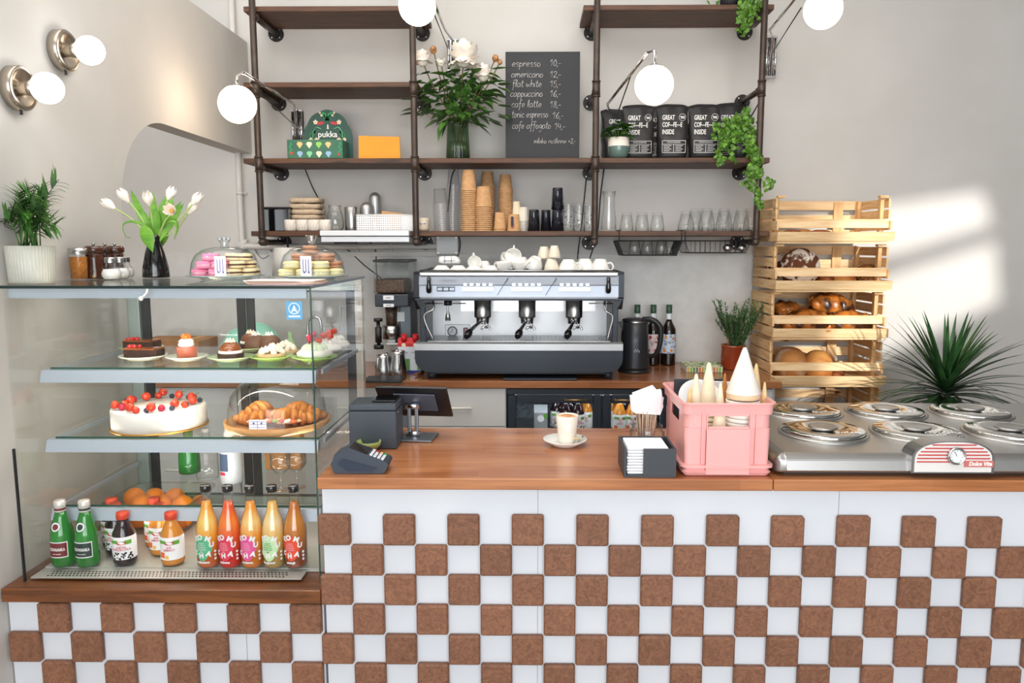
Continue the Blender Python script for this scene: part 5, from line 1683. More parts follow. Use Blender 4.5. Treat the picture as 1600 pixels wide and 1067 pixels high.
# gauge plate
a, c_ = mp(696, 530, 0.30), mp(734, 507, 0.30)
gp = part('gauge_plate', MB().box(a[0], c_[0], 0.296, 0.309, a[2], c_[2], 0.002), mat('gauge_plate_white', (222, 224, 226), 0.3, 0.2), t)
g = mp(707, 517.5, 0.29)
R90 = Matrix.Rotation(PI / 2, 4, 'X')
part('gauge_rim', MB().lathe([(0.0, 0.0), (0.026, 0.0), (0.026, 0.007), (0.023, 0.007), (0.022, 0.003), (0, 0.003)], 28, c=g, M=R90), DGS, gp)
part('gauge_face', MB().lathe([(0.022, 0.0), (0.0, 0.0005)], 28, c=(g[0], g[1] - 0.0042, g[2]), M=R90), PAPER, gp)
b = MB()
for k in range(10):
    a_ = 2 * PI * k / 12 - 0.6
    cc, s2 = math.cos(a_), math.sin(a_)
    b.tube([(g[0] + 0.016 * cc, g[1] - 0.0052, g[2] + 0.016 * s2), (g[0] + 0.020 * cc, g[1] - 0.0052, g[2] + 0.020 * s2)], 0.001, 4)
b.tube([(g[0], g[1] - 0.006, g[2]), (g[0] - 0.012, g[1] - 0.006, g[2] - 0.004)], 0.0014, 4).tube([(g[0], g[1] - 0.006, g[2]), (g[0] + 0.0, g[1] - 0.006, g[2] + 0.014)], 0.0014, 4)
part('gauge_needles', b, INKD, gp)
a, c_ = mp(724, 526, 0.29), mp(731, 512, 0.29)
part('level_window', MB().box(a[0], c_[0], 0.290, 0.297, a[2], c_[2]), DGS, gp)
part('level_tube', MB().box(a[0] + 0.006, c_[0] - 0.006, 0.288, 0.291, a[2] + 0.004, c_[2] - 0.004), mat('level_red', (196, 110, 120), 0.3), gp)
for px in (674, 951):
    for dy in (0.05, 0.42):
        x = mX(px, Ym + 0.05)
        part('foot', MB().cyl((x, dy, -0.0002), (x, dy, zb0 - 0.001), 0.020, 0.022, n=20), DG, t)
# top tray edge
part('cup_rail', MB().tube([(-W2 + 0.03, 0.02, zt1 + 0.006), (W2 - 0.03, 0.02, zt1 + 0.006), (W2 - 0.03, 0.45, zt1 + 0.006), (-W2 + 0.03, 0.45, zt1 + 0.006)], 0.004, 6, closed=True), STEEL, t)
ZM = zc + zt1
# mat + cords below the machine
x0, x1 = Xat(786, 3.70, ZC), Xat(902, 3.70, ZC)
solo('rubber_mat', MB().box(-(x1 - x0) / 2, (x1 - x0) / 2, -0.0, 0.30, 0, 0.010, 0.004), DG, 'dark grey tray lying under the middle of the espresso machine', 'mat', ((x0 + x1) / 2, 3.682, ZC + 0.0006))
cable([(733, 574, 3.86), (752, 580, 3.80), (770, 581, 3.80), (790, 578, 3.84)], 'white cord under the espresso machine', 0.005, m_=mat('white_cord', (220, 220, 222), 0.5))

# ---------------- cups on the machine
def cup_mesh(r, h, handle=True, taper=0.62):
    b = MB()
    prof = [(0, 0.003), (r * taper * 0.8, 0.003), (r * taper * 0.82, 0.0), (r * taper * 0.9, 0.0), (r * taper, 0.006)]
    for k in range(1, 8):
        u = k / 7
        prof.append((r * (taper + (1 - taper) * math.sin(u * PI / 2) ** 0.9), 0.006 + (h - 0.006) * u))
    prof += [(r * 0.96, h)] + [(r * 0.95 * (taper + (1 - taper) * math.sin(u * PI / 2) ** 0.9), 0.008 + (h - 0.008) * u) for u in (0.8, 0.5, 0.2, 0.05)] + [(0, 0.01)]
    b.lathe(prof, 30)
    return b
def handle_mesh(r, h):
    return MB().tube([(r * 0.93, 0, h * 0.84), (r * 1.25, 0, h * 0.88), (r * 1.45, 0, h * 0.6), (r * 1.2, 0, h * 0.32), (r * 0.82, 0, h * 0.34)], 0.0045, 8, curve=5)
def place_cup(px, dy, r, h, up, rz, label, lift=0.0, tilt=None, handle=True, m_=None, grp='cups piled on top of the espresso machine'):
    Y = Ym + dy
    x = Xat(px, Y, ZM + 0.03)
    t = thing('coffee_cup', label, 'cup', (x, Y, ZM + 0.0008 + lift), group=grp)
    m_ = m_ or WHITE
    b = cup_mesh(r, h)
    hb = handle_mesh(r, h) if handle else None
    bo = part('cup_body', b, m_, t)
    if handle:
        part('handle', hb, m_, t)
    if tilt is not None:
        t.rotation_euler = (tilt[0], tilt[1], rz)
        t.location.z += tilt[2]
    elif not up:
        t.rotation_euler = (PI, 0, rz)
        t.location.z += h
    else:
        t.rotation_euler = (0, 0, rz)
    return t
lowr, lowh = 0.046, 0.048
for i, px in enumerate((690, 716, 741, 765)):
    place_cup(px, 0.07, lowr, lowh * 0.62, False, 1.2 + i, 'flat white cup upside down in front on the machine, %s of four' % nth(i, 4), handle=False)
for i, px in enumerate((788, 812)):
    place_cup(px, 0.07, 0.043, 0.05, True, 2.5 + i * 0.8, 'white coffee cup upright in the front row on the machine, %s one' % nth(i, 2))
place_cup(738, 0.17, 0.036, 0.052, False, 1.9, 'small white cup with ring handle pointing up, second row left', tilt=(0.0, -1.3, 0.030))
place_cup(757, 0.17, 0.036, 0.05, False, 1.2, 'small white cup lying behind the front row, left of the tilted cups', lift=0.0)
place_cup(789, 0.16, 0.046, 0.05, False, 0.6, 'white cup leaning in the second row with its dark mouth to the front', tilt=(0.7, 0.2, 0.028))
place_cup(803, 0.20, 0.043, 0.05, False, 1.4, 'white cup on its side with handle upright near the middle', lift=0.028, tilt=(0.1, -1.2, 0.03))
place_cup(815, 0.18, 0.042, 0.05, False, 0.2, 'white cup turned over behind the middle of the front row', lift=0.02)
place_cup(838, 0.07, 0.046, 0.055, False, 4.0, 'larger rounded white cup lying tilted in the front row', tilt=(PI - 0.5, 0.1, 0.066))
CREAMC = mat('cream_stone_cup', (232, 220, 200), 0.35)
place_cup(862, 0.07, 0.038, 0.065, False, 0.8, 'tall beige cup upside down, lower one of the pair in front', handle=False, m_=CREAMC)
place_cup(861, 0.15, 0.034, 0.06, False, 0.8, 'beige cup upside down behind the lower beige cup', handle=False, m_=CREAMC)
place_cup(866, 0.07, 0.031, 0.062, False, 0.5, 'small beige cup stacked on the front beige cup', lift=0.066, handle=False, m_=CREAMC)
place_cup(850, 0.16, 0.034, 0.062, False, 0.5, 'small beige cup stacked at the back, left of the other stacked one', lift=0.061, handle=False, m_=CREAMC)
place_cup(888, 0.07, 0.050, 0.06, False, -0.4, 'big white mug upside down, leftmost of three big mugs at the right')
place_cup(914, 0.12, 0.050, 0.062, False, 2.9, 'big white mug upside down, middle of three big mugs at the right')
place_cup(938, 0.07, 0.048, 0.062, False, -0.5, 'big white mug upside down with dark mark, rightmost on the machine')
q = Vector((Xat(703, Ym + 0.18, ZM), Ym + 0.18, ZM + 0.036))
t = thing('tea_towel', 'folded white tea towel with blue check lying on cups at the left of the machine', 'towel', q)
b = MB().loft([(0, 0.045, 0.04, 0, 0), (0.004, 0.058, 0.05, 0, 0), (0.02, 0.055, 0.05, 0.0, 0), (0.034, 0.048, 0.045, -0.004, 0), (0.038, 0.036, 0.035, -0.004, 0)], 28, 4)
b.v = [v + Vector((0, 0, 0.002 * math.sin(v.x * 90))) for v in b.v]
part('cloth', b, mat('towel_white', (240, 238, 234), 0.9), t)
b = MB()
for x in (-0.022, 0.012):
    b.tube([(x, -0.052, 0.004), (x + 0.002, -0.051, 0.02), (x, -0.04, 0.037), (x, 0.03, 0.040)], 0.0012, 5, curve=3)
b.tube([(-0.055, -0.02, 0.018), (-0.03, -0.0485, 0.016), (0.03, -0.0485, 0.018), (0.053, -0.02, 0.018)], 0.0012, 5, curve=3)
part('check_stripes', b, mat('stripe_blue', (56, 66, 100), 0.8), t)

# ================================================================ GRINDER
Yg = 3.975
gx0, gx1 = Xat(583, Yg, 1.3), Xat(638, Yg, 1.3)
gxc = (gx0 + gx1) / 2
t = thing('coffee_grinder', 'tall dark coffee grinder with clear bean hopper left of the espresso machine', 'coffee grinder', (gxc, Yg, zc))
def gZ(py):
    return Zat(py, Yg, gxc) - zc
gw = (gx1 - gx0) / 2
part('base', MB().box(-gw, gw * 0.9, 0.0, 0.30, 0.006, 0.03, 0.006), BLACK, t)
part('column', MB().box(gw * 0.28, gw, 0.10, 0.31, 0.03, gZ(478), 0.008), mat('grinder_grey', (108, 116, 124), 0.4, 0.4), t)
part('collar', MB().box(-gw * 0.95, gw * 1.0, 0.02, 0.31, gZ(480), gZ(460), 0.006), mat('grinder_navy', (42, 48, 58), 0.35), t)
part('hopper', MB().box(-gw, gw, 0.03, 0.31, gZ(460) + 0.002, gZ(410)), glass('hopper_plastic', (0.93, 0.94, 0.94), gloss=0.8), t)
part('hopper_lid', MB().box(-gw - 0.002, gw + 0.002, 0.028, 0.312, gZ(410) + 0.001, gZ(406), 0.002), BLACK, t)
part('coffee_beans', MB().box(-gw * 0.92, gw * 0.72, 0.04, 0.30, gZ(460) + 0.004, gZ(438), 0.01, 2), mat('coffee_beans', (124, 96, 76), 0.5, col2=(58, 40, 30), nscale=120, bump=(120, 1.0, 0.01)), t)
for z0, z1 in ((gZ(469), gZ(462)), (gZ(480), gZ(475))):
    b = MB().box(-gw * 0.45, gw * 0.15, 0.014, 0.02, z0, z1)
    pl = part('label_plate', b, PAPER, t)
    b = MB(); text_into(b, 'Dalla Corte' if False else 'GRIND', 0.009, (-gw * 0.15, 0.0135, (z0 + z1) / 2), sx=0.9)
    part('lettering', b, INKD, pl)
part('chute', MB().cyl((-gw * 0.15, 0.09, gZ(481)), (-gw * 0.15, 0.09, gZ(510)), 0.034, 0.028, n=20), mat('chute_brown', (92, 72, 60), 0.4, col2=(54, 42, 36), nscale=60), t)
part('dosing_chamber', MB().cyl((-gw * 0.15, 0.09, gZ(511)), (-gw * 0.15, 0.09, gZ(532)), 0.052, 0.050, n=24), STEEL, t)
part('tamper', MB().cyl((-gw * 0.8, 0.03, gZ(502)), (-gw * 0.8, 0.03, gZ(540)), 0.010, n=12).cyl((-gw * 0.8, 0.03, gZ(503)), (-gw * 0.8, 0.03, gZ(498)), 0.024, n=16).cyl((-gw * 0.8, 0.03, gZ(540)), (-gw * 0.8, 0.03, gZ(546)), 0.027, n=16).cyl((-gw * 0.8, 0.03, gZ(512)), (-gw * 0.8, 0.03, gZ(536)), 0.018, n=16), BLACK, t)
part('fork', MB().box(-gw * 0.4, gw * 0.5, 0.03, 0.12, gZ(541), gZ(537), 0.003), STEEL, t)
part('spout', MB().box(-gw * 0.35, gw * 0.1, 0.06, 0.12, gZ(537), gZ(532)), STEEL2, t)
part('front_card', MB().box(gw * 0.05, gw * 0.6, 0.095, 0.099, gZ(505), gZ(490)), mat('pale_label', (222, 228, 230), 0.6), t)

# milk cartons
for i, px in enumerate((631, 649.0)):
    Y = 3.90
    s_ = S(Y, 1.05)
    x = Xat(px, Y, 1.05)
    h = Zat(538, Y, x) - zc
    w = 9.2 * s_
    t = thing('milk_carton', 'white and red milk carton with red screw cap, %s one beside the espresso machine' % nth(i, 2), 'milk carton', (x, Y, zc), group='milk cartons left of the espresso machine')
    b = MB(); b.m = 0; b.box(-w, w, 0, 2 * w, 0, h - 0.012)
    b.m = 1; b.box(-w - 0.0004, w + 0.0004, -0.0004, 2 * w, h - 0.012, h + 0.004)
    b.m = 1; b.prism([(0, h + 0.004), (2 * w, h + 0.004), (w * 1.15, h + 0.032), (w * 0.85, h + 0.032)], -w, w, 'x')
    b.m = 2; b.box(w * 0.3, w + 0.0005, -0.0006, 0, 0.012, 0.075); b.m = 3; b.box(-w - 0.0004, w + 0.0005, -0.0007, 0, 0, 0.014)
    part('carton', b, [mat('carton_white', (226, 232, 240), 0.5), mat('carton_red', (206, 36, 44), 0.5), mat('carton_green', (110, 170, 80), 0.5), mat('carton_blue', (46, 70, 150), 0.5)], t)
    part('cap', MB().cyl((0.0, w * 0.6, h + 0.012), (0.0, w * 0.2, h + 0.05), 0.015, n=16), bpy.data.materials['carton_red'], t)
    b = MB(); b.lathe([(0, 0), (0.011, 0)], 16, c=(0, -0.0012, h - 0.004), M=R90)
    part('emblem', b, mat('emblem_cream', (240, 226, 190), 0.5), t)
    b = MB(); text_into(b, 'mleko', 0.018, (0, -0.0008, h * 0.72)); text_into(b, '2%', 0.012, (0, -0.0008, h * 0.52))
    part('lettering', b, mat('print_greyblue', (120, 130, 160), 0.6), t)
# pitchers
def pitcher(px, py, r, h, rz, label):
    q = ON(px, py, zc)
    t = thing('milk_pitcher', label, 'pitcher', (q.x, q.y + r, zc), rz, group='steel milk pitchers beside the grinder')
    b = MB().lathe([(0, 0.001), (r, 0.001), (r * 1.02, 0.006), (r * 0.98, h * 0.35), (r * 0.76, h * 0.8), (r * 0.80, h), (r * 0.77, h), (r * 0.73, h * 0.8), (r * 0.94, h * 0.35), (r * 0.96, 0.01), (0, 0.008)], 32)
    part('body', b, STEEL, t)
    part('handle', MB().tube([(0, -r * 0.74, h * 0.88), (0, -r * 1.25, h * 0.86), (0, -r * 1.35, h * 0.4), (0, -r * 0.95, h * 0.28)], 0.005, 8, curve=5, flat=1.6), STEEL, t)
    part('lip', MB().tube([(0, r * 0.72, h - 0.012), (0, r * 1.0, h + 0.006)], [0.014, 0.005], 8), STEEL, t)
pitcher(620, 588, 0.046, 0.125, 0.3, 'polished steel milk pitcher in front of the red cartons')
pitcher(597, 588, 0.042, 0.105, -0.3, 'smaller steel milk pitcher left of the first, under the grinder')
q = ON(649, 588, zc)
solo('brush_handle', MB().tube([(0, 0, 0.009), (0.03, 0.07, 0.009)], [0.006, 0.009], 10), mat('copper_handle', (176, 120, 70), 0.3, 0.7), 'small copper-coloured tool lying on the worktop beside the cartons', 'tool', q)
q = ON(592, 598, zc)
solo('knock_tray', MB().box(-0.10, 0.09, 0.0, 0.14, 0, 0.012, 0.004), BLACK, 'black rubber mat on the worktop under the milk pitchers', 'mat', (q.x + 0.02, q.y, zc - 0.0002))

# ================================================================ KETTLE, SYRUPS, BOOK BOX, ROSEMARY
q = ON(994, 584, zc)
kr = 23.5 * S(q.y, 1.0)
t = thing('electric_kettle', 'matt dark grey electric kettle with curved handle beside the espresso machine', 'kettle', (q.x, q.y + kr, zc))
kh = Zat(503, q.y + kr * 0.6, q.x) - zc
part('base', MB().lathe([(0, 0), (kr * 1.06, 0), (kr * 1.08, 0.006), (kr * 1.04, 0.016), (0, 0.016)], 32), BLACK, t)
part('body', MB().lathe([(0, 0.018), (kr * 1.02, 0.018), (kr * 1.02, 0.03), (kr * 0.92, kh * 0.6), (kr * 0.86, kh), (0, kh)], 40), mat('kettle_grey', (62, 64, 68), 0.35, 0.6), t)
part('rim', MB().lathe([(kr * 0.865, kh - 0.002), (kr * 0.87, kh + 0.004), (0, kh + 0.004)], 32), STEEL, t)
part('lid', MB().lathe([(kr * 0.85, kh + 0.004), (kr * 0.84, kh + 0.012), (kr * 0.6, kh + 0.018), (0, kh + 0.019)], 32), BLACK, t)
part('handle', MB().tube([(kr * 0.5, -0.01, kh + 0.012), (kr * 1.1, -0.03, kh + 0.010), (kr * 1.62, -0.04, kh - 0.03), (kr * 1.60, -0.04, kh * 0.55), (kr * 1.35, -0.03, kh * 0.36), (kr * 0.95, -0.01, kh * 0.30)], [0.014, 0.016, 0.014, 0.012, 0.011], 10, curve=5), BLACK, t)
part('spout', MB().prism([(-kr * 0.82, kh + 0.002), (-kr * 1.16, kh - 0.004), (-kr * 0.87, kh - 0.05)], -0.02, 0.0, 'y'), BLACK, t)
b = MB()
for k in range(5):
    b.box(-0.012 + 0.006 * k, -0.008 + 0.006 * k, -kr * 0.955, -kr * 0.945, kh * (0.42 + 0.03 * (k % 2)), kh * (0.45 + 0.03 * (k % 2)))
part('touch_marks', b, mat('faint_print', (180, 180, 184), 0.6), t)
SYR = mat('dark_syrup', (26, 16, 14), 0.08, coat=0.6)
CAPG = mat('cap_green', (52, 84, 64), 0.4)
def syrup(px, py_top, label, lab_cols):
    Y = 4.20
    x = Xat(px, Y, 1.1)
    H = Zat(py_top, Y, x) - zc
    r = 0.040
    t = thing('syrup_bottle', label, 'bottle', (x, Y, zc), group='syrup bottles behind the kettle')
    part('glass_body', MB().lathe([(0, 0.001), (r, 0.001), (r * 1.02, 0.008), (r * 1.02, H * 0.55), (r * 0.98, H * 0.60), (r * 0.5, H * 0.71), (r * 0.36, H * 0.76), (0, H * 0.76)], 32), SYR, t)
    part('neck', MB().lathe([(r * 0.37, H * 0.76), (r * 0.36, H * 0.86), (0.0, H * 0.86)], 24), mat('neck_label_white', (222, 228, 232), 0.5), t)
    part('cap', MB().lathe([(r * 0.40, H * 0.86), (r * 0.42, H * 0.865), (r * 0.42, H), (0, H)], 24), CAPG, t)
    b = MB(); b.lathe([(r * 1.03, H * 0.20), (r * 1.03, H * 0.52)], 40)
    lb = part('label', b, lab_cols[0], t)
    b = MB(); text_into(b, 'SYROP', 0.016, (0, 0, H * 0.385), bend=r * 1.035)
    part('lettering', b, INKD, lb)
    b = MB()
    for a, z in ((-0.5, 0.47), (0.25, 0.25), (0.6, 0.45), (-0.7, 0.25)):
        vs = [((r * 1.04) * math.sin(a + 0.2 * math.cos(u)), -(r * 1.04) * math.cos(a + 0.2 * math.cos(u)), H * z + 0.010 * math.sin(u)) for u in [2 * PI * k / 10 for k in range(10)]]
        b.add(vs, [list(range(10))])
    part('fruit_print', b, lab_cols[1], lb)
LBL = mat('patterned_label', (206, 220, 234), 0.6, col2=(120, 138, 176), nscale=60, contrast=(0.5, 0.62))
LBR = mat('patterned_label_rose', (226, 210, 210), 0.6, col2=(150, 60, 60), nscale=50, contrast=(0.55, 0.66))
ORP = mat('orange_print', (228, 150, 60), 0.5)
syrup(995, 476, 'dark syrup bottle with green cap mostly hidden behind the kettle', (LBL, ORP))
syrup(1020, 476, 'dark syrup bottle with rose label, seen through the kettle handle', (LBR, mat('red_print', (176, 50, 52), 0.5)))
syrup(1044.5, 476, 'dark syrup bottle with blue patterned label, rightmost and fully visible', (LBL, ORP))
q = ON(1101, 582, zc)
t = thing('book_box', 'flat box with leafy green top and rows of coloured tea packets', 'tea tray', (q.x, q.y, zc))
w = 28 * S(q.y, 1.0)
part('box_body', MB().box(-w, w, 0.002, 0.16, 0, 0.030, 0.001, 1), mat('packet_cream', (226, 226, 206), 0.7), t)
part('leafy_top', MB().box(-w - 0.001, w + 0.001, 0.0, 0.162, 0.0305, 0.034), mat('leafy_print', (206, 214, 170), 0.6, col2=(74, 108, 60), nscale=40, contrast=(0.48, 0.55)), t)
cols = [mat('packet_%s' % n_, c_, 0.6) for n_, c_ in (('mustard', (206, 160, 70)), ('olive', (110, 130, 60)), ('coral', (220, 110, 70)), ('bright_green', (110, 190, 70)), ('slate', (90, 110, 100)))]
for k in range(12):
    x = -w + 0.004 + k * (2 * w - 0.008) / 12
    part('tea_packet', MB().box(x, x + (2 * w) / 12 * 0.6, -0.0012, 0.0015, 0.003, 0.027), cols[k * 3 % 5], t)
q = ON(1149.5, 579, zc)
pr = 18.8 * S(q.y, 1.0)
t = thing('rosemary_pot', 'rosemary in a glossy brick-red round pot at the right end of the back worktop', 'plant', (q.x, q.y + pr, zc))
ph = 0.132
b = MB(); b.lathe([(0, 0.001), (pr * 0.96, 0.001), (pr, 0.01), (pr, ph - 0.01), (pr * 1.03, ph - 0.008), (pr * 1.03, ph), (pr * 0.95, ph), (pr * 0.93, ph - 0.02), (0, ph - 0.02)], 40)
part('pot', b, mat('brick_red_glaze', (146, 58, 30), 0.15, coat=0.4), t)
b = MB()
rn = random.Random(11)
for k in range(44):
    a = rn.uniform(0, 2 * PI)
    ln = rn.uniform(0.5, 1.0)
    sp = rn.uniform(0.0, 0.055) + 0.02
    base = Vector((0.02 + 0.02 * math.cos(a), 0.02 * math.sin(a), ph - 0.02))
    tip = base + Vector((sp * math.cos(a) * 1.7 + 0.02, sp * math.sin(a), 0.26 * ln))
    pts = catmull([base, base * 0.5 + tip * 0.5 + Vector((0.01 * math.cos(a), 0, 0.02)), tip], 6)
    b.tube(pts, 0.0014, 4)
    for j in range(5, len(pts) * 4):
        p = pts[min(j // 4, len(pts) - 1)]
        d = Vector((rn.uniform(-1, 1), rn.uniform(-1, 1), rn.uniform(0.1, 1.2)))
        b.leaf(p, d, rn.uniform(0.020, 0.030), 0.0062, droop=0.1, seg=2, shape=(0.8, 1, 0.4), fold=0.1)
part('foliage', b, mat('rosemary_green', (104, 138, 84), 0.6, col2=(70, 104, 60), nscale=40, island=0.3), t)
for dx in (-0.03, -0.018):
    part('wooden_stick', MB().cyl((dx, 0, ph - 0.03), (dx + 0.006, 0, ph + 0.125), 0.003, n=6), mat('stick_brown', (178, 128, 92), 0.7) if dx < -0.02 else bpy.data.materials['stick_brown'], t)

# ================================================================ JUICES IN THE FRIDGE
JD = mat('currant_juice', (34, 14, 22), 0.1, coat=0.5)
JA = mat('apple_juice', (206, 132, 44), 0.1, coat=0.5)
LABW = mat('white_label', (240, 240, 240), 0.6)
LABG = mat('label_green', (96, 168, 60), 0.6)
LABR = mat('label_red', (200, 32, 56), 0.5)
LABO = mat('label_orange', (232, 112, 50), 0.6)
LABK = mat('label_black', (26, 24, 30), 0.6)
def juice_proto(kind, r, H, label, loc, group):
    t = thing('juice_bottle', label, 'bottle', loc, group=group)
    jm = JD if kind == 'dark' else JA
    part('glass_body', MB().lathe([(0, 0.001), (r * 0.93, 0.001), (r, 0.01), (r * 1.0, H * 0.5), (r * 0.94, H * 0.6), (r * 0.66, H * 0.74), (r * 0.48, H * 0.82), (r * 0.46, H * 0.88), (0, H * 0.88)], 32), jm, t)
    part('cap', MB().lathe([(r * 0.50, H * 0.87), (r * 0.54, H * 0.875), (r * 0.54, H * 0.965), (r * 0.50, H), (0, H)], 24), mat('cap_orange_red', (216, 70, 40), 0.3), t)
    lb = part('label', MB().lathe([(r * 1.015, H * 0.12), (r * 1.015, H * 0.50), (r * 0.97, H * 0.56)], 36), LABW, t)
    def patch(a0, a1, z0, z1, m_, nm, k=1.03):
        b = MB()
        n = 8
        vs = []
        for j in range(n + 1):
            a = a0 + (a1 - a0) * j / n
            for z in (z0, z1):
                vs.append((r * k * math.sin(a), -r * k * math.cos(a), H * z))
        b.add(vs, [(2 * j, 2 * j + 2, 2 * j + 3, 2 * j + 1) for j in range(n)])
        return part(nm, b, m_, lb)
    patch(-0.9, -0.2, 0.44, 0.505, LABG, 'leaf_print')
    patch(0.35, 0.95, 0.42, 0.50, LABG, 'leaf_print')
    b = MB()
    k = r * 1.045
    vs = [(k * math.sin(0.1 + 0.42 * math.cos(u)), -k * math.cos(0.1 + 0.42 * math.cos(u)), H * (0.45 + 0.035 * math.sin(u))) for u in [2 * PI * j / 16 for j in range(16)]]
    b.add(vs, [list(range(16))])
    part('brand_oval', b, LABR, lb)
    b = MB()
    text_into(b, 'czarna' if kind == 'dark' else 'sok', 0.011, (0.05, 0, H * 0.375), bend=r * 1.035)
    text_into(b, 'PORZECZKA' if kind == 'dark' else 'JAB\u0141KO', 0.010, (0.05, 0, H * 0.32), bend=r * 1.035)
    part('lettering', b, LABR, lb)
    if kind == 'dark':
        rn = random.Random(4)
        b = MB()
        for j in range(36):
            a = rn.uniform(-1.0, 1.0)
            zz = H * rn.uniform(0.13, 0.26)
            rr = rn.uniform(0.0022, 0.004)
            vs = [(r * 1.03 * math.sin(a + rr / r * math.cos(u)), -r * 1.03 * math.cos(a + rr / r * math.cos(u)), zz + rr * math.sin(u)) for u in [2 * PI * q / 7 for q in range(7)]]
            b.add(vs, [list(range(7))])
        part('berry_print', b, LABK, lb)
    else:
        patch(-0.9, -0.35, 0.16, 0.27, LABO, 'fruit_print')
        patch(-0.3, 0.0, 0.14, 0.21, mat('label_yellow', (240, 190, 80), 0.6) if 'label_yellow' not in bpy.data.materials else bpy.data.materials['label_yellow'], 'fruit_print')
    return t
Yfr = 3.84
GRPF = 'juice bottles in the under-counter fridge'
def fz(px):
    return Vector((Xat(px, Yfr, 0.8), Yfr, ZSH + 0.001))
HJ = Zat(621, Yfr, 0) - ZSH
j0 = juice_proto('dark', 0.036, HJ, 'dark currant juice bottle in the left fridge door, front middle', fz(884), GRPF)
j1 = juice_proto('light', 0.036, HJ, 'apple juice bottle in the right fridge door, front left', fz(968), GRPF)
for px, dy, lab in ((871, 0.08, 'dark currant juice bottle in the left fridge, leftmost'), (903, 0.0, 'dark currant juice bottle in the left fridge, front right'), (893, 0.11, 'dark currant juice bottle in the left fridge, back row'), (1017, 0.0, 'dark currant juice bottle seen right of the stirrer jar in the fridge'), (979, 0.12, 'dark currant juice bottle in the right fridge, back row')):
    v = fz(px); v.y += dy
    dup(j0, v, 0.1, lab, GRPF)
for px, dy, lab in ((917, 0.06, 'apple juice bottle in the left fridge, at its right edge'), (957, 0.09, 'apple juice bottle in the right fridge, half hidden at the left'), (988, 0.0, 'apple juice bottle in the right fridge, next to the stirrer jar'), (1000, 0.12, 'apple juice bottle in the right fridge, behind the stirrer jar')):
    v = fz(px); v.y += dy
    dup(j1, v, -0.1, lab, GRPF)
v = fz(845)
t = thing('drink_carton', 'silver and green drink carton in the left fridge', 'carton', v)
hcart = Zat(645, Yfr, 0) - ZSH
b = MB().box(-0.035, 0.035, 0, 0.07, 0, hcart)
part('carton', b, mat('carton_silver', (170, 176, 180), 0.35, 0.3), t)
part('gable', MB().prism([(0, hcart), (0.07, hcart), (0.037, hcart + 0.035), (0.033, hcart + 0.035)], -0.035, 0.035, 'x'), bpy.data.materials['carton_silver'], t)
b = MB(); b.lathe([(0, 0), (0.018, 0)], 20, c=(0, -0.001, hcart * 0.72), M=R90); part('round_print', b, LABW, t)
b = MB(); b.lathe([(0, 0), (0.012, 0)], 20, c=(0.026, -0.0015, hcart * 0.84), M=R90); part('round_print', b, LABG, t)

# ================================================================ ON TOP OF THE GLASS CASE
ZG = ZTOP + 0.0008
# ribbed pot with palm
q = Vector((Xat(49, 2.25, 1.55), 2.25, ZG))
t = thing('potted_palm', 'feathery green parlour palm in a pale ribbed grey-green pot, left end of the case top', 'plant', q)
pr, ph = 34 * S(2.25, 1.55), 0.112
b = MB(); b.lathe([(0, 0.001), (pr * 0.88, 0.001), (pr * 0.93, 0.008), (pr * 0.96, ph * 0.5), (pr, ph), (pr * 0.94, ph), (pr * 0.9, ph - 0.02), (0, ph - 0.02)], 180, rib=0.012, ribn=45)
part('pot', b, mat('ribbed_pale_glaze', (190, 190, 178), 0.3, coat=0.2), t)
part('soil', MB().lathe([(pr * 0.9, ph - 0.018), (0, ph - 0.016)], 20), SOIL, t)
rn = random.Random(21)
b = MB()
def frond(mb, base, tip, n=9, ll=0.06, lw=0.010, rn=rn):
    mid = (base + tip) / 2 + Vector((0, 0, 0.03))
    pts = catmull([base, mid, tip], 8)
    mb.tube(pts, [0.0022, 0.001], 5)
    m = len(pts)
    for k in range(n):
        f = 0.40 + 0.6 * k / (n - 1)
        i = min(int(f * (m - 1)), m - 2)
        p = pts[i]
        d = (pts[i + 1] - pts[i]).normalized()
        side = d.cross(Vector((0, -1, 0.3))).normalized()
        for s_ in (-1, 1):
            mb.leaf(p, d * 0.9 + side * s_ * 0.9 + Vector((0, rn.uniform(-0.3, 0.3), 0)), ll * (1 - 0.35 * abs(f - 0.7)), lw, droop=0.5, seg=4, shape=(0.5, 1, 0.9, 0.55, 0.0), fold=0.2)
loc0 = Vector(t.location)
for (px, py, dy) in ((92, 280, 0.0), (62, 290, 0.05), (40, 292, 0), (28, 300, -0.05), (12, 318, 0.03), (15, 305, 0.08), (5, 340, -0.03), (8, 350, 0.05), (50, 300, -0.06), (58, 320, 0.04), (72, 330, -0.04), (80, 345, 0.02), (35, 330, -0.08), (20, 335, 0.0), (60, 345, 0.07), (45, 345, -0.07), (88, 352, -0.02), (30, 315, 0.06), (50, 315, 0.0), (66, 310, -0.05), (40, 310, -0.03), (25, 322, 0.02), (70, 300, 0.02)):
    tip = P(px, py, 2.25 + dy) - loc0
    tip.x = max(tip.x, XL + 0.02 - loc0.x)
    base = Vector((rn.uniform(-0.025, 0.025), rn.uniform(-0.02, 0.02), ph - 0.02))
    frond(b, base, tip, n=8, ll=0.065 if py < 285 else 0.058)
for v in b.v:
    if v.x + loc0.x < XL + 0.006:
        v.x = XL + 0.006 - loc0.x
part('fronds', b, mat('palm_green', (72, 122, 40), 0.45, col2=(38, 84, 26), nscale=30, island=0.4), t)
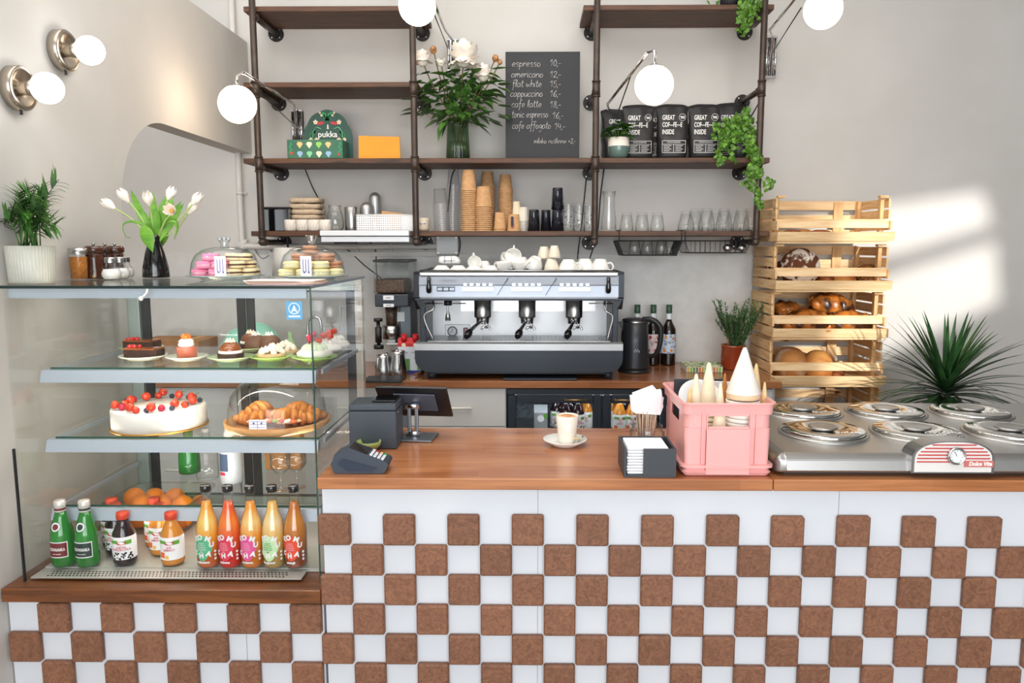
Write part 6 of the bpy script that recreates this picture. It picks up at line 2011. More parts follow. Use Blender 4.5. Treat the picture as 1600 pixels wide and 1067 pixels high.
# shakers and mills
q = Vector((Xat(123, 2.52, 1.55), 2.52, ZG))
t = thing('spice_shaker', 'round glass shaker of orange spice with steel lid beside the pepper mills', 'shaker', q)
r, h = 0.030, 0.092
part('glass_body', MB().lathe([(0, 0.001), (r * 0.86, 0.001), (r * 0.9, 0.004), (r, h * 0.9), (r, h), (0, h)], 28), GLASS, t)
part('spice', MB().lathe([(0, 0.003), (r * 0.82, 0.003), (r * 0.88, h * 0.82), (0, h * 0.82)], 24), mat('orange_spice', (190, 120, 40), 0.9, col2=(160, 92, 26), nscale=80), t)
part('lid', MB().lathe([(r * 1.04, h - 0.008), (r * 1.06, h), (r * 0.98, h + 0.012), (0, h + 0.016)], 28), STEEL, t)
MILL = mat('dark_mill_wood', (92, 44, 22), 0.2, coat=0.5, col2=(58, 26, 14), nscale=12, stretch=(1, 1, 0.15))
for i, (px, Y, lab) in enumerate(((148, 2.56, 'front left one of three dark wooden pepper mills'), (166, 2.68, 'middle one of three dark wooden pepper mills'), (181, 2.66, 'rightmost of three dark wooden pepper mills'))):
    q = Vector((Xat(px, Y, 1.55), Y, ZG))
    t = thing('pepper_mill', lab, 'pepper mill', q, group='wooden pepper mills on the case top')
    H = 0.112
    part('mill_body', MB().lathe([(0, 0.001), (0.031, 0.001), (0.032, 0.01), (0.028, 0.02), (0.030, 0.025), (0.0255, 0.045), (0.0245, 0.06), (0.027, 0.082), (0.024, 0.086), (0, 0.086)], 30), MILL, t)
    part('mill_head', MB().lathe([(0.024, 0.0865), (0.030, 0.092), (0.031, 0.103), (0.025, H), (0, H)], 30), MILL, t)
    part('finial', MB().lathe([(0.003, H), (0.004, H + 0.004), (0.007, H + 0.007), (0.002, H + 0.011), (0, H + 0.012)], 14), STEEL, t)
    if i == 0:
        b = MB(); b.tube([(0.012 + 0.004 * math.cos(2 * PI * k / 12), -0.0305, 0.010 + 0.005 * math.sin(2 * PI * k / 12)) for k in range(12)], 0.0009, 5, closed=True)
        part('emblem', b, mat('gold_print', (220, 180, 90), 0.4), t)
for i, (px, Y, lab) in enumerate(((173, 2.50, 'round sugar shaker with steel lid, front one of three'), (187, 2.58, 'round sugar shaker with steel lid, middle one half hidden'), (194, 2.64, 'round sugar shaker with steel lid, rearmost and rightmost'))):
    q = Vector((Xat(px, Y, 1.55), Y, ZG))
    t = thing('sugar_shaker', lab, 'shaker', q, group='sugar shakers on the case top')
    part('glass_body', MB().lathe([(0, 0.001), (0.022, 0.001), (0.030, 0.010), (0.031, 0.022), (0.024, 0.038), (0.018, 0.046), (0.018, 0.060), (0, 0.060)], 28), GLASS, t)
    part('sugar', MB().lathe([(0, 0.003), (0.021, 0.003), (0.028, 0.012), (0.029, 0.022), (0.023, 0.035), (0, 0.036)], 24), mat('sugar_white', (238, 236, 232), 0.9), t)
    part('lid', MB().lathe([(0.0195, 0.056), (0.020, 0.070), (0.018, 0.074), (0, 0.075)], 24), STEEL, t)
# tulip vase
Yv_ = 2.66
q = Vector((Xat(243, Yv_, 1.55), Yv_, ZG))
t = thing('tulip_vase', 'glossy black waisted vase with white tulips on the case top', 'vase', q)
s_ = S(Yv_, 1.6)
hv = 67 * s_
pf = [(0, 0.001), (19.5 * s_, 0.001), (20 * s_, 0.006), (19 * s_, hv * 0.25), (14 * s_, hv * 0.6), (9.5 * s_, hv * 0.82), (9.5 * s_, hv * 0.88), (12 * s_, hv), (10.5 * s_, hv), (8 * s_, hv * 0.86), (0, hv * 0.8)]
part('vase_body', MB().lathe(pf, 40), BLACKG, t)
TUL = mat('tulip_white', (255, 250, 242), 0.5, sss=0.1, col2=(252, 236, 222), nscale=30)
TST = mat('tulip_stem', (176, 196, 120), 0.5)
TLF = mat('tulip_leaf', (124, 178, 60), 0.42, col2=(92, 150, 46), nscale=12, stretch=(1, 1, 4), island=0.15)
loc0 = Vector(t.location)
def tl(px, py, dy=0):
    return P(px, py, Yv_ + dy) - loc0
for i, (px, py, dy, open_) in enumerate(((178, 325, 0.0, 0), (200, 314, -0.04, 0), (233, 319, -0.05, 0), (271, 331, -0.09, 1), (301, 318, 0.0, 0), (295, 332, 0.03, 0), (263, 311, 0.05, 0))):
    e = tl(px, py, dy)
    st = Vector((e.x * 0.1, 0, hv * 0.9))
    mid = (st + e) / 2 + Vector((0, 0, 0.015))
    if i in (4, 5):
        mid = Vector((e.x * 0.55, e.y, e.z * 0.72))
    f = part('stem', MB().tube([st, mid, e], 0.003, 7, curve=6), TST, t)
    d = (e - mid).normalized()
    if open_:
        d = Vector((0.1, -0.95, 0.15))
    M_ = d.to_track_quat('Z', 'X').to_matrix().to_4x4()
    R_t = 7.0 * s_
    b = MB()
    for layer in range(2):
        for j in range(3):
            a = 2 * PI * j / 3 + layer * PI / 3
            vs, fs = [], []
            nn = 5
            for ui in range(nn + 1):
                u = ui / nn
                rr = R_t * (0.25 + 1.05 * math.sin(min(1, u * 1.25) * PI / 2) - (0.55 * max(0, u - 0.55) / 0.45 if not open_ else 0.0)) * (1 - 0.06 * layer)
                for wi in range(5):
                    w_ = (wi - 2) / 2 * 0.62 * math.cos(max(0, u - 0.5) * 2 * PI / 2 * 0.96)
                    vs.append(M_ @ Vector((rr * math.cos(a + w_), rr * math.sin(a + w_), u * R_t * 3.4 - R_t * 0.3)))
            for ui in range(nn):
                for wi in range(4):
                    k = ui * 5 + wi
                    fs.append((k, k + 1, k + 6, k + 5))
            b.add([v + e for v in vs], fs, True)
    if open_:
        b.m = 1; b.ball(e + d * R_t * 1.2, R_t * 0.45, 10, 6); b.m = 0
    part('blossom', b, [TUL, mat('tulip_heart', (210, 160, 60), 0.6)], f)
b = MB()
for (px, py, dy, w) in ((205, 300, 0.02, 0.030), (262, 306, 0.05, 0.05), (283, 318, 0.06, 0.04), (222, 330, -0.02, 0.035), (287, 322, -0.02, 0.03), (246, 330, -0.03, 0.032), (258, 318, -0.01, 0.036), (239, 303, 0.06, 0.03), (270, 312, 0.02, 0.045)):
    e = tl(px, py, dy)
    base = Vector((e.x * 0.15, dy * 0.2, hv * 0.85))
    d = e - base
    b.leaf(base, d + Vector((0, 0, 0.02)), d.length * 1.05, w, droop=0.12, seg=7, shape=(0.4, 0.8, 1.0, 0.95, 0.7, 0.0), fold=0.3, side=Vector((1, 0.2, 0)))
for pts_, w in ((((228, 368), (216, 355), (212, 360), (234, 390)), 0.0),):
    pass
b.leaf(tl(224, 352, -0.05), (0.35, -0.1, -1), 0.10, 0.05, droop=0.0, seg=6, shape=(0.3, 0.9, 1, 0.8, 0.4, 0.0), fold=0.2, side=Vector((1, 0, 0.3)))
b.leaf(tl(258, 358, 0.04), (-0.25, 0, -1), 0.07, 0.035, droop=0.0, seg=5, fold=0.2, side=Vector((1, 0, -0.2)))
b.tube([tl(238, 362), tl(222, 350, -0.02), tl(204, 346, -0.02), tl(192, 352, -0.02), tl(196, 368, -0.02), tl(205, 372, -0.02)], [0.006, 0.004, 0.001], 6, curve=5, flat=0.3)
b.tube([tl(250, 362), tl(262, 348, -0.02), tl(273, 346, -0.02), tl(277, 358, -0.02), tl(272, 374, -0.02)], [0.004, 0.008, 0.001], 6, curve=5, flat=0.3)
part('leaves', b, TLF, t)
# cloches with macarons
CL = glass('cloche_glass', (0.985, 0.99, 0.99), (0.58, 0.63, 0.64), gloss=1.0)
def macaron(mb_r, h=0.5):
    b = MB(); r = mb_r
    b.m = 0; b.lathe([(0, 0), (r * 0.85, 0.001), (r, r * 0.22), (r * 0.98, r * 0.34)], 22)
    b.m = 1; b.lathe([(r * 0.90, r * 0.34), (r * 0.92, r * 0.45), (r * 0.90, r * 0.56)], 22)
    b.m = 0; b.lathe([(r * 0.98, r * 0.56), (r, r * 0.68), (r * 0.82, r * 0.90), (0, r * 0.93)], 22)
    return b
MP = mat('macaron_pink', (238, 138, 176), 0.75, bump=(120, 0.3, 0.001)); MPF = mat('macaron_pink_cream', (246, 190, 206), 0.7)
MV = mat('macaron_vanilla', (242, 222, 176), 0.75, bump=(120, 0.3, 0.001)); MVF = mat('macaron_choc', (98, 60, 40), 0.7)
MC = mat('macaron_cocoa', (190, 140, 108), 0.75, bump=(120, 0.3, 0.001)); MCF = mat('macaron_cocoa_cream', (170, 112, 80), 0.7)
ML = mat('macaron_lemon', (240, 228, 170), 0.75, bump=(120, 0.3, 0.001)); MLF = mat('macaron_lemon_cream', (246, 240, 206), 0.7)
def cloche(px, R, H, Y, knob, side_label, stacks):
    x = Xat(px, Y, 1.56)
    pl = MB().lathe([(0, 0.001), (R * 0.7, 0.001), (R * 0.75, 0.006), (R * 1.12, 0.012), (R * 1.13, 0.014), (R * 0.8, 0.011), (0, 0.009)], 48)
    solo('glass_plate', pl, glass('plate_glass_%s' % side_label, (0.93, 0.97, 0.96), (0.6, 0.7, 0.68)), 'clear glass plate with scalloped rim under the %s cloche' % side_label, 'plate', (x, Y, ZG))
    t = thing('glass_cloche', '%s of two glass cloches covering macarons on the case top' % side_label, 'cloche', (x, Y, ZG + 0.0125))
    prof = [(R, 0.0), (R * 1.0, H * 0.12), (R * 0.95, H * 0.45), (R * 0.85, H * 0.7), (R * 0.65, H * 0.88), (R * 0.35, H * 0.97), (0.0, H)]
    part('dome', MB().lathe(prof, 56), CL, t)
    part('dome_rim', MB().tube([(R * math.cos(2 * PI * k / 48), R * math.sin(2 * PI * k / 48), 0.002) for k in range(48)], 0.0016, 5, closed=True), mat('rim_glass_grey', (190, 205, 205), 0.1, coat=0.4) if 'rim_glass_grey' not in bpy.data.materials else bpy.data.materials['rim_glass_grey'], t)
    if knob == 'cone':
        kb = MB().lathe([(0.010, H), (0.011, H + 0.003), (0.020, H + 0.032), (0.019, H + 0.034), (0.008, H + 0.008), (0, H + 0.008)], 28)
    else:
        kb = MB().lathe([(0.014, H), (0.012, H + 0.008), (0.018, H + 0.02), (0.0, H + 0.022)], 28)
        for a in range(5):
            u = 2 * PI * a / 5
            kb.ball((0.014 * math.cos(u), 0.014 * math.sin(u), H + 0.024), 0.008, 10, 8)
    part('knob', kb, glass('knob_glass_%s' % side_label, (0.9, 0.93, 0.94), (0.35, 0.4, 0.42), gloss=1.0, ior=2.0), t)
    for nm, mm, items in stacks:
        proto = None
        for k, (dx, dy, lv, lab) in enumerate(items):
            r = 0.0265
            loc = (x + dx, Y + dy, ZG + 0.0132 + lv * r * 0.945)
            rot = (random.uniform(-0.03, 0.03), random.uniform(-0.03, 0.03), 0)
            lab_ = '%s macaron under the %s cloche, %s' % (nm, side_label, lab)
            if proto is None:
                proto = solo('macaron', macaron(r), mm, lab_, 'macaron', loc, rot, group='%s macarons' % nm)
            else:
                c_ = dup(proto, loc, rot, lab_)
def row(n, y0, xs, lv, txt):
    return [(x, y0, lv, '%s, %s of %s' % (txt, nth(i, len(xs)), {1: 'one', 2: 'two', 3: 'three', 4: 'four'}[len(xs)])) for i, x in enumerate(xs)]
sq = 1
cloche(352, 0.112, 0.098, 2.52, 'flower', 'left', [
    ('pink', (MP, MPF), row(3, -0.06, (-0.062, -0.008), 0, 'front row bottom') + row(2, -0.062, (-0.045, 0.005), 1, 'front row second layer') + row(1, -0.05, (-0.03,), 2, 'topmost in front') + row(2, 0.0, (-0.082, -0.026), 0, 'middle row bottom') + row(2, 0.0, (-0.06, -0.01), 1, 'middle row second layer') + row(1, 0.0, (-0.045,), 2, 'middle row top')),
    ('vanilla and chocolate', (MV, MVF), row(2, -0.045, (0.046,), 0, 'front bottom') + [(0.083, -0.015, 0, 'bottom right edge')] + row(1, -0.04, (0.056,), 1, 'front second layer') + [(0.076, 0.04, 0, 'rear bottom right'), (0.072, 0.02, 1, 'right second layer'), (0.03, -0.01, 2, 'top left'), (0.066, 0.0, 2, 'top right'), (0.032, 0.01, 0, 'hidden bottom centre'), (0.03, 0.01, 1, 'second layer centre')])])
cloche(488, 0.106, 0.100, 2.52, 'cone', 'right', [
    ('cocoa', (MC, MCF), [(-0.02, 0.0, 2, 'upper layer left of centre'), (0.02, 0.02, 2, 'upper layer centre'), (-0.05, 0.02, 2, 'upper layer left'), (0.07, 0.02, 1, 'second layer right'), (0.05, 0.0, 2, 'upper layer right'), (0.0, -0.02, 3, 'topmost'), (0.0, 0.03, 1, 'second layer rear')]),
    ('pale lemon', (ML, MLF), row(3, -0.055, (-0.07, -0.012, 0.046), 0, 'front row bottom') + row(2, -0.052, (-0.055, 0.045), 1, 'front row second layer') + [(0.08, -0.01, 0, 'bottom right edge'), (-0.07, 0.02, 0, 'rear bottom left'), (-0.05, 0.015, 1, 'second layer rear left'), (0.0, 0.02, 0, 'bottom rear centre'), (-0.005, -0.03, 1, 'second layer centre'), (0.04, 0.04, 0, 'rear bottom right'), (0.02, 0.0, 1, 'second layer mid right')])])
# price stickers on the cloches
for px, Y0_, lab in ((344, 2.404, 'white printed price tag on the front of the left cloche'), (478, 2.408, 'white printed price tag on the front of the right cloche')):
    a, c_ = P(px - 8, 431, Y0_), P(px + 8, 400, Y0_)
    t = thing('price_tag', lab, 'price tag', ((a.x + c_.x) / 2, Y0_, ZG + 0.016), group='tall price tags on the cloches')
    w = (c_.x - a.x) / 2
    part('card', MB().box(-w, w, 0, 0.0008, 0, c_.z - a.z), PAPER, t)
    b = MB()
    for k in range(3):
        b.box(-w * 0.6 + k * w * 0.5, -w * 0.45 + k * w * 0.5, -0.0006, 0, 0.012, (c_.z - a.z) * 0.85)
    blob(b, -w * 0.3, 0.012, 0.003, 0.004, -0.0008); blob(b, w * 0.5, 0.012, 0.003, 0.004, -0.0008)
    part('print', b, mat('print_violet', (110, 100, 160), 0.6), t)
# pile of envelopes
q = ON(450, 442, ZG)
CARD = [mat('envelope_kraft', (200, 170, 140), 0.8), mat('envelope_mauve', (150, 126, 140), 0.8), mat('envelope_pale', (236, 230, 224), 0.8)]
for i in range(6):
    w = 0.105
    solo('envelope', MB().box(-w, w, -0.0, 0.115, 0, 0.0016), CARD[(1, 0, 0, 1, 0, 2)[i]], '%s of the six envelopes fanned in front of the cloches' % ['lowest', 'second lowest', 'third lowest', 'third highest', 'second highest', 'topmost'][i], 'envelope', (q.x + 0.022 - 0.005 * i, 2.192 + 0.002 * i, ZG + 0.0018 * i), (0, 0, 0.10 - 0.03 * i), group='envelopes fanned on the case top')

# ================================================================ INSIDE THE CASE: TOP SHELF
Z1, Z2, Z3 = ZS[0] + 0.0008, ZS[1] + 0.0008, ZS[2] + 0.0008
PLG = mat('sage_plate', (176, 196, 148), 0.25, coat=0.3); PLC = mat('pale_plate', (214, 216, 196), 0.25, coat=0.3); PLL = mat('lime_plate', (150, 190, 92), 0.2, coat=0.4)
def dessert_plate(px, py, r, m_, label, Z=Z1):
    q = ON(px, py, Z)
    b = MB().lathe([(0, 0.002), (r * 0.55, 0.002), (r * 0.6, 0.0), (r * 0.66, 0.0), (r * 0.7, 0.004), (r, 0.012), (r, 0.015), (r * 0.68, 0.007), (0, 0.006)], 44)
    c = Vector((q.x, q.y + r, Z))
    solo('dessert_plate', b, m_, label, 'plate', c)
    return c
CHOC = mat('dark_chocolate_cake', (74, 42, 28), 0.7, col2=(50, 28, 20), nscale=50, bump=(70, 0.4, 0.002))
CARA = mat('caramel_glaze', (170, 92, 30), 0.2, coat=0.5, col2=(120, 60, 22), nscale=9)
REDG = mat('red_berry_glaze', (190, 36, 30), 0.15, coat=0.5)
CRM = mat('whipped_cream', (248, 244, 236), 0.6, sss=0.1)
for (px, py, lab, lab2) in ((204, 552, 'rear sage plate at the left of the top shelf', 'rear slice of chocolate tart with red glaze'), (206, 566.5, 'front pale plate with chocolate tart, left end of the top shelf', 'front slice of chocolate tart with red glaze')):
    c = dessert_plate(px, py, 0.074, PLC if py > 560 else PLG, lab)
    t = thing('tart_slice', lab2, 'cake', (c.x, c.y, Z1 + 0.0075))
    for d, z0, z1, mm in ((0, 0, 0.026, CHOC),):
        b = MB().prism([(-0.056, -0.018), (0.058, -0.03), (0.058, 0.03), (-0.056, 0.012)], z0, z1, 'z')
        part('base', b, CHOC, t)
    part('glaze', MB().prism([(-0.057, -0.019), (0.05, -0.030), (0.056, 0.03), (-0.057, 0.013)], 0.0262, 0.031, 'z'), CARA, t)
    b = MB()
    for k in range(9):
        b.ball((random.uniform(-0.05, 0.0), random.uniform(-0.015, 0.01), 0.034), random.uniform(0.005, 0.009), 10, 6)
    part('berry_glaze', b, REDG, t)
# pink mousse
c = dessert_plate(278, 567, 0.066, PLC, 'pale plate with the pink mousse cake on the top shelf')
t = thing('mousse_cake', 'round pink mousse cake with cream and orange berry on top', 'cake', (c.x, c.y, Z1 + 0.0078))
part('base', MB().lathe([(0, 0), (0.031, 0), (0.031, 0.034), (0.028, 0.037), (0, 0.037)], 32), mat('pink_mousse', (206, 120, 98), 0.35, coat=0.2, col2=(188, 92, 62), nscale=7), t)
part('cream', MB().lathe([(0.022, 0.037), (0.026, 0.043), (0.022, 0.050), (0.024, 0.055), (0.016, 0.062), (0, 0.064)], 28), CRM, t)
b = MB()
for k in range(5):
    b.ball((0.008 * math.cos(k * 1.3), 0.008 * math.sin(k * 1.3), 0.068 + 0.003 * (k % 2)), 0.0085, 12, 8)
part('berries', b, mat('orange_berry', (236, 112, 24), 0.25, coat=0.3), t)
def dome_cake(c, lab, loc=None):
    t = thing('dome_cake', lab, 'cake', c, group='caramel dome cakes on the top shelf')
    part('biscuit', MB().lathe([(0, 0), (0.043, 0), (0.044, 0.003), (0.044, 0.017), (0, 0.017)], 8, smooth=False), CHOC, t)
    part('cream_ring', MB().lathe([(0.037, 0.0172), (0.038, 0.020), (0.036, 0.026), (0, 0.026)], 36), CRM, t)
    part('dome', MB().lathe([(0.034 * math.cos(a), 0.026 + 0.030 * math.sin(a)) for a in [PI / 2 * k / 8 for k in range(9)]], 32), mat('dome_caramel', (128, 66, 22), 0.08, coat=0.6) if 'dome_caramel' not in bpy.data.materials else bpy.data.materials['dome_caramel'], t)
    b = MB()
    for k in range(7):
        a = 2 * PI * k / 7
        b.lathe([(0.006, 0), (0.006, 0.003), (0.0, 0.013)], 8, c=(0.011 * math.cos(a), 0.011 * math.sin(a), 0.051 + 0.002 * (k % 2)))
    b.lathe([(0.007, 0), (0.006, 0.004), (0.0, 0.014)], 8, c=(0, 0, 0.055))
    part('meringue_tips', b, mat('meringue_tip', (246, 226, 200), 0.7) if 'meringue_tip' not in bpy.data.materials else bpy.data.materials['meringue_tip'], t)
c = dessert_plate(347, 568, 0.072, PLG, 'green plate with a caramel dome cake, middle of the top shelf')
dome_cake((c.x, c.y, Z1 + 0.0075), 'glossy caramel dome cake on chocolate, front one on green plate')
c2 = dessert_plate(378, 552, 0.07, PLG, 'plate behind the front dome cake')
dome_cake((c2.x, c2.y + 0.02, Z1 + 0.0075), 'glossy caramel dome cake, second one just behind to the right')
# chocolate domes behind
for i, (px, lab) in enumerate(((400, 'chocolate mousse dome with white tip in the back row, left'), (421, 'chocolate mousse dome with white tip in the back row, right'))):
    q = Vector((Xat(px, 2.66, Z1 + 0.03), 2.66, Z1))
    t = thing('chocolate_dome', lab, 'cake', q)
    part('dome', MB().lathe([(0, 0), (0.042, 0), (0.042, 0.02)] + [(0.042 * math.cos(a), 0.02 + 0.038 * math.sin(a)) for a in [PI / 2 * k / 7 for k in range(1, 8)]], 30), mat('choc_mousse_%d' % i, (120, 80, 56), 0.5), t)
    b = MB()
    for k in range(6):
        b.lathe([(0.008, 0), (0.0, 0.016)], 8, c=(0.01 * math.cos(k), 0.01 * math.sin(k), 0.053))
    part('cream_tip', b, CRM, t)
# meringue tart and pavlovas
MER = mat('meringue', (246, 238, 218), 0.7, col2=(226, 176, 120), nscale=22, contrast=(0.55, 0.72))
PIST = mat('pistachio_cream', (206, 220, 184), 0.6)
c = dessert_plate(413, 567, 0.070, PLL, 'lime green plate with toasted meringue tart')
def meringue_tart(c, lab, n=26):
    t = thing('meringue_tart', lab, 'cake', c, group='meringue tarts on the top shelf')
    part('tart_shell', MB().lathe([(0, 0), (0.044, 0), (0.047, 0.014), (0, 0.014)], 36), mat('tart_shell', (214, 180, 130), 0.7) if 'tart_shell' not in bpy.data.materials else bpy.data.materials['tart_shell'], t)
    b = MB()
    rn = random.Random(n)
    for k in range(n):
        a = rn.uniform(0, 2 * PI); rr = 0.034 * math.sqrt(rn.random())
        b.lathe([(0.010, 0), (0.011, 0.005), (0.006, 0.012), (0, 0.019)], 10, c=(rr * math.cos(a), rr * math.sin(a), 0.013 + 0.022 * (1 - rr / 0.036)))
    part('meringue', b, MER, t)
meringue_tart((c.x, c.y, Z1 + 0.0075), 'toasted meringue tart on lime green plate')
q = Vector((Xat(445, 2.57, Z1 + 0.03), 2.57, Z1))
meringue_tart(tuple(q), 'toasted meringue tart behind, left of the pavlovas', 31)
def pavlova(c, lab, col, fruit, s=1.0, seed=1):
    t = thing('pavlova', lab, 'cake', c, group='pavlovas on the top shelf')
    rn = random.Random(seed)
    b = MB()
    b.lathe([(0, 0), (0.040 * s, 0.0), (0.052 * s, 0.008), (0.054 * s, 0.018), (0.044 * s, 0.028), (0, 0.030)], 24, rib=0.04, ribn=7)
    part('shell', b, mat('pavlova_shell', (240, 236, 224), 0.7) if 'pavlova_shell' not in bpy.data.materials else bpy.data.materials['pavlova_shell'], t)
    b = MB()
    for k in range(9):
        a = 2 * PI * k / 9
        b.lathe([(0.014 * s, 0), (0.014 * s, 0.008), (0.006 * s, 0.018), (0, 0.021)], 12, c=(0.026 * s * math.cos(a), 0.026 * s * math.sin(a), 0.026), rib=0.08, ribn=5)
    b.lathe([(0.020 * s, 0), (0.018 * s, 0.016), (0, 0.03)], 14, c=(0, 0, 0.028), rib=0.08, ribn=5)
    part('cream', b, col, t)
    for k, (kind, dx, dz) in enumerate(fruit):
        if kind == 'straw':
            b = MB().lathe([(0, 0), (0.006, 0.003), (0.012, 0.012), (0.012, 0.018), (0.006, 0.023), (0, 0.023)], 16, c=(dx, -0.008, 0.046 + dz), M=Matrix.Rotation(rn.uniform(-0.8, 0.8), 4, 'Y'))
            part('strawberry', b, mat('strawberry_red', (222, 62, 30), 0.25, coat=0.3) if 'strawberry_red' not in bpy.data.materials else bpy.data.materials['strawberry_red'], t)
        else:
            b = MB().ball((dx, -0.008, 0.056 + dz), (0.009, 0.009, 0.011), 14, 10, noise=0.08)
            part('raspberry', b, mat('raspberry_red', (190, 30, 60), 0.4) if 'raspberry_red' not in bpy.data.materials else bpy.data.materials['raspberry_red'], t)
c = dessert_plate(482, 568, 0.074, PLL, 'lime green plate with pistachio pavlova, front right of the top shelf')
pavlova((c.x, c.y, Z1 + 0.0075), 'pale green pavlova with raspberry on lime green plate', PIST, (('rasp', -0.014, 0.01), ('rasp', 0.0, 0.022)), 1.05, 1)
for i, (px, Y, fr, lab) in enumerate(((504, 2.47, (('rasp', -0.01, 0.0), ('straw', 0.012, 0.0)), 'cream pavlova with strawberry and raspberry, second in the row to the back'), (521, 2.60, (('straw', -0.01, 0.004), ('straw', 0.012, 0.002)), 'cream pavlova with two strawberries near the side pane'), (532, 2.72, (('straw', -0.012, 0.0), ('straw', 0.008, 0.006)), 'cream pavlova with strawberries at the very back of the row'))):
    x = min(Xat(px, Y, Z1 + 0.03), CX1 - 0.03 - 0.058)
    pavlova((x, Y, Z1), lab, CRM, fr, 1.0, 5 + i)

# ================================================================ SECOND SHELF
q = ON(214, 682, Z2)
R_c = 71 * S(q.y + 0.15, Z2)
cc = Vector((q.x, q.y + R_c, Z2))
t = thing('berry_cake', 'large round white cake topped with strawberries and berries on a gold board', 'cake', cc)
part('gold_board', MB().lathe([(0, 0), (R_c, 0), (R_c, 0.004), (0, 0.004)], 56), mat('gold_board', (206, 150, 62), 0.3, 0.6), t)
hc = 0.068
part('sponge', MB().lathe([(0, 0.0045), (R_c * 0.965, 0.0045), (R_c * 0.965, hc - 0.006), (R_c * 0.94, hc), (0, hc)], 64), mat('white_frosting', (244, 238, 228), 0.6, bump=(25, 0.25, 0.003)), t)
STR = bpy.data.materials['strawberry_red']
rn = random.Random(8)
for k in range(30):
    a = 2 * PI * k / 30 + rn.uniform(-0.06, 0.06)
    rr = R_c * rn.uniform(0.70, 0.86)
    c_ = Vector((rr * math.cos(a), rr * math.sin(a), hc))
    kind = k % 3
    if kind == 0:
        b = MB(); b.m = 0
        b.lathe([(0, 0), (0.008, 0.004), (0.014, 0.014), (0.014, 0.020), (0.008, 0.026), (0, 0.026)], 14, c=c_ + Vector((0, 0, 0.012)), M=Matrix.Rotation(a, 4, 'Z') @ Matrix.Rotation(1.2 * rn.choice((-1, 1)), 4, 'Y'))
        b.m = 1
        for j in range(5):
            u = 2 * PI * j / 5
            b.leaf(c_ + Vector((0.004, 0, 0.024)), (math.cos(u), math.sin(u), 0.5), 0.013, 0.006, seg=2)
        part('strawberry', b, [STR, LEAFG], t)
    elif kind == 1:
        part('raspberry', MB().ball(c_ + Vector((0, 0, 0.010)), (0.011, 0.011, 0.011), 14, 10, noise=0.08), bpy.data.materials['raspberry_red'] if k % 2 else STR, t)
    else:
        part('blueberry', MB().ball(c_ + Vector((0, 0, 0.008)), 0.0085, 12, 8), mat('blueberry', (44, 52, 74), 0.4) if 'blueberry' not in bpy.data.materials else bpy.data.materials['blueberry'], t)
# wooden board, pastries and cloche
q = ON(416, 686, Z2)
R_b = 80 * S(q.y + 0.17, Z2)
bc = Vector((min(q.x, CX1 - 0.036 - R_b), q.y + R_b + 0.002, Z2))
bc.y = min(bc.y, CY1 - 0.06 - R_b)
BWOOD = grain('beech_board', (222, 168, 108), (196, 138, 80), 0.5)
t = thing('wooden_board', 'round beech serving board with raised rim on the second shelf', 'board', bc)
b = MB().lathe([(0, 0.001), (R_b * 0.9, 0.001), (R_b * 0.98, 0.010), (R_b, 0.026), (R_b * 0.95, 0.026), (R_b * 0.92, 0.012), (0, 0.012)], 64)
part('board_body', b, BWOOD, t)
CRO = mat('croissant_crust', (226, 152, 66), 0.4, coat=0.15, col2=(176, 96, 30), nscale=16, stretch=(4, 1, 1), dist=1.0)
CROI = mat('croissant_crumb', (244, 220, 176), 0.7)
def croissant(loc, L, W, H, rz, lab, open_=False):
    t = thing('croissant_sandwich' if open_ else 'croissant', lab, 'pastry', loc, rz, group='croissants on the wooden board')
    b = MB()
    n = 9
    for k in range(n):
        u = (k - (n - 1) / 2) / ((n - 1) / 2)
        a = u * 1.25
        c_ = Vector((math.sin(a) * L / 2, (1 - math.cos(a)) * L * 0.42, H * 0.42 * (1 - 0.45 * abs(u) ** 1.5)))
        s2 = 1 - 0.62 * abs(u) ** 1.6
        b.ball(c_, (L / n * 0.95, W * 0.5 * s2, H * 0.5 * s2), 14, 8, M=Matrix.Rotation(a, 4, 'Z'))
    part('crust', b, CRO, t)
    if open_:
        b = MB().ball((0, -0.012, H * 0.30), (L * 0.36, W * 0.50, H * 0.13), 18, 8)
        part('bread_inside', b, CROI, t)
        for k in range(5):
            x = -L * 0.26 + k * L * 0.13
            b = MB().ball((x, -0.012 - W * 0.40, H * 0.36), (L * 0.08, W * 0.14, 0.006), 12, 6, M=Matrix.Rotation(0.3 * (k % 3 - 1), 4, 'Y'))
            part('filling', b, [mat('salmon_slice', (232, 110, 56), 0.4), mat('salad_leaf', (126, 168, 70), 0.4), mat('tomato_slice', (190, 52, 36), 0.3), CRM][k % 4] if k == 99 else FILL[k % 4], t)
    return t
FILL = [mat('salmon_slice', (232, 110, 56), 0.4), mat('salad_leaf', (126, 168, 70), 0.4), mat('tomato_slice', (190, 52, 36), 0.3), CRM]
zb_ = Z2 + 0.0125
croissant((bc.x - 0.068, bc.y + 0.02, zb_), 0.13, 0.075, 0.075, 1.2, 'croissant standing at the left of the wooden board')
croissant((bc.x - 0.042, bc.y - 0.035, zb_), 0.13, 0.075, 0.055, 0.35, 'filled croissant with orange salmon, left half of the wooden board', True)
croissant((bc.x + 0.045, bc.y - 0.04, zb_), 0.15, 0.08, 0.065, -0.1, 'filled croissant with tomato and salad, right half of the wooden board', True)
croissant((bc.x + 0.06, bc.y + 0.04, zb_), 0.14, 0.075, 0.07, -0.5, 'croissant lying at the back of the wooden board')
t = thing('glass_cloche', 'clear glass cloche over the croissants inside the case', 'cloche', (bc.x, bc.y, Z2 + 0.0265))
Rk = R_b * 0.93
part('dome', MB().lathe([(Rk, 0.0), (Rk * 0.98, 0.04), (Rk * 0.92, 0.08), (Rk * 0.75, 0.115), (Rk * 0.45, 0.135), (0, 0.143)], 56), CL, t)
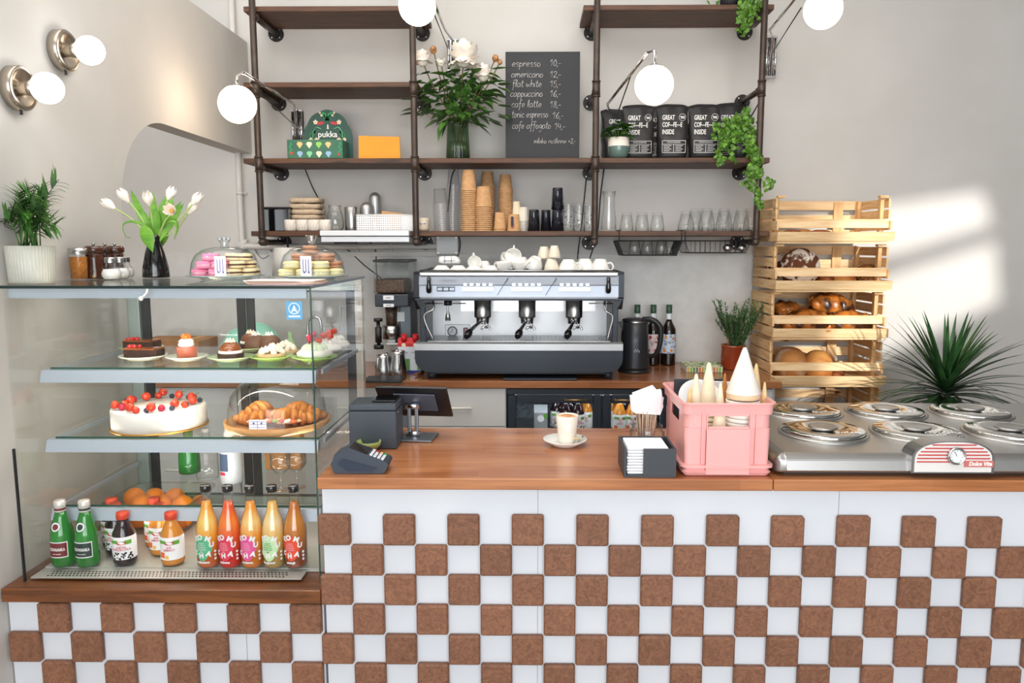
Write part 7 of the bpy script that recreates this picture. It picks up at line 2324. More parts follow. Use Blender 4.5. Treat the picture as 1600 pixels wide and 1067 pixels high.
part('knob', MB().lathe([(0.012, 0.143), (0.010, 0.150), (0.018, 0.168), (0.0, 0.170)], 24), bpy.data.materials['knob_glass_right'], t)
q = Vector((Xat(403, bc.y - R_b + 0.012, Z2 + 0.04), bc.y - R_b + 0.010, Z2 + 0.0275))
t = thing('price_tag', 'small white price tag with printed grid in front of the croissants', 'price tag', q)
part('card', MB().box(-0.027, 0.027, 0, 0.001, 0, 0.030), PAPER, t)
b = MB()
for k in range(3):
    b.box(-0.024, 0.024, -0.0006, 0, 0.006 + 0.009 * k, 0.0068 + 0.009 * k)
b.box(-0.001, 0.0, -0.0006, 0, 0.002, 0.028); blob(b, -0.012, 0.019, 0.003, 0.004, -0.001); blob(b, 0.012, 0.019, 0.003, 0.004, -0.001)
part('print', b, bpy.data.materials['print_violet'], t)

# ================================================================ THIRD SHELF
GBOT = glass('green_bottle_glass', (0.25, 0.62, 0.22), (0.05, 0.25, 0.06), gloss=1.0)
GBOTS = mat('green_bottle_solid', (42, 140, 48), 0.06, coat=0.6, col2=(24, 100, 32), nscale=7)
H3 = ZS[1] - ZS[2] - 0.012
def z3(px, Y=2.52):
    return Vector((Xat(px, Y, Z3 + 0.08), Y, Z3))
b = MB().lathe([(0, 0.001), (0.036, 0.001), (0.037, 0.01), (0.036, 0.07), (0.02, 0.11), (0.016, 0.13), (0.016, H3 * 0.92), (0.018, H3 * 0.93), (0.018, H3 * 0.99), (0, H3 * 0.99)], 28)
solo('green_bottle', b, GBOTS, 'green glass bottle standing at the back of the third shelf', 'bottle', z3(295, 2.62))
t = thing('swing_top_bottle', 'clear swing-top bottle with white stopper on the third shelf', 'bottle', z3(323, 2.55))
part('glass_body', MB().lathe([(0, 0.001), (0.036, 0.001), (0.038, 0.01), (0.037, 0.085), (0.024, 0.12), (0.013, 0.14), (0.013, 0.165), (0, 0.165)], 28), GLASS, t)
part('stopper', MB().cyl((0, 0, 0.166), (0, 0, 0.180), 0.012, n=16), WHITE, t)
part('wire_bail', MB().tube([(-0.014, 0, 0.15), (-0.026, -0.005, 0.165), (-0.014, 0, 0.182), (0.0, 0, 0.182), (0.014, 0, 0.182), (0.026, -0.005, 0.16), (0.014, 0, 0.14)], 0.0012, 5), STEEL, t)
t = thing('spray_bottle', 'silver and white plastic bottle with blue label on the third shelf', 'bottle', z3(361, 2.5))
part('body', MB().lathe([(0, 0.001), (0.034, 0.001), (0.037, 0.01), (0.037, 0.12), (0.03, 0.145), (0.016, 0.165), (0, 0.165)], 28), mat('milky_plastic', (200, 206, 212), 0.3, 0.1), t)
part('cap', MB().lathe([(0.018, 0.165), (0.022, 0.17), (0.014, H3 * 0.95), (0, H3 * 0.95)], 20), WHITE, t)
b = MB(); b.add([(-0.0375 * math.sin(a) * 1.0, -0.0378 * math.cos(a), z) for a in (0.9, 0.6, 0.3, 0.0, -0.1) for z in (0.05, 0.11)], [(2 * i, 2 * i + 2, 2 * i + 3, 2 * i + 1) for i in range(4)])
part('label', b, mat('label_slate', (64, 84, 112), 0.5), t)
b = MB(); b.add([(-0.0378 * math.sin(a), -0.038 * math.cos(a), z) for a in (0.8, 0.5, 0.2) for z in (0.036, 0.046)], [(2 * i, 2 * i + 2, 2 * i + 3, 2 * i + 1) for i in range(2)])
part('label_mark', b, LABR, t)
for i, (px, Y) in enumerate(((438, 2.42), (463, 2.45))):
    b = MB().lathe([(0, 0.001), (0.028, 0.001), (0.028, 0.003), (0.004, 0.006), (0.004, 0.05), (0.02, 0.065), (0.034, 0.085), (0.033, 0.13), (0.032, 0.13), (0.033, 0.085), (0.018, 0.066), (0, 0.056)], 28)
    solo('wine_glass', b, GLASS, 'stemmed clear glass on the third shelf, %s one' % nth(i, 2), 'glass', z3(px, Y), group='stemmed glasses on the third shelf')
solo('paper_bag', MB().box(-0.055, 0.075, -0.01, 0.05, 0, 0.17, 0.004), mat('kraft_bag', (188, 132, 66), 0.8, col2=(160, 104, 48), nscale=9), 'brown kraft paper bag at the back right of the third shelf', 'paper bag', z3(438, 2.66))

# ================================================================ DECK OF THE CASE: DRINKS AND ORANGES
ZD = ZB + 0.0188
ZDD = ZB + 0.0128
# water bottles
def water(px, col, lab):
    Y = 2.220
    x = Xat(px, Y, 0.7)
    H = 0.207
    r = 0.0335
    t = thing('water_bottle', lab, 'bottle', (x, Y, ZD), group='green mineral water bottles in the case')
    part('glass_body', MB().lathe([(0, 0.001), (r * 0.9, 0.001), (r, 0.010), (r * 1.0, H * 0.42), (r * 0.92, H * 0.56), (r * 0.55, H * 0.76), (r * 0.42, H * 0.83), (0, H * 0.83)], 36), GBOTS, t)
    part('cap', MB().lathe([(r * 0.46, H * 0.83), (r * 0.48, H * 0.9), (r * 0.50, H * 0.905), (r * 0.50, H * 0.99), (r * 0.4, H), (0, H)], 28), mat('cap_silver_white', (226, 220, 212), 0.3, 0.3), t)
    part('neck_band', MB().lathe([(r * 0.485, H * 0.855), (r * 0.495, H * 0.885)], 24), col, t)
    lb = part('label', MB().add([(r * 1.012 * math.sin(a), -r * 1.012 * math.cos(a), z) for a in [-0.95 + 1.9 * k / 10 for k in range(11)] for z in (H * 0.16, H * 0.40)], [(2 * i, 2 * i + 2, 2 * i + 3, 2 * i + 1) for i in range(10)]), LABW, t)
    part('label_field', MB().add([(r * 1.02 * math.sin(a), -r * 1.02 * math.cos(a), z) for a in [-0.88 + 1.76 * k / 10 for k in range(11)] for z in (H * 0.175, H * 0.385)], [(2 * i, 2 * i + 2, 2 * i + 3, 2 * i + 1) for i in range(10)]), col, lb)
    b = MB(); text_into(b, '\u017bYWIANKA' if False else 'CISOWIANKA', 0.0135, (-0.05, 0, H * 0.285), bend=r * 1.03, sx=0.62, bold=0.0003)
    text_into(b, 'woda mineralna', 0.005, (0, 0, H * 0.22), bend=r * 1.03, sx=0.8)
    part('lettering', b, INK, lb)
    nk = MB()
    k = r * 0.80
    vs = [(k * 1.03 * math.sin(0.48 * math.cos(u)), -k * 1.06 * math.cos(0.48 * math.cos(u)) - 0.002 + 0.30 * (H * 0.07 * math.sin(u)), H * 0.63 + H * 0.062 * math.sin(u)) for u in [2 * PI * j / 20 for j in range(20)]]
    nk.m = 0; nk.add(vs, [list(range(20))])
    c0 = sum((Vector(v) for v in vs), Vector()) / 20 
    nk.m = 1; nk.add([c0 + (Vector(v) - c0) * 0.68 + Vector((0, -0.0014, 0)) for v in vs], [list(range(20))])
    part('neck_badge', nk, [LABW, col], t)
water(98, mat('label_dark_red', (112, 30, 32), 0.5), 'green mineral water bottle with dark red label, leftmost in the case')
water(136, mat('label_dark_green', (30, 52, 44), 0.5), 'green mineral water bottle with dark green label, second in the case')
GJ = 'small juice bottles in the display case'
r_j, H_j = 0.0345, 0.162
q = lambda px, Y: Vector((Xat(px, Y, 0.7), Y, ZD))
jd = juice_proto('dark', r_j, H_j, 'dark currant juice bottle in the case, front one of three', q(194, 2.240), GJ)
jd.rotation_euler = (0, 0, 0.15)
dup(jd, q(182, 2.315), 0.0, 'dark currant juice bottle in the case, middle one of three', GJ)
dup(jd, Vector((Xat(176, 2.388, 0.7), 2.388, ZDD)), -0.1, 'dark currant juice bottle in the case, rearmost of three', GJ)
ja = juice_proto('light', r_j, H_j, 'golden apple juice bottle in the case, front one of three', q(269, 2.240), GJ)
ja.rotation_euler = (0, 0, 0.1)
dup(ja, q(251, 2.318), 0.0, 'golden apple juice bottle in the case, middle one of three', GJ)
dup(ja, Vector((Xat(243, 2.392, 0.7), 2.392, ZDD)), 0.0, 'golden apple juice bottle in the case, rearmost of three', GJ)
# kombucha
def kombucha(px, body, low, lab_c, lab_c2, lab, second):
    Y = 2.220
    x = Xat(px, Y, 0.74)
    H, r = 0.256, 0.0345
    t = thing('kombucha_bottle', lab, 'bottle', (x, Y, ZD), group='kombucha bottles in the display case')
    jm, nt, out = base_mat('kombucha_' + second)
    bs = N(nt, 'ShaderNodeBsdfPrincipled')
    nt.links.new(bs.outputs[0], out.inputs[0])
    bs.inputs['Roughness'].default_value = 0.08
    bs.inputs['Coat Weight'].default_value = 0.6
    sp = N(nt, 'ShaderNodeSeparateXYZ')
    tc = N(nt, 'ShaderNodeTexCoord')
    nt.links.new(tc.outputs['Object'], sp.inputs[0])
    mr = N(nt, 'ShaderNodeMapRange')
    mr.inputs['From Max'].default_value = H * 0.8
    nt.links.new(sp.outputs['Z'], mr.inputs['Value'])
    # drink colour by height: darker at the bottom, a paler band higher up
    c = ramp(nt, mr.outputs[0], [(0.04, srgb(*low)), (0.22, srgb(*low)), (0.5, srgb(*body[0])), (0.72, srgb(*body[1])), (0.92, srgb(*body[0]))])
    nt.links.new(c, bs.inputs['Base Color'])
    part('drink', MB().lathe([(0, 0.002), (r * 0.86, 0.002), (r * 0.97, 0.012), (r * 0.99, H * 0.36), (r * 0.97, H * 0.47), (r * 0.80, H * 0.58), (r * 0.50, H * 0.70), (r * 0.36, H * 0.80), (0, H * 0.80)], 40), jm, t)
    part('glass_body', MB().lathe([(0, 0.0005), (r * 0.88, 0.0005), (r, 0.012), (r * 1.02, H * 0.36), (r * 1.0, H * 0.47), (r * 0.83, H * 0.58), (r * 0.53, H * 0.70), (r * 0.40, H * 0.80), (r * 0.38, H * 0.93)], 40), CL, t)
    part('cap', MB().lathe([(r * 0.44, H * 0.925), (r * 0.46, H * 0.93), (r * 0.46, H * 0.99), (r * 0.42, H), (0, H)], 24), BLACKG, t)
    b = MB()
    rr = r * 1.03
    pts = []
    n = 36
    for k in range(n):
        u = 2 * PI * k / n
        w = 0.80 + 0.07 * math.sin(5 * u + len(second))
        pts.append((rr * math.sin(-0.15 + w * math.cos(u)), -rr * math.cos(-0.15 + w * math.cos(u)), H * (0.27 + 0.155 * (1 + 0.08 * math.sin(3 * u)) * math.sin(u))))
    c0 = (rr * math.sin(-0.15), -rr * math.cos(-0.15) , H * 0.27)
    # fan in rings so that the label follows the round bottle
    vs, fs = [c0], []
    for ring in (0.33, 0.66, 1.0):
        for k in range(n):
            u = 2 * PI * k / n
            w = (0.80 + 0.07 * math.sin(5 * u + len(second))) * ring
            vs.append((rr * math.sin(-0.15 + w * math.cos(u)), -rr * math.cos(-0.15 + w * math.cos(u)), H * (0.27 + 0.155 * ring * (1 + 0.08 * math.sin(3 * u)) * math.sin(u))))
    for k in range(n):
        fs.append((0, 1 + k, 1 + (k + 1) % n))
        for g_ in (0, 1):
            a, c_ = 1 + g_ * n, 1 + (g_ + 1) * n
            fs.append((a + k, c_ + k, c_ + (k + 1) % n, a + (k + 1) % n))
    lb = part('label', MB().add(vs, fs), lab_c, t)
    b = MB()
    for (s2, a, z, sz, ro) in (('K', -0.72, 0.375, 0.020, 0.1), ('O', -0.30, 0.395, 0.021, 0.0), ('M', 0.38, 0.375, 0.021, -0.35), ('U', 0.66, 0.30, 0.021, -0.1), ('H', -0.22, 0.17, 0.020, 0.05), ('A', 0.40, 0.19, 0.021, -0.25), ('C', -0.78, 0.20, 0.018, 0.0)):
        text_into(b, s2, sz, (a, 0, H * z), bend=r * 1.04, rot=ro, bold=0.0012)
    text_into(b, second, 0.010, (-0.15, 0, H * 0.088), bend=r * 1.04, bold=0.0004)
    for k in range(3):
        u_ = 0.95
        vs = [(r * 1.04 * math.sin(u_ + 0.11 * math.cos(w_)), -r * 1.04 * math.cos(u_ + 0.11 * math.cos(w_)), H * (0.21 - 0.045 * k) + 0.0042 * math.sin(w_)) for w_ in [2 * PI * j / 10 for j in range(10)]]
        b.add(vs, [list(range(10))])
    part('lettering', b, INK, lb)
    b = MB()
    for k in range(5):
        text_into(b, ('organic', 'live drink', 'kombucha', 'fermented', 'tea')[k], 0.0065, (-0.2, 0, H * (0.325 - 0.026 * k)), bend=r * 1.045)
    part('small_print', b, lab_c2, lb)
kombucha(324.5, ((246, 160, 30), (252, 206, 110)), (196, 88, 16), mat('kom_green', (84, 178, 132), 0.5), INK, 'kombucha bottle with green label, leftmost of five', 'rozkminna')
kombucha(358.5, ((240, 84, 14), (250, 128, 34)), (206, 30, 22), mat('kom_red', (220, 52, 84), 0.5), mat('kom_pale_pink', (250, 200, 210), 0.5), 'red-orange kombucha bottle with crimson label, second of five', 'radosna')
kombucha(393, ((244, 150, 34), (252, 206, 128)), (206, 110, 14), mat('kom_magenta', (226, 82, 150), 0.5), bpy.data.materials['kom_pale_pink'], 'kombucha bottle with pink label, middle of five', 'rumianna')
kombucha(427, ((240, 184, 90), (248, 216, 160)), (170, 134, 70), mat('kom_mint', (196, 226, 176), 0.5), mat('kom_leaf', (84, 168, 96), 0.5), 'kombucha bottle with mint label, fourth of five', 'bergamot')
kombucha(461, ((190, 106, 30), (206, 130, 44)), (134, 66, 40), mat('kom_scarlet', (226, 72, 40), 0.5), bpy.data.materials['kom_pale_pink'], 'dark amber kombucha bottle with scarlet label, rightmost of five', 'energii')
# oranges in a translucent tub
ORA = mat('orange_peel', (255, 140, 10), 0.4, coat=0.1, bump=(180, 0.5, 0.001), spec=0.4)
x0, x1 = Xat(158, 2.47, 0.7), Xat(292, 2.47, 0.7)
tx, tw = (x0 + x1) / 2, (x1 - x0) / 2
t = thing('plastic_tub', 'translucent plastic tub full of oranges at the back of the case', 'tub', (tx, 2.59, ZDD))
TUBM = glass('translucent_tub', (0.86, 0.82, 0.76), (0.6, 0.55, 0.48), gloss=0.8)
hh = 0.105
b = MB()
b.loft([(0.001, tw * 0.86, 0.115, 0, 0), (0.004, tw * 0.88, 0.118, 0, 0), (hh, tw, 0.135, 0, 0), (hh + 0.002, tw + 0.01, 0.142, 0, 0), (hh - 0.004, tw + 0.010, 0.142, 0, 0)], 36, 6, cap=False)
part('tub_body', b, TUBM, t)
GO = 'oranges in the plastic tub'
ob = None
k = 0
ro = 0.036
ring = {0: 'bottom layer', 1: 'upper layer'}
for lay, ys, z in ((0, (-0.068, 0.006, 0.078), ro + 0.006), (1, (-0.06, 0.02), ro * 2.42)):
    for j, y in enumerate(ys):
        n = 4 if lay == 0 else 4
        for i in range(n):
            x = tx + (i - (n - 1) / 2) * 0.0735 * (1 if lay == 0 else 1.0) + (0.004 if j % 2 else -0.004)
            if abs(x - tx) > tw * 0.88 - ro + 0.012:
                continue
            lab = 'orange in the tub, %s, %s row, %s' % (ring[lay], ('front', 'middle' if lay == 0 else 'rear', 'rear')[j], nth(i, n))
            loc = (x, 2.59 + y, ZDD + z)
            if ob is None:
                ob = thing('orange', lab, 'orange', loc, group=GO)
                part('peel', MB().ball((0, 0, 0), (ro, ro, ro * 0.96), 24, 16), ORA, ob)
                part('navel', MB().lathe([(0, 0.0005), (0.003, 0.0), (0.002, -0.001)], 8, c=(0, -ro * 0.5, ro * 0.80), M=Matrix.Rotation(0.5, 4, 'X')), mat('navel_brown', (110, 90, 40), 0.8), ob)
            else:
                dup(ob, loc, (random.uniform(-0.8, 0.8), random.uniform(-0.5, 0.5), random.uniform(0, 3)), lab, GO)
            k += 1

# ================================================================ BEHIND THE CASE, ON THE BACK WORKTOP
q = P(262, 560, 3.95)
t = thing('cardboard_box', 'brown cardboard box on the worktop seen through the glass case', 'box', (q.x, 3.95, zc))
part('carton', MB().box(-0.17, 0.17, 0, 0.25, 0, 0.16, 0.003), mat('box_cardboard', (170, 116, 56), 0.8, col2=(150, 98, 44), nscale=6), t)
part('tape', MB().box(0.07, 0.11, -0.001, 0.25, 0.0, 0.1612), mat('box_tape', (206, 150, 60), 0.4), t)
q = P(390, 540, 3.98)
t = thing('mint_reflection', 'mint green shape behind the case, standing in for a reflection', 'reflection', (q.x, 3.98, zc))  # added solid shape imitating a mint reflection in the rear glass
b = MB().loft([(0, 0.14, 0.08, 0, 0), (0.04, 0.17, 0.11, 0, 0), (0.14, 0.16, 0.11, 0.01, 0), (0.21, 0.12, 0.08, 0.02, 0), (0.25, 0.06, 0.03, 0.04, 0)], 30, 2.4)
b.v = [v + Vector((0, 0, 0.006 * math.sin(v.x * 45) * min(1, v.z * 20))) for v in b.v]
part('mint_shape', b, mat('mint_reflection_tint', (150, 214, 190), 0.35, bump=(14, 0.5, 0.01)), t)
t = thing('sink_faucet', 'curved steel kitchen faucet seen through the right part of the case', 'faucet', (P(483, 560, 4.1).x, 4.1, zc))
a, c_, d_ = P(483, 560, 4.1), P(490, 497, 4.1), P(503, 520, 4.1)
x0 = a.x
part('spout', MB().tube([(0, 0, 0.03), (0, 0, c_.z - zc - 0.05), (0.015, 0, c_.z - zc), (d_.x - x0 - 0.012, 0, c_.z - zc - 0.004), (d_.x - x0, 0, d_.z - zc)], 0.009, 10, curve=6), CHROME, t)
part('base', MB().cyl((0, 0, 0), (0, 0, 0.035), 0.022, n=18), CHROME, t)
q = P(548, 560, 4.12)
t = thing('dish_rack', 'wire rack with upturned glasses on the worktop behind the case', 'dish rack', (q.x - 0.16, 4.12, zc))
b = MB()
for k in range(12):
    x = -0.13 + 0.024 * k
    b.tube([(x, -0.10, 0.06), (x, -0.10, 0.01), (x, 0.10, 0.01), (x, 0.10, 0.06)], 0.0014, 4)
b.tube([(-0.14, -0.1, 0.06), (0.14, -0.1, 0.06), (0.14, 0.1, 0.06), (-0.14, 0.1, 0.06)], 0.0025, 5, closed=True)
b.tube([(-0.14, -0.1, 0.01), (0.14, -0.1, 0.01), (0.14, 0.1, 0.01), (-0.14, 0.1, 0.01)], 0.0025, 5, closed=True)
part('wire_frame', b, STEEL, t)
solo('detergent_bottle', MB().lathe([(0, 0), (0.035, 0), (0.036, 0.12), (0.02, 0.16), (0.012, 0.17), (0.012, 0.2), (0, 0.2)], 24), mat('detergent_green', (170, 200, 150), 0.3), 'pale green bottle beside the faucet behind the case', 'bottle', (P(455, 560, 4.05).x, 4.05, zc))

# ================================================================ ON THE FRONT COUNTER
zk = ZC + 0.0008
# receipt printer
p0, p1 = ON(548, 706, zk), ON(619, 709, zk)
yp = 2.40
s_ = S(yp, 1.05)
xp0, xp1 = Xat(546, yp, zk), Xat(620, yp, zk)
t = thing('receipt_printer', 'dark slate box-shaped receipt printer beside the display case', 'printer', ((xp0 + xp1) / 2, yp, zk))
w = (xp1 - xp0) / 2
hp_ = Zat(633, yp, 0) - zk
PRN = mat('printer_slate', (58, 66, 76), 0.45, bump=(300, 0.1, 0.0005))
part('body', MB().box(-w, w, 0.0, 0.13, 0, hp_ - 0.022, 0.004), PRN, t)
part('lid', MB().box(-w, w, 0.0, 0.13, hp_ - 0.021, hp_, 0.005), PRN, t)
part('top_panel', MB().box(-w * 0.1, w * 0.92, 0.035, 0.125, hp_, hp_ + 0.008, 0.003), BLACKG, t)
part('power_led', MB().cyl((w, 0.03, hp_ - 0.03), (w + 0.0015, 0.03, hp_ - 0.03), 0.003, n=10), SCREW, t)
# tablet on stand
bq = ON(652, 691, zk)
t = thing('tablet_stand', 'black tablet on a grey metal swivel stand facing the barista', 'tablet', (bq.x, bq.y + 0.06, zk), -0.10)
MET = mat('stand_grey', (140, 144, 150), 0.35, 0.8)
part('base_plate', MB().box(-0.06, 0.055, -0.06, 0.055, 0, 0.007, 0.002), MET, t)
part('stand_arm', MB().box(-0.042, -0.030, -0.006, 0.006, 0.015, 0.112, 0.002), MET, t)
part('stand_arm', MB().box(-0.016, -0.004, -0.006, 0.006, 0.015, 0.112, 0.002), MET, t)
part('lower_hinge', MB().cyl((-0.048, 0, 0.016), (0.002, 0, 0.016), 0.009, n=16), CHROME, t)
part('upper_hinge', MB().cyl((-0.048, 0, 0.112), (0.002, 0, 0.112), 0.010, n=16), CHROME, t)
M_t = Matrix.Translation((-0.02, 0.012, 0.122)) @ Matrix.Rotation(-0.85, 4, 'X')
b = MB(); b.X = M_t; b.box(-0.065, 0.080, -0.052, 0.040, -0.006, -0.001, 0.002); part('mount_plate', b, mat('mount_grey', (104, 110, 124), 0.35, 0.5), t)
b = MB(); b.X = M_t; b.box(-0.125, 0.125, -0.080, 0.080, 0.0, 0.010, 0.003); part('tablet_body', b, mat('tablet_black', (24, 24, 28), 0.3, coat=0.2), t)
b = MB(); b.X = M_t; b.box(-0.112, 0.112, -0.070, 0.070, 0.0101, 0.0108); part('screen', b, BLACKG, t)
# card terminal
q = ON(560, 741, zk)
t = thing('card_terminal', 'dark blue-grey card payment terminal with white, red and green keys', 'card reader', (q.x, q.y + 0.035, zk), 0.0)
TER = mat('terminal_slate', (52, 62, 74), 0.4)
L0, L1 = Xat(516, q.y, zk) - q.x, Xat(606, q.y, zk) - q.x
b = MB()
ol = [(L0 + 0.008, 0.004), (L0, 0.026), (L0 + 0.012, 0.056), (L0 + 0.045, 0.073), (L0 + 0.060, 0.075), (L1 - 0.004, 0.034), (L1, 0.026), (L1 - 0.010, 0.004), (L1 - 0.02, 0.0), (L0 + 0.02, 0.0)]
b.prism(ol, -0.030, 0.045, 'y')
part('body', b, TER, t)
b = MB(); b.prism([(L0 + 0.020, 0.030), (L0 + 0.034, 0.046), (L1 - 0.03, 0.018), (L1 - 0.05, 0.006), (L0 + 0.05, 0.008)], -0.0325, -0.030, 'y')
part('side_inset', b, mat('terminal_blue', (34, 48, 68), 0.3), t)
# sloping top face direction
A0, A1 = Vector((L0 + 0.060, 0, 0.075)), Vector((L1 - 0.004, 0, 0.034))
dt = (A1 - A0).normalized(); nt_ = Vector((-dt.z, 0, dt.x))
if nt_.z < 0:
    nt_ = -nt_
def top_box(mb, u0, u1, y0, y1, h0, h1):
    vs = []
    for h in (h0, h1):
        for y in (y0, y1):
            for u in (u0, u1):
                vs.append(A0 + dt * u + nt_ * h + Vector((0, y, 0)))
    mb.add(vs, [(0, 2, 3, 1), (4, 5, 7, 6), (0, 1, 5, 4), (2, 6, 7, 3), (0, 4, 6, 2), (1, 3, 7, 5)])
b = MB(); top_box(b, -0.005, 0.050, -0.026, 0.040, 0, 0.0015); part('screen', b, BLACKG, t)
KW, KR, KG, KY = mat('key_white', (226, 226, 232), 0.4), mat('key_red', (206, 44, 50), 0.4), mat('key_green', (40, 176, 90), 0.4), mat('key_yellow', (240, 200, 130), 0.4)
tl_ = (A1 - A0).length
for i in range(4):
    for j in range(4):
        u = 0.057 + i * 0.0118
        if u + 0.008 > tl_:
            continue
        y = -0.022 + j * 0.0155
        m_ = KW
        if j == 3:
            m_ = (KW, KR, KY, KG)[min(i, 3)]
        b = MB(); top_box(b, u, u + 0.008, y, y + 0.011, 0, 0.003)
        part('key', b, m_, t)
# green dish
q = ON(573, 709, zk)
b = MB().lathe([(0, 0.001), (0.022, 0.001), (0.038, 0.020), (0.040, 0.034), (0.038, 0.034), (0.034, 0.018), (0, 0.006)], 32)
solo('green_dish', b, mat('speckled_green_glaze', (172, 186, 110), 0.25, coat=0.3, col2=(140, 156, 84), nscale=40), 'small speckled green bowl between the card reader and the printer', 'bowl', (q.x, q.y + 0.035, zk))

# cup of coffee
q = ON(884, 701.5, zk)
rs = 34 * S(q.y + 0.06, ZC)
cq = Vector((q.x, q.y + rs * 0.7, zk))
b = MB().lathe([(0, 0.004), (rs * 0.45, 0.004), (rs * 0.5, 0.0), (rs * 0.58, 0.0), (rs * 0.62, 0.004), (rs, 0.020), (rs * 1.0, 0.023), (rs * 0.62, 0.009), (rs * 0.45, 0.008), (0, 0.008)], 48)
solo('saucer', b, WHITE, 'white saucer under the full coffee cup on the counter', 'saucer', cq)
cx_ = Xat(886, cq.y, ZC + 0.05)
t = thing('cappuccino_cup', 'tall cream cup filled with cappuccino, alone in the middle of the counter', 'cup', (cx_, cq.y, zk + 0.0085))
hc = Zat(650, cq.y - 0.02, 0) - zk - 0.009
rc = 17.6 * S(cq.y, 1.03)
part('cup_body', MB().lathe([(0, 0.001), (rc * 0.68, 0.001), (rc * 0.76, 0.006), (rc * 0.86, hc * 0.4), (rc, hc), (rc * 0.95, hc), (rc * 0.8, hc * 0.4), (0, 0.008)], 40), CREAM, t)
part('coffee', MB().lathe([(rc * 0.945, hc - 0.007), (rc * 0.6, hc - 0.002), (0, hc - 0.001)], 32), mat('coffee_foam', (190, 112, 50), 0.6, col2=(232, 190, 140), nscale=22, contrast=(0.45, 0.6)), t)
q2 = Vector((cq.x + rs * 0.62, cq.y - 0.012, zk + 0.0185))
t = thing('teaspoon', 'small steel spoon lying on the saucer right of the cup', 'spoon', q2, 0.5)
part('handle', MB().tube([(-0.02, -0.02, 0.003), (0.03, 0.02, 0.007)], [0.0035, 0.002], 6, flat=0.5), NICKEL, t)
solo('wrapped_biscuit', MB().box(-0.018, 0.018, -0.008, 0.008, 0, 0.008, 0.003), mat('biscuit_wrap', (206, 188, 158), 0.5), 'tiny beige wrapped biscuit on the saucer beside the cup', 'biscuit', (cq.x + rs * 0.52, cq.y - 0.018, zk + 0.024), (0, 0.1, 0.5))

# napkin box
yb0 = 2.104
xn0, xn1 = Xat(975, yb0, ZC), Xat(1056, yb0, ZC)
t = thing('napkin_box', 'open dark slate box with white napkins on the counter edge', 'napkin box', ((xn0 + xn1) / 2, yb0, zk))
w = (xn1 - xn0) / 2
NB = mat('slate_board', (56, 60, 66), 0.5, bump=(60, 0.2, 0.001))
hn = Zat(701, yb0, 0) - zk
D = 0.15
part('bottom', MB().box(-w, w, 0, D, 0, 0.006), NB, t)
part('front_board', MB().box(-w * 0.26, w, 0, 0.006, 0.0062, hn), NB, t)
part('back_board', MB().box(-w, w, D - 0.006, D, 0.0062, hn), NB, t)
part('side_board', MB().box(-w, -w + 0.006, 0.0, D - 0.0062, 0.0062, hn), NB, t)
part('side_board', MB().box(w - 0.006, w, 0.0062, D - 0.0062, 0.0062, hn), NB, t)
for k in range(9):
    z = zk + 0.0066 + 0.0088 * k
    b = MB().box(-w + 0.009, w * 0.70, 0.010, D - 0.02, 0, 0.0078, 0.003, 2)
    solo('paper_napkin', b, PAPER, 'white folded napkin in the slate box, %s from the bottom' % ['first', 'second', 'third', 'fourth', 'fifth', 'sixth', 'seventh', 'eighth', 'ninth and topmost'][k], 'napkin', ((xn0 + xn1) / 2 + random.uniform(-0.001, 0.002), yb0, z), (0, 0, random.uniform(-0.01, 0.01)), group='white napkins in the slate box')
# jar with stirrers
Yj = 2.40
xj = Xat(1011, Yj, 1.0)
t = thing('stirrer_jar', 'round clear glass jar holding wooden stirrers behind the napkin box', 'jar', (xj, Yj, zk))
rj = 26 * S(Yj, 1.0)
hj = Zat(664, Yj, 0) - zk
part('glass_body', MB().lathe([(0, 0.001), (rj * 0.9, 0.001), (rj * 1.04, 0.012), (rj * 1.04, hj - 0.022), (rj * 0.9, hj - 0.010), (rj * 0.92, hj), (rj * 0.88, hj), (rj * 0.86, hj - 0.010), (rj * 1.0, hj - 0.024), (rj * 0.99, 0.014), (0, 0.006)], 40), CL, t)
STK = mat('birch_stirrer', (222, 196, 170), 0.7, island=0.15)
rn = random.Random(5)
topz = Zat(634, Yj, 0) - zk
for k in range(30):
    a = 2 * PI * k / 30 * 1.0 + rn.uniform(-0.1, 0.1)
    rr = rj * rn.uniform(0.35, 0.72)
    c0 = Vector((rr * 0.6 * math.cos(a), rr * 0.6 * math.sin(a), 0.008))
    c1 = Vector((rr * 1.05 * math.cos(a + 0.3), rr * 1.05 * math.sin(a + 0.3), topz + rn.uniform(-0.012, 0.01)))
    b = MB().tube([Vector((0, 0, 0)), c1 - c0], 0.0032, 4, flat=0.3)
    solo('wooden_stirrer', b, STK, 'thin pale wooden stirrer standing in the round glass jar', 'stirrer', (xj + c0.x, Yj + c0.y, zk + c0.z), group='wooden stirrers in the glass jar')
# napkins in the jar
q0 = Vector((Xat(1010, Yj, 1.1), Yj - 0.005, zk + 0.07))
z0n, z1n = Zat(640, Yj, 0), Zat(606, Yj, 0)
for k, (pts, dy, lab) in enumerate((([(-24, 640), (-26, 618), (22, 608), (25, 634), (20, 646), (-18, 644)], -0.012, 'white paper napkin in the stirrer jar, front one'), ([(-20, 642), (-22, 614), (10, 602), (26, 620), (22, 642)], 0.004, 'white paper napkin in the stirrer jar, rear pointed one'))):
    v = [P(1010 + a, b_, Yj + dy) for a, b_ in pts]
    c0 = Vector((xj, Yj + dy, z0n - 0.01))
    ol = [(p.x - c0.x, p.z - c0.z) for p in v]
    b = MB().prism(ol, -0.008, 0.008, 'y')
    b.v = [p + Vector((0, -0.02 * (1 - (p.x / 0.06) ** 2) if p.y < 0 else 0, 0)) for p in b.v]
    solo('paper_napkin', b, PAPER, lab, 'napkin', c0)

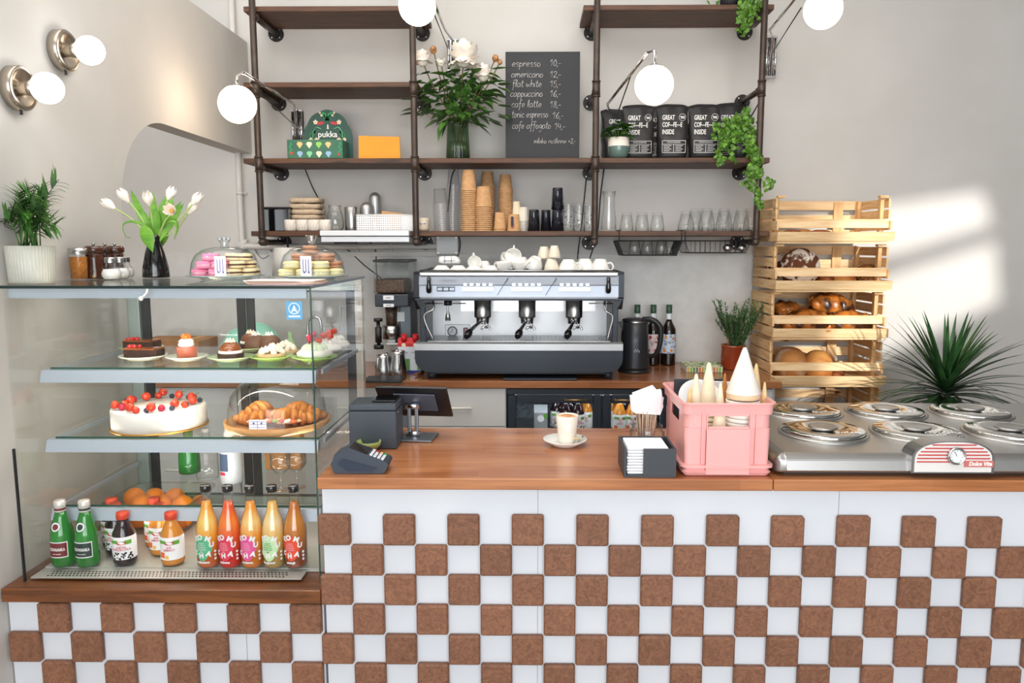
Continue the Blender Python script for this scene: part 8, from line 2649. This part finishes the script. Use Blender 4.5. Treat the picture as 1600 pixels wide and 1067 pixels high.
# pink crate with cones
PINK = mat('pink_plastic', (243, 174, 170), 0.3, coat=0.2, spec=0.5)
yc0 = 2.112
xc0, xc1 = Xat(1066, yc0, 1.02), Xat(1209, yc0, 1.02)
cw = (xc1 - xc0) / 2
zct = Zat(629, yc0, 0) - zk
CD = 0.33
t = thing('pink_crate', 'pink plastic crate holding ice cream cones at the counter edge', 'crate', ((xc0 + xc1) / 2, yc0, zk))
def rrect(w_, y0, y1, r=0.022, n=5):
    pts = []
    for (cx2, cy2, a0) in ((w_ - r, y0 + r, -PI / 2), (w_ - r, y1 - r, 0), (-w_ + r, y1 - r, PI / 2), (-w_ + r, y0 + r, PI)):
        for k in range(n + 1):
            a = a0 + PI / 2 * k / n
            pts.append((cx2 + r * math.cos(a), cy2 + r * math.sin(a)))
    return pts
def ringwall(mb, prof):
    """prof: (offset outwards, z) ; closed loop around the crate"""
    vs, fs = [], []
    n = None
    for off, z in prof:
        p = rrect(cw + off, 0 - off, CD + off, max(0.004, 0.022 + off))
        n = len(p)
        vs += [(x, y, z) for x, y in p]
    for i in range(len(prof) - 1):
        for j in range(n):
            fs.append((i * n + j, i * n + (j + 1) % n, (i + 1) * n + (j + 1) % n, (i + 1) * n + j))
    mb.add(vs, fs)
zh0, zh1 = zct * 0.66, zct * 0.84          # hand hole
hw = cw * 0.45
b = MB()
ringwall(b, [(-0.012, 0.0), (-0.006, 0.006), (-0.008, 0.02)])
# side, back and the solid part of the front
ringwall(b, [(-0.010, 0.018), (-0.008, zh0)])
def wallseg(z0, z1, x0, x1, ya, yb):
    b.box(x0, x1, ya, yb, z0, z1)
b.box(-cw + 0.03, -hw, 0.006, 0.010, zh0, zh1 + 0.002); b.box(hw, cw - 0.03, 0.006, 0.010, zh0, zh1 + 0.002)
# corners beside the hand hole
for s2 in (-1, 1):
    pts = [(s2 * (cw - 0.008 - 0.022 + 0.022 * math.sin(a)), 0.008 + 0.022 - 0.022 * math.cos(a)) for a in [PI / 2 * k / 5 for k in range(6)]]
    vs = [(x, y, z) for z in (zh0, zh1 + 0.002) for x, y in pts]
    b.add(vs, [(i, i + 1, 7 + i, 6 + i) for i in range(5)])
    x = s2 * (cw - 0.008)
    b.box(min(x, x - s2 * 0.003), max(x, x - s2 * 0.003), 0.03, 0.10, zh0, zh1 + 0.002)
    b.box(min(x, x - s2 * 0.003), max(x, x - s2 * 0.003), CD - 0.10, CD - 0.03, zh0, zh1 + 0.002)
b.box(-cw + 0.02, cw - 0.02, CD - 0.012, CD - 0.008, zh0, zh1 + 0.002)
ringwall(b, [(-0.008, zh1), (-0.002, zh1 + 0.001), (0.000, zct - 0.006), (0.006, zct - 0.004), (0.006, zct), (-0.004, zct), (-0.010, zh1)])
part('crate_shell', b, PINK, t)
b = MB().box(-cw + 0.012, cw - 0.012, 0.012, CD - 0.012, 0.004, 0.008); part('bottom', b, PINK, t)
b = MB(); ringwall(b, [(-0.009, 0.026), (0.004, 0.027), (0.004, 0.034), (-0.009, 0.035)]); part('lower_rim', b, PINK, t)
b = MB(); ringwall(b, [(-0.009, 0.004), (-0.001, 0.012), (-0.009, 0.020)]); part('lower_rim', b, PINK, t)
b = MB().box(-hw - 0.004, hw + 0.004, -0.001, 0.008, 0.006, zh0 - 0.002, 0.002); part('front_plate', b, PINK, t)
for x in (-hw * 1.3, -hw - 0.004, hw + 0.001, hw * 1.3):
    part('rib', MB().box(x, x + 0.003, 0.0, 0.010, 0.035, zct - 0.006), PINK, t)
for z0, z1, x0, x1 in ((zh0 - 0.002, zh0 + 0.004, -hw, hw), (zh1 - 0.003, zh1 + 0.003, -hw, hw)):
    part('handle_frame', MB().box(x0, x1, -0.001, 0.010, z0, z1, 0.001, 1), PINK, t)
for x in (-cw * 0.7, cw * 0.7):
    part('crate_foot', MB().box(x - 0.012, x + 0.012, 0.02, 0.04, 0.0, 0.006), PINK, t)
cz = zk
WAF = mat('waffle_cone', (238, 208, 158), 0.7, col2=(220, 180, 122), nscale=30, bump=(60, 0.4, 0.002))
WAFP = mat('pale_cone', (244, 232, 208), 0.7, col2=(236, 218, 184), nscale=20)
WAFD = mat('dark_waffle_cone', (206, 142, 74), 0.7, col2=(176, 110, 50), nscale=30)
CPAP = mat('cone_paper', (246, 240, 230), 0.7)
xcc = (xc0 + xc1) / 2
def cone(px, py, Y, r, m_, lab, L=None):
    v = P(px, py, Y)
    zb_ = zk + 0.009
    H = v.z - zb_
    L = L or H
    t = thing('ice_cream_cone', lab, 'ice cream cone', (v.x, Y, v.z - L), group='ice cream cones standing in the pink crate')
    # nested stack: the topmost cone, then the collar rims of the ones below
    hc_ = min(0.15, L)
    part('cone', MB().lathe([(r, L - hc_), (r * 0.98, L - hc_ + 0.002), (r * 0.80, L - hc_ * 0.72), (r * 0.5, L - hc_ * 0.34), (r * 0.22, L - 0.008), (r * 0.10, L), (0, L)], 24), m_, t)
    z = L - hc_
    if z > 0.02:
        n = int(z / 0.014)
        for k in range(min(n, 5)):
            zz = z - 0.014 * (k + 1)
            part('nested_rim', MB().lathe([(r * 1.0, zz), (r * 1.03, zz + 0.001), (r * 1.02, zz + 0.0115), (r * 0.94, zz + 0.012)], 24), m_, t)
        rest = z - 0.014 * min(n, 5)
        if rest > 0.01:
            part('lower_cones', MB().lathe([(0, 0), (r * 0.98, 0.0), (r * 1.0, rest)], 24), m_, t)
    return t
cone(1088, 584, 2.21, 0.026, WAFP, 'pale cone stack in the pink crate, second from the left in front')
cone(1108, 566, 2.25, 0.030, WAFP, 'tall pale cone stack in the pink crate, left of the middle')
cone(1078, 604, 2.19, 0.018, WAF, 'small cone at the left edge inside the pink crate')
cone(1126, 598, 2.175, 0.021, WAFP, 'short pale cone in front of the brown one')
cone(1133, 583, 2.30, 0.017, WAFD, 'darker brown waffle cone in the middle of the crate')
cone(1146, 594, 2.33, 0.015, WAF, 'thin cone behind the middle, right of the brown one')
cone(1182, 568, 2.28, 0.024, WAF, 'tall waffle cone behind the biggest one at the right')
cone(1195, 597, 2.20, 0.018, WAF, 'small waffle cone at the right edge of the crate')
v = P(1164, 543, 2.19)
H = v.z - zk - 0.009
t = thing('ice_cream_cone', 'biggest cone, wrapped in white paper, sticking highest out of the pink crate', 'ice cream cone', (v.x, 2.19, zk + 0.009), group='ice cream cones standing in the pink crate')
rr = 0.049
part('paper_cone', MB().lathe([(rr, H - 0.135), (rr * 1.01, H - 0.133), (rr * 0.16, H - 0.008), (rr * 0.08, H), (0, H)], 32), CPAP, t)
part('paper_sleeve', MB().lathe([(rr * 0.98, H - 0.150), (rr * 1.0, H - 0.1355)], 32), mat('sleeve_cream', (236, 210, 170), 0.7), t)
for k in range(6):
    zz = H - 0.153 - 0.013 * (k + 1)
    part('nested_rim', MB().lathe([(rr * 0.98, zz), (rr * 1.01, zz + 0.001), (rr * 1.0, zz + 0.011), (rr * 0.94, zz + 0.012)], 28), CPAP, t)
zr_ = H - 0.153 - 0.078
if zr_ > 0.01:
    part('lower_cones', MB().lathe([(0, 0), (rr * 0.96, 0), (rr * 0.98, zr_)], 28), CPAP, t)
# papers and dark board at the back of the crate
a, c_ = P(1049, 603, 2.42), P(1130, 592, 2.42)
b = MB().box(-(c_.x - a.x) / 2, (c_.x - a.x) / 2, -0.004, 0.004, 0, c_.z - zk - 0.012)
solo('dark_tray', b, CHARCOAL, 'dark flat tray standing at the back inside the pink crate', 'tray', ((a.x + c_.x) / 2 + 0.01, 2.425, zk + 0.010))
b = MB().lathe([(0.02, 0), (0.075, 0.045), (0.078, 0.047), (0.075, 0.048), (0.018, 0.004)], 36)
q = P(1066, 622, 2.33)
solo('paper_bowl', b, mat('paper_bowl_white', (244, 246, 250), 0.7), 'big white paper bowl leaning in the back left of the pink crate', 'bowl', (xc0 + 0.095, 2.36, zk + 0.15), (0.85, 0.25, 0))
solo('paper_sheet', MB().box(-0.06, 0.04, -0.004, 0.004, 0, 0.22, 0.001, 1), PAPER, 'white paper packet standing behind the cones in the crate', 'paper', (Xat(1120, 2.39, 1.1), 2.39, zk + 0.010), (0, 0.04, 0))

# ================================================================ ICE CREAM DISPLAY
yi0 = 2.118
xi0 = Xat(1214, yi0, 1.0)
xi1 = 2.22
YI1 = 2.83
zi = 1.015
t = thing('ice_cream_display', 'low brushed steel ice cream counter with six round lids and a red-striped badge', 'ice cream display', ((xi0 + xi1) / 2, yi0, zk))
lo = t.location
body = MB(); body.X = Matrix.Translation(-lo)
hz0 = zk + 0.010
ol = [(yi0 + 0.02, hz0)]
n = 7
ol += [(yi0 + 0.004, hz0 + 0.002), (yi0, hz0 + 0.008), (yi0 + 0.003, hz0 + 0.03)]
for k in range(n + 1):
    a = PI / 2 * k / n
    ol.append((yi0 + 0.003 + 0.03 * (1 - math.cos(a)), hz0 + 0.030 + (zi - hz0 - 0.030) * math.sin(a)))
ol += [(YI1, zi + 0.004), (YI1 + 0.01, zi), (YI1 + 0.01, hz0)]
body.prism(ol, xi0 + 0.03, xi1, 'x', smooth=False)
# rounded left end
secs = []
for k in range(7):
    a = PI / 2 * k / 6
    x = xi0 + 0.03 - 0.03 * math.sin(a)
    sc = 1
    secs.append((x, 0.022 * (1 - math.cos(a))))
vs, fs = [], []
m_ = len(ol)
for x, ins in secs:
    for (y, z) in ol:
        yy = min(max(y, yi0 + ins), YI1 + 0.01 - ins)
        zz = min(z, zi - ins * 0.8) if z > hz0 + 0.03 else z
        vs.append((x, yy, zz))
for i in range(len(secs) - 1):
    for j in range(m_):
        fs.append((i * m_ + j, i * m_ + (j + 1) % m_, (i + 1) * m_ + (j + 1) % m_, (i + 1) * m_ + j))
fs.append(list(range((len(secs) - 1) * m_, len(secs) * m_)))
body.add(vs, fs, True)
DSTEEL = mat('display_steel', (176, 174, 171), 0.36, 0.9)
bo = part('body', body, DSTEEL, t)
b = MB(); b.X = Matrix.Translation(-lo); b.box(xi0 + 0.03, xi1 - 0.02, yi0 + 0.03, YI1 - 0.02, zk, hz0 - 0.0002)
part('plinth', b, mat('plinth_dark', (70, 64, 60), 0.5), t)
# lids
SC2 = S(2.36, zi)
lids = []
for i, (px, py, Y) in enumerate(((1286, 664, 2.37), (1431, 662, 2.37), (1578, 661, 2.37), (1254, 636, 2.665), (1384, 634, 2.665), (1516, 634, 2.665))):
    x = Xat(px, Y, zi + 0.02)
    lids.append((x, Y))
LT = ['Smak', 'Cytryna', 'Mango', 'Kawa', 'Sos', 'Malina']
R_l = 61 * S(2.37, zi)
LIDM = mat('mirror_lid', (214, 212, 208), 0.10, 1.0)
for i, (x, Y) in enumerate(lids):
    b = MB(); b.X = Matrix.Translation(-lo)
    b.lathe([(R_l * 1.10, zi + 0.0005), (R_l * 1.09, zi + 0.006), (R_l * 1.04, zi + 0.009), (R_l * 1.0, zi + 0.006), (R_l * 0.98, zi + 0.0005)], 56, c=(x, Y, 0))
    part('well_ring', b, DSTEEL, t)
for i, (x, Y) in enumerate(lids):
    z0 = zi + 0.0105
    cc_ = (x, Y, z0 - 0.008)
    b = MB()
    b.X = Matrix.Translation(-lo)
    b.lathe([(0, 0.012), (R_l * 0.97, 0.002), (R_l * 0.98, 0.0), (R_l, 0.0), (R_l, 0.014), (R_l * 0.98, 0.016), (R_l * 0.60, 0.018), (R_l * 0.44, 0.010), (R_l * 0.34, 0.009), (0, 0.009)], 72, c=cc_)
    tl = part('lid', b, LIDM, t)
    b = MB(); b.X = Matrix.Translation(-lo)
    part('knob', b.lathe([(R_l * 0.22, 0.009), (R_l * 0.30, 0.014), (R_l * 0.35, 0.017), (R_l * 0.36, 0.021), (R_l * 0.34, 0.024), (R_l * 0.29, 0.022), (0, 0.0215)], 40, c=cc_), DSTEEL, tl)
    b = MB(); b.X = Matrix.Translation(Vector(cc_) - lo)
    vs, fs = text_mesh(LT[i], 0.036, shear=0.3, thick=0.0002)
    b.add([Vector((v.x + R_l * 0.36, v.y * 0.9 - R_l * 0.55, 0.0186 + v.z)) for v in vs], fs)
    part('marker_writing', b, INK, tl)
# badge
xb0, xb1 = Xat(1421, yi0, 1.0), Xat(1550, yi0, 1.0)
bw = (xb1 - xb0) / 2
bxc = (xb0 + xb1) / 2
zbt = Zat(689, yi0 - 0.01, bxc)
zbb = Zat(739, yi0 - 0.01, bxc)
bh = zbt - zbb
ol = [(bxc - bw, zbb)] + [(bxc + bw * math.copysign(abs(math.cos(a)) ** 0.8, math.cos(a)) , zbb + bh * (0.42 + 0.58 * abs(math.sin(a)) ** 0.9)) for a in [PI - PI * k / 20 for k in range(21)]] + [(bxc + bw, zbb)]
def bb():
    m2 = MB(); m2.X = Matrix.Translation(-lo); return m2
bd = part('badge_frame', bb().prism(ol, yi0 - 0.012, yi0 + 0.05, 'y'), STEEL, t)
def ins(f, dz=0.0):
    return [(bxc + (x - bxc) * f, zbb + bh * 0.04 + (z - zbb) * f) for x, z in ol]
part('badge_plate', bb().prism(ins(0.93), yi0 - 0.0135, yi0 - 0.012, 'y'), mat('badge_white', (232, 228, 224), 0.3), bd)
RS = mat('badge_red', (196, 62, 56), 0.4)
for k in range(6):
    z = zbb + bh * (0.34 + 0.105 * k)
    fz_ = (z - zbb) / bh
    xw = bw * 0.88 if fz_ < 0.45 else bw * 0.88 * math.sqrt(max(0.0, 1 - ((fz_ - 0.42) / 0.54) ** 2)) ** 0.9
    part('red_stripe', bb().box(bxc - xw, bxc + xw, yi0 - 0.0145, yi0 - 0.0135, z, z + bh * 0.04), RS, bd)
gz = zbb + bh * 0.56
gx = Xat(1488, yi0, 1.0)
g = bb().lathe([(0, 0), (0.023, 0.0), (0.025, 0.003), (0.025, 0.009), (0.022, 0.010), (0.020, 0.006), (0, 0.006)], 32, c=(gx, yi0 - 0.0146, gz), M=R90)
part('thermometer', g, CHROME, bd)
part('thermometer_face', bb().lathe([(0.019, 0), (0, 0.0004)], 28, c=(gx, yi0 - 0.0212, gz), M=R90), PAPER, bd)
g = bb().tube([(gx, yi0 - 0.0222, gz), (gx - 0.007, yi0 - 0.0222, gz + 0.012)], 0.0009, 4)
for k in range(9):
    a = PI * 1.25 - 1.5 * PI * k / 8
    g.tube([(gx + 0.014 * math.cos(a), yi0 - 0.0222, gz + 0.014 * math.sin(a)), (gx + 0.017 * math.cos(a), yi0 - 0.0222, gz + 0.017 * math.sin(a))], 0.0006, 4)
part('thermometer_scale', g, INKD, bd)
g = bb(); text_into(g, 'Dolce Vita', 0.016, (Xat(1527, yi0, 1.0), yi0 - 0.0147, zbb + bh * 0.30), shear=0.2, bold=0.0006, sx=0.95)
part('lettering', g, mat('badge_brown_print', (250, 244, 240), 0.5), bd)
g = bb().box(Xat(1502, yi0, 1.0), Xat(1548, yi0, 1.0), yi0 - 0.0146, yi0 - 0.0136, zbb + bh * 0.20, zbb + bh * 0.40)
part('name_field', g, mat('badge_rose', (206, 120, 112), 0.4), bd)

# ================================================================ WOODEN CRATES WITH BREAD
PINE = grain('pine_slats', (246, 214, 168), (228, 184, 128), 0.65, along='x', island=0.14, knots=True)
PINEY = grain('pine_slats_side', (236, 200, 152), (212, 168, 116), 0.65, along='y', island=0.2, knots=True)
PINEZ = grain('pine_posts', (232, 190, 136), (206, 156, 100), 0.65, along='z', island=0.15)
YK0 = 3.86
xk0, xk1 = XR + 0.005, Xat(1388, YK0, 1.25)
KW_ = (xk1 - xk0) / 2
kxc = (xk0 + xk1) / 2
KD = 0.40
KH = 0.2455
ztop = Zat(305, YK0 + 0.05, kxc)
def make_crate(label, loc):
    t = thing('wooden_crate', label, 'crate', loc, group='stacked pine crates of bread')
    W = KW_
    th = 0.010
    # posts (thick uprights in the corners, set inside the slats)
    for x0, x1 in ((-W + 0.014, -W + 0.034), (W - 0.034, W - 0.014)):
        part('post', MB().box(x0, x1, KD - 0.045, KD - 0.014, 0.010, KH - 0.014), PINEZ, t)
        part('post', MB().box(x0, x1, 0.085, 0.115, 0.010, KH - 0.014), PINEZ, t)
    part('back_post', MB().box(W - 0.155, W - 0.105, KD - 0.024, KD - 0.012, 0.010, KH - 0.016), PINEZ, t)
    # front slats
    part('front_slat', MB().prism([(-0.012, 0.014), (-0.020, 0.058), (-0.011, 0.060), (-0.003, 0.014)], -W, W, 'x'), PINE, t)
    part('front_slat', MB().box(-W + 0.004, W - 0.004, 0.028, 0.037, 0.080, 0.124, 0.001, 1), PINE, t)
    part('front_batten', MB().box(-W + 0.006, W - 0.012, -0.004, 0.030, 0.002, 0.011), PINE, t)
    # back slats
    for z in (0.030, 0.112, 0.188):
        part('back_slat', MB().box(-W + 0.012, W - 0.012, KD - 0.010, KD, z, z + 0.048), PINE, t)
    # side slats, upper ones shorter: the open sloping mouth
    for s2 in (-1, 1):
        for k, (z, y0) in enumerate(((0.014, -0.004), (0.070, 0.012), (0.128, 0.036), (0.184, 0.040))):
            x0, x1 = (s2 * W - s2 * 0.013, s2 * W - s2 * 0.003)
            part('side_slat', MB().box(min(x0, x1), max(x0, x1), y0, KD - 0.002, z, z + 0.046), PINEY, t)
    # bottom boards
    for k in range(4):
        y = 0.035 + k * 0.086
        part('bottom_board', MB().box(-W + 0.013, W - 0.013, y, y + 0.074, 0.012, 0.019), PINE, t)
    # top bearers of the mouth
    for x0, x1 in ((-W + 0.014, -W + 0.052), (W - 0.056, W - 0.014)):
        part('top_bearer', MB().box(x0, x1, 0.04, 0.075, KH - 0.013, KH - 0.002), PINEZ, t)
    return t
labs = ['topmost pine crate of the stack, nearly empty', 'second pine crate from the top, with dark floury loaves', 'middle pine crate filled with braided loaves', 'fourth pine crate from the top, with two round loaves', 'fifth pine crate from the top, behind the steel lids', 'sixth pine crate, hidden low behind the counter', 'lowest pine crate, hidden behind the counter']
cr0 = make_crate(labs[0], (kxc, YK0, ztop - KH))
zz = []
for k in range(7):
    z = ztop - KH * (k + 1)
    zz.append(z)
    if k:
        dup(cr0, (kxc + random.uniform(-0.004, 0.004), YK0 + random.uniform(-0.004, 0.004), z), (0, 0, random.uniform(-0.006, 0.006)), labs[k])
rest = zz[-1] - 0.001
t = thing('crate_dolly', 'low wooden base under the stack of bread crates', 'dolly', (kxc, YK0 + 0.19, 0))
part('platform', MB().box(-KW_, KW_, -0.19, 0.19, rest - 0.02, rest), PINE, t)
for sx_ in (-1, 1):
    for sy_ in (-1, 1):
        part('leg', MB().box(sx_ * (KW_ - 0.03) - 0.02, sx_ * (KW_ - 0.03) + 0.02, sy_ * 0.15 - 0.02, sy_ * 0.15 + 0.02, 0, rest - 0.0202), PINEZ, t)
def bx(px, Y, z):
    return Xat(px, Y, z + 0.05)
def loaf(name, lab, px, Y, lvl, r, m_, seg=24, noise_=0.0, rz=0.0, grp=None, lift=0.0):
    z = zz[lvl] + 0.0205 + lift
    b = MB().lathe([(0, 0), (r[0] * 0.85, 0.0), (r[0], r[2] * 0.35)] + [(r[0] * math.cos(a) ** 0.8, r[2] * 0.35 + r[2] * 0.65 * math.sin(a)) for a in [PI / 2 * k / 8 for k in range(1, 8)]] + [(0, r[2])], 30, sy=r[1] / r[0])
    return solo(name, b, m_, lab, 'bread', (bx(px, Y, z), Y, z), (0, 0, rz), group=grp)
FLO = mat('floury_dark_crust', (236, 222, 204), 0.9, col2=(104, 58, 32), nscale=16, contrast=(0.46, 0.53), detail=2, dist=1.2, bump=(16, 0.5, 0.006))
BRO = mat('brown_crust', (176, 98, 44), 0.6, col2=(112, 56, 24), nscale=14, bump=(40, 0.5, 0.003))
GOLDC = mat('golden_crust', (222, 160, 86), 0.7, col2=(188, 112, 50), nscale=9, bump=(50, 0.5, 0.003))
SEED = mat('seeded_crust', (168, 108, 46), 0.8, col2=(80, 44, 18), nscale=70, bump=(140, 1.0, 0.004))
loaf('bread_loaf', 'dark loaf seen between the slats of the topmost crate, left', 1238, YK0 + 0.17, 0, (0.06, 0.07, 0.055), BRO)
loaf('bread_loaf', 'golden loaf seen between the slats of the topmost crate, middle', 1255, YK0 + 0.25, 0, (0.055, 0.06, 0.06), GOLDC)
loaf('bread_loaf', 'dark pointed loaf in the topmost crate, right', 1282, YK0 + 0.17, 0, (0.07, 0.05, 0.055), BRO)
def upright_round(px, Y, lvl, R, D, m_, lab):
    z = zz[lvl] + 0.0205
    b = MB()
    b.ball((0, 0, R), (D, R, R), 26, 18)
    return solo('round_loaf', b, m_, lab, 'bread', (bx(px, Y, z), Y, z), (0, 0, 1.2), group='floury round loaves')
upright_round(1249, YK0 + 0.14, 1, 0.102, 0.058, FLO, 'round dark loaf with cracked white flour crust, front one in the second crate')
upright_round(1222, YK0 + 0.29, 1, 0.088, 0.05, FLO, 'round dark floury loaf behind, at the left of the second crate')
loaf('bread_loaf', 'brown loaf in the middle of the second crate', 1285, YK0 + 0.20, 1, (0.06, 0.10, 0.085), BRO)
loaf('bread_loaf', 'golden brown loaf in the second crate, right of the middle', 1315, YK0 + 0.17, 1, (0.07, 0.09, 0.08), GOLDC)
loaf('bread_loaf', 'round seeded loaf at the right of the second crate', 1354, YK0 + 0.19, 1, (0.065, 0.08, 0.118), SEED)
CHAL = mat('braided_crust', (206, 124, 48), 0.35, coat=0.3, col2=(52, 24, 10), nscale=11, contrast=(0.38, 0.56), bump=(120, 0.2, 0.001))
def braid(px, Y, lvl, L, R, rz, lab, lift=0.0, tilt=0.0):
    z = zz[lvl] + 0.0205 + lift
    t = thing('braided_loaf', lab, 'bread', (bx(px, Y, z), Y, z), 0, group='braided loaves in the middle crate')
    t.rotation_euler = (0, tilt, rz)
    for s3 in range(3):
        b = MB()
        pts = []
        n = 22
        for k in range(n + 1):
            u = k / n
            env = math.sin(PI * min(max(u, 0.02), 0.98)) ** 0.4
            ph = u * 2 * PI * 1.6 + s3 * 2 * PI / 3
            pts.append(((u - 0.5) * L, R * 0.55 * math.sin(ph) * env, R * (0.62 + 0.34 * math.sin(2 * ph) * env)))
        b.tube(pts, [R * 0.22, R * 0.46, R * 0.56, R * 0.60, R * 0.56, R * 0.46, R * 0.22], 14)
        part('strand', b, CHAL, t)
    return t
braid(1257, YK0 + 0.155, 2, 0.25, 0.086, 0.1, 'braided glossy brown loaf, front left in the middle crate')
braid(1322, YK0 + 0.155, 2, 0.25, 0.084, -0.05, 'braided glossy brown loaf, front right in the middle crate', tilt=0.0)
braid(1296, YK0 + 0.235, 2, 0.24, 0.080, 0.15, 'braided loaf lying on top at the centre of the middle crate', lift=0.088, tilt=0.22)
braid(1228, YK0 + 0.24, 2, 0.16, 0.065, 1.2, 'braided loaf end at the far left of the middle crate', lift=0.07)
braid(1270, YK0 + 0.30, 2, 0.26, 0.070, 0.0, 'braided loaf in the back row of the middle crate')
braid(1339, YK0 + 0.31, 2, 0.22, 0.060, 0.3, 'braided loaf at the back right of the middle crate')
loaf('round_loaf', 'round golden loaf with floury crust, left in the fourth crate', 1234, YK0 + 0.18, 3, (0.088, 0.10, 0.165), mat('dusty_golden_crust', (212, 146, 80), 0.8, col2=(232, 204, 170), nscale=12, contrast=(0.5, 0.62), bump=(30, 0.5, 0.003)))
loaf('round_loaf', 'round golden loaf with a cut face, right in the fourth crate', 1277, YK0 + 0.18, 3, (0.080, 0.09, 0.148), GOLDC)
loaf('bread_loaf', 'flat brown loaf behind the cut one in the fourth crate', 1305, YK0 + 0.23, 3, (0.05, 0.07, 0.05), BRO)
t = thing('wrapped_bread', 'dark loaf in clear plastic wrap in the fifth crate', 'bread', (bx(1299, YK0 + 0.2, zz[4]), YK0 + 0.2, zz[4] + 0.0205))
part('loaf', MB().ball((0, 0, 0.05), (0.08, 0.07, 0.05), 20, 12), BRO, t)
part('wrap', MB().ball((0, 0, 0.075), (0.092, 0.078, 0.077), 20, 12), glass('plastic_wrap', (0.95, 0.95, 0.95), (0.6, 0.6, 0.6), gloss=1.0, rough=0.1, ior=1.7), t)

# ================================================================ DRACAENA
Yd = 3.40
xd_ = Xat(1480, Yd, 1.1)
zcn = Zat(612, Yd, xd_)
t = thing('dracaena', 'spiky dark green dracaena with arching leaves behind the ice cream display', 'plant', (xd_, Yd, 0))
part('pot', MB().lathe([(0, 0.001), (0.12, 0.001), (0.16, 0.28), (0.165, 0.30), (0.15, 0.30), (0.145, 0.27), (0, 0.27)], 40), mat('charcoal_pot', (70, 70, 72), 0.5), t)
part('trunk', MB().tube([(0, 0, 0.26), (0.01, 0.0, 0.6), (-0.005, 0.0, zcn - 0.02)], [0.02, 0.016, 0.014], 12, curve=4), mat('dracaena_trunk', (150, 120, 92), 0.8, col2=(110, 84, 62), nscale=60), t)
rn = random.Random(12)
b = MB()
n = 130
for k in range(n):
    u = k / n
    a = k * 2.39996
    el = 1.35 - 1.75 * u ** 0.9 + rn.uniform(-0.12, 0.12)
    Lf = rn.uniform(0.29, 0.39) * (0.92 + 0.25 * math.sin(PI * u))
    d = Vector((math.cos(a) * math.cos(el), math.sin(a) * math.cos(el) * 0.8, math.sin(el)))
    b.leaf(Vector((0.012 * math.cos(a), 0.012 * math.sin(a), zcn - 0.05 + 0.10 * (1 - u))), d, Lf, rn.uniform(0.020, 0.027), droop=0.35 + 0.6 * (1 - abs(math.sin(el))), seg=9, shape=(0.7, 0.95, 1.0, 0.95, 0.8, 0.6, 0.35, 0.0), fold=0.3)
part('foliage', b, mat('dracaena_leaf', (46, 84, 40), 0.4, col2=(30, 60, 30), nscale=14, island=0.35), t)
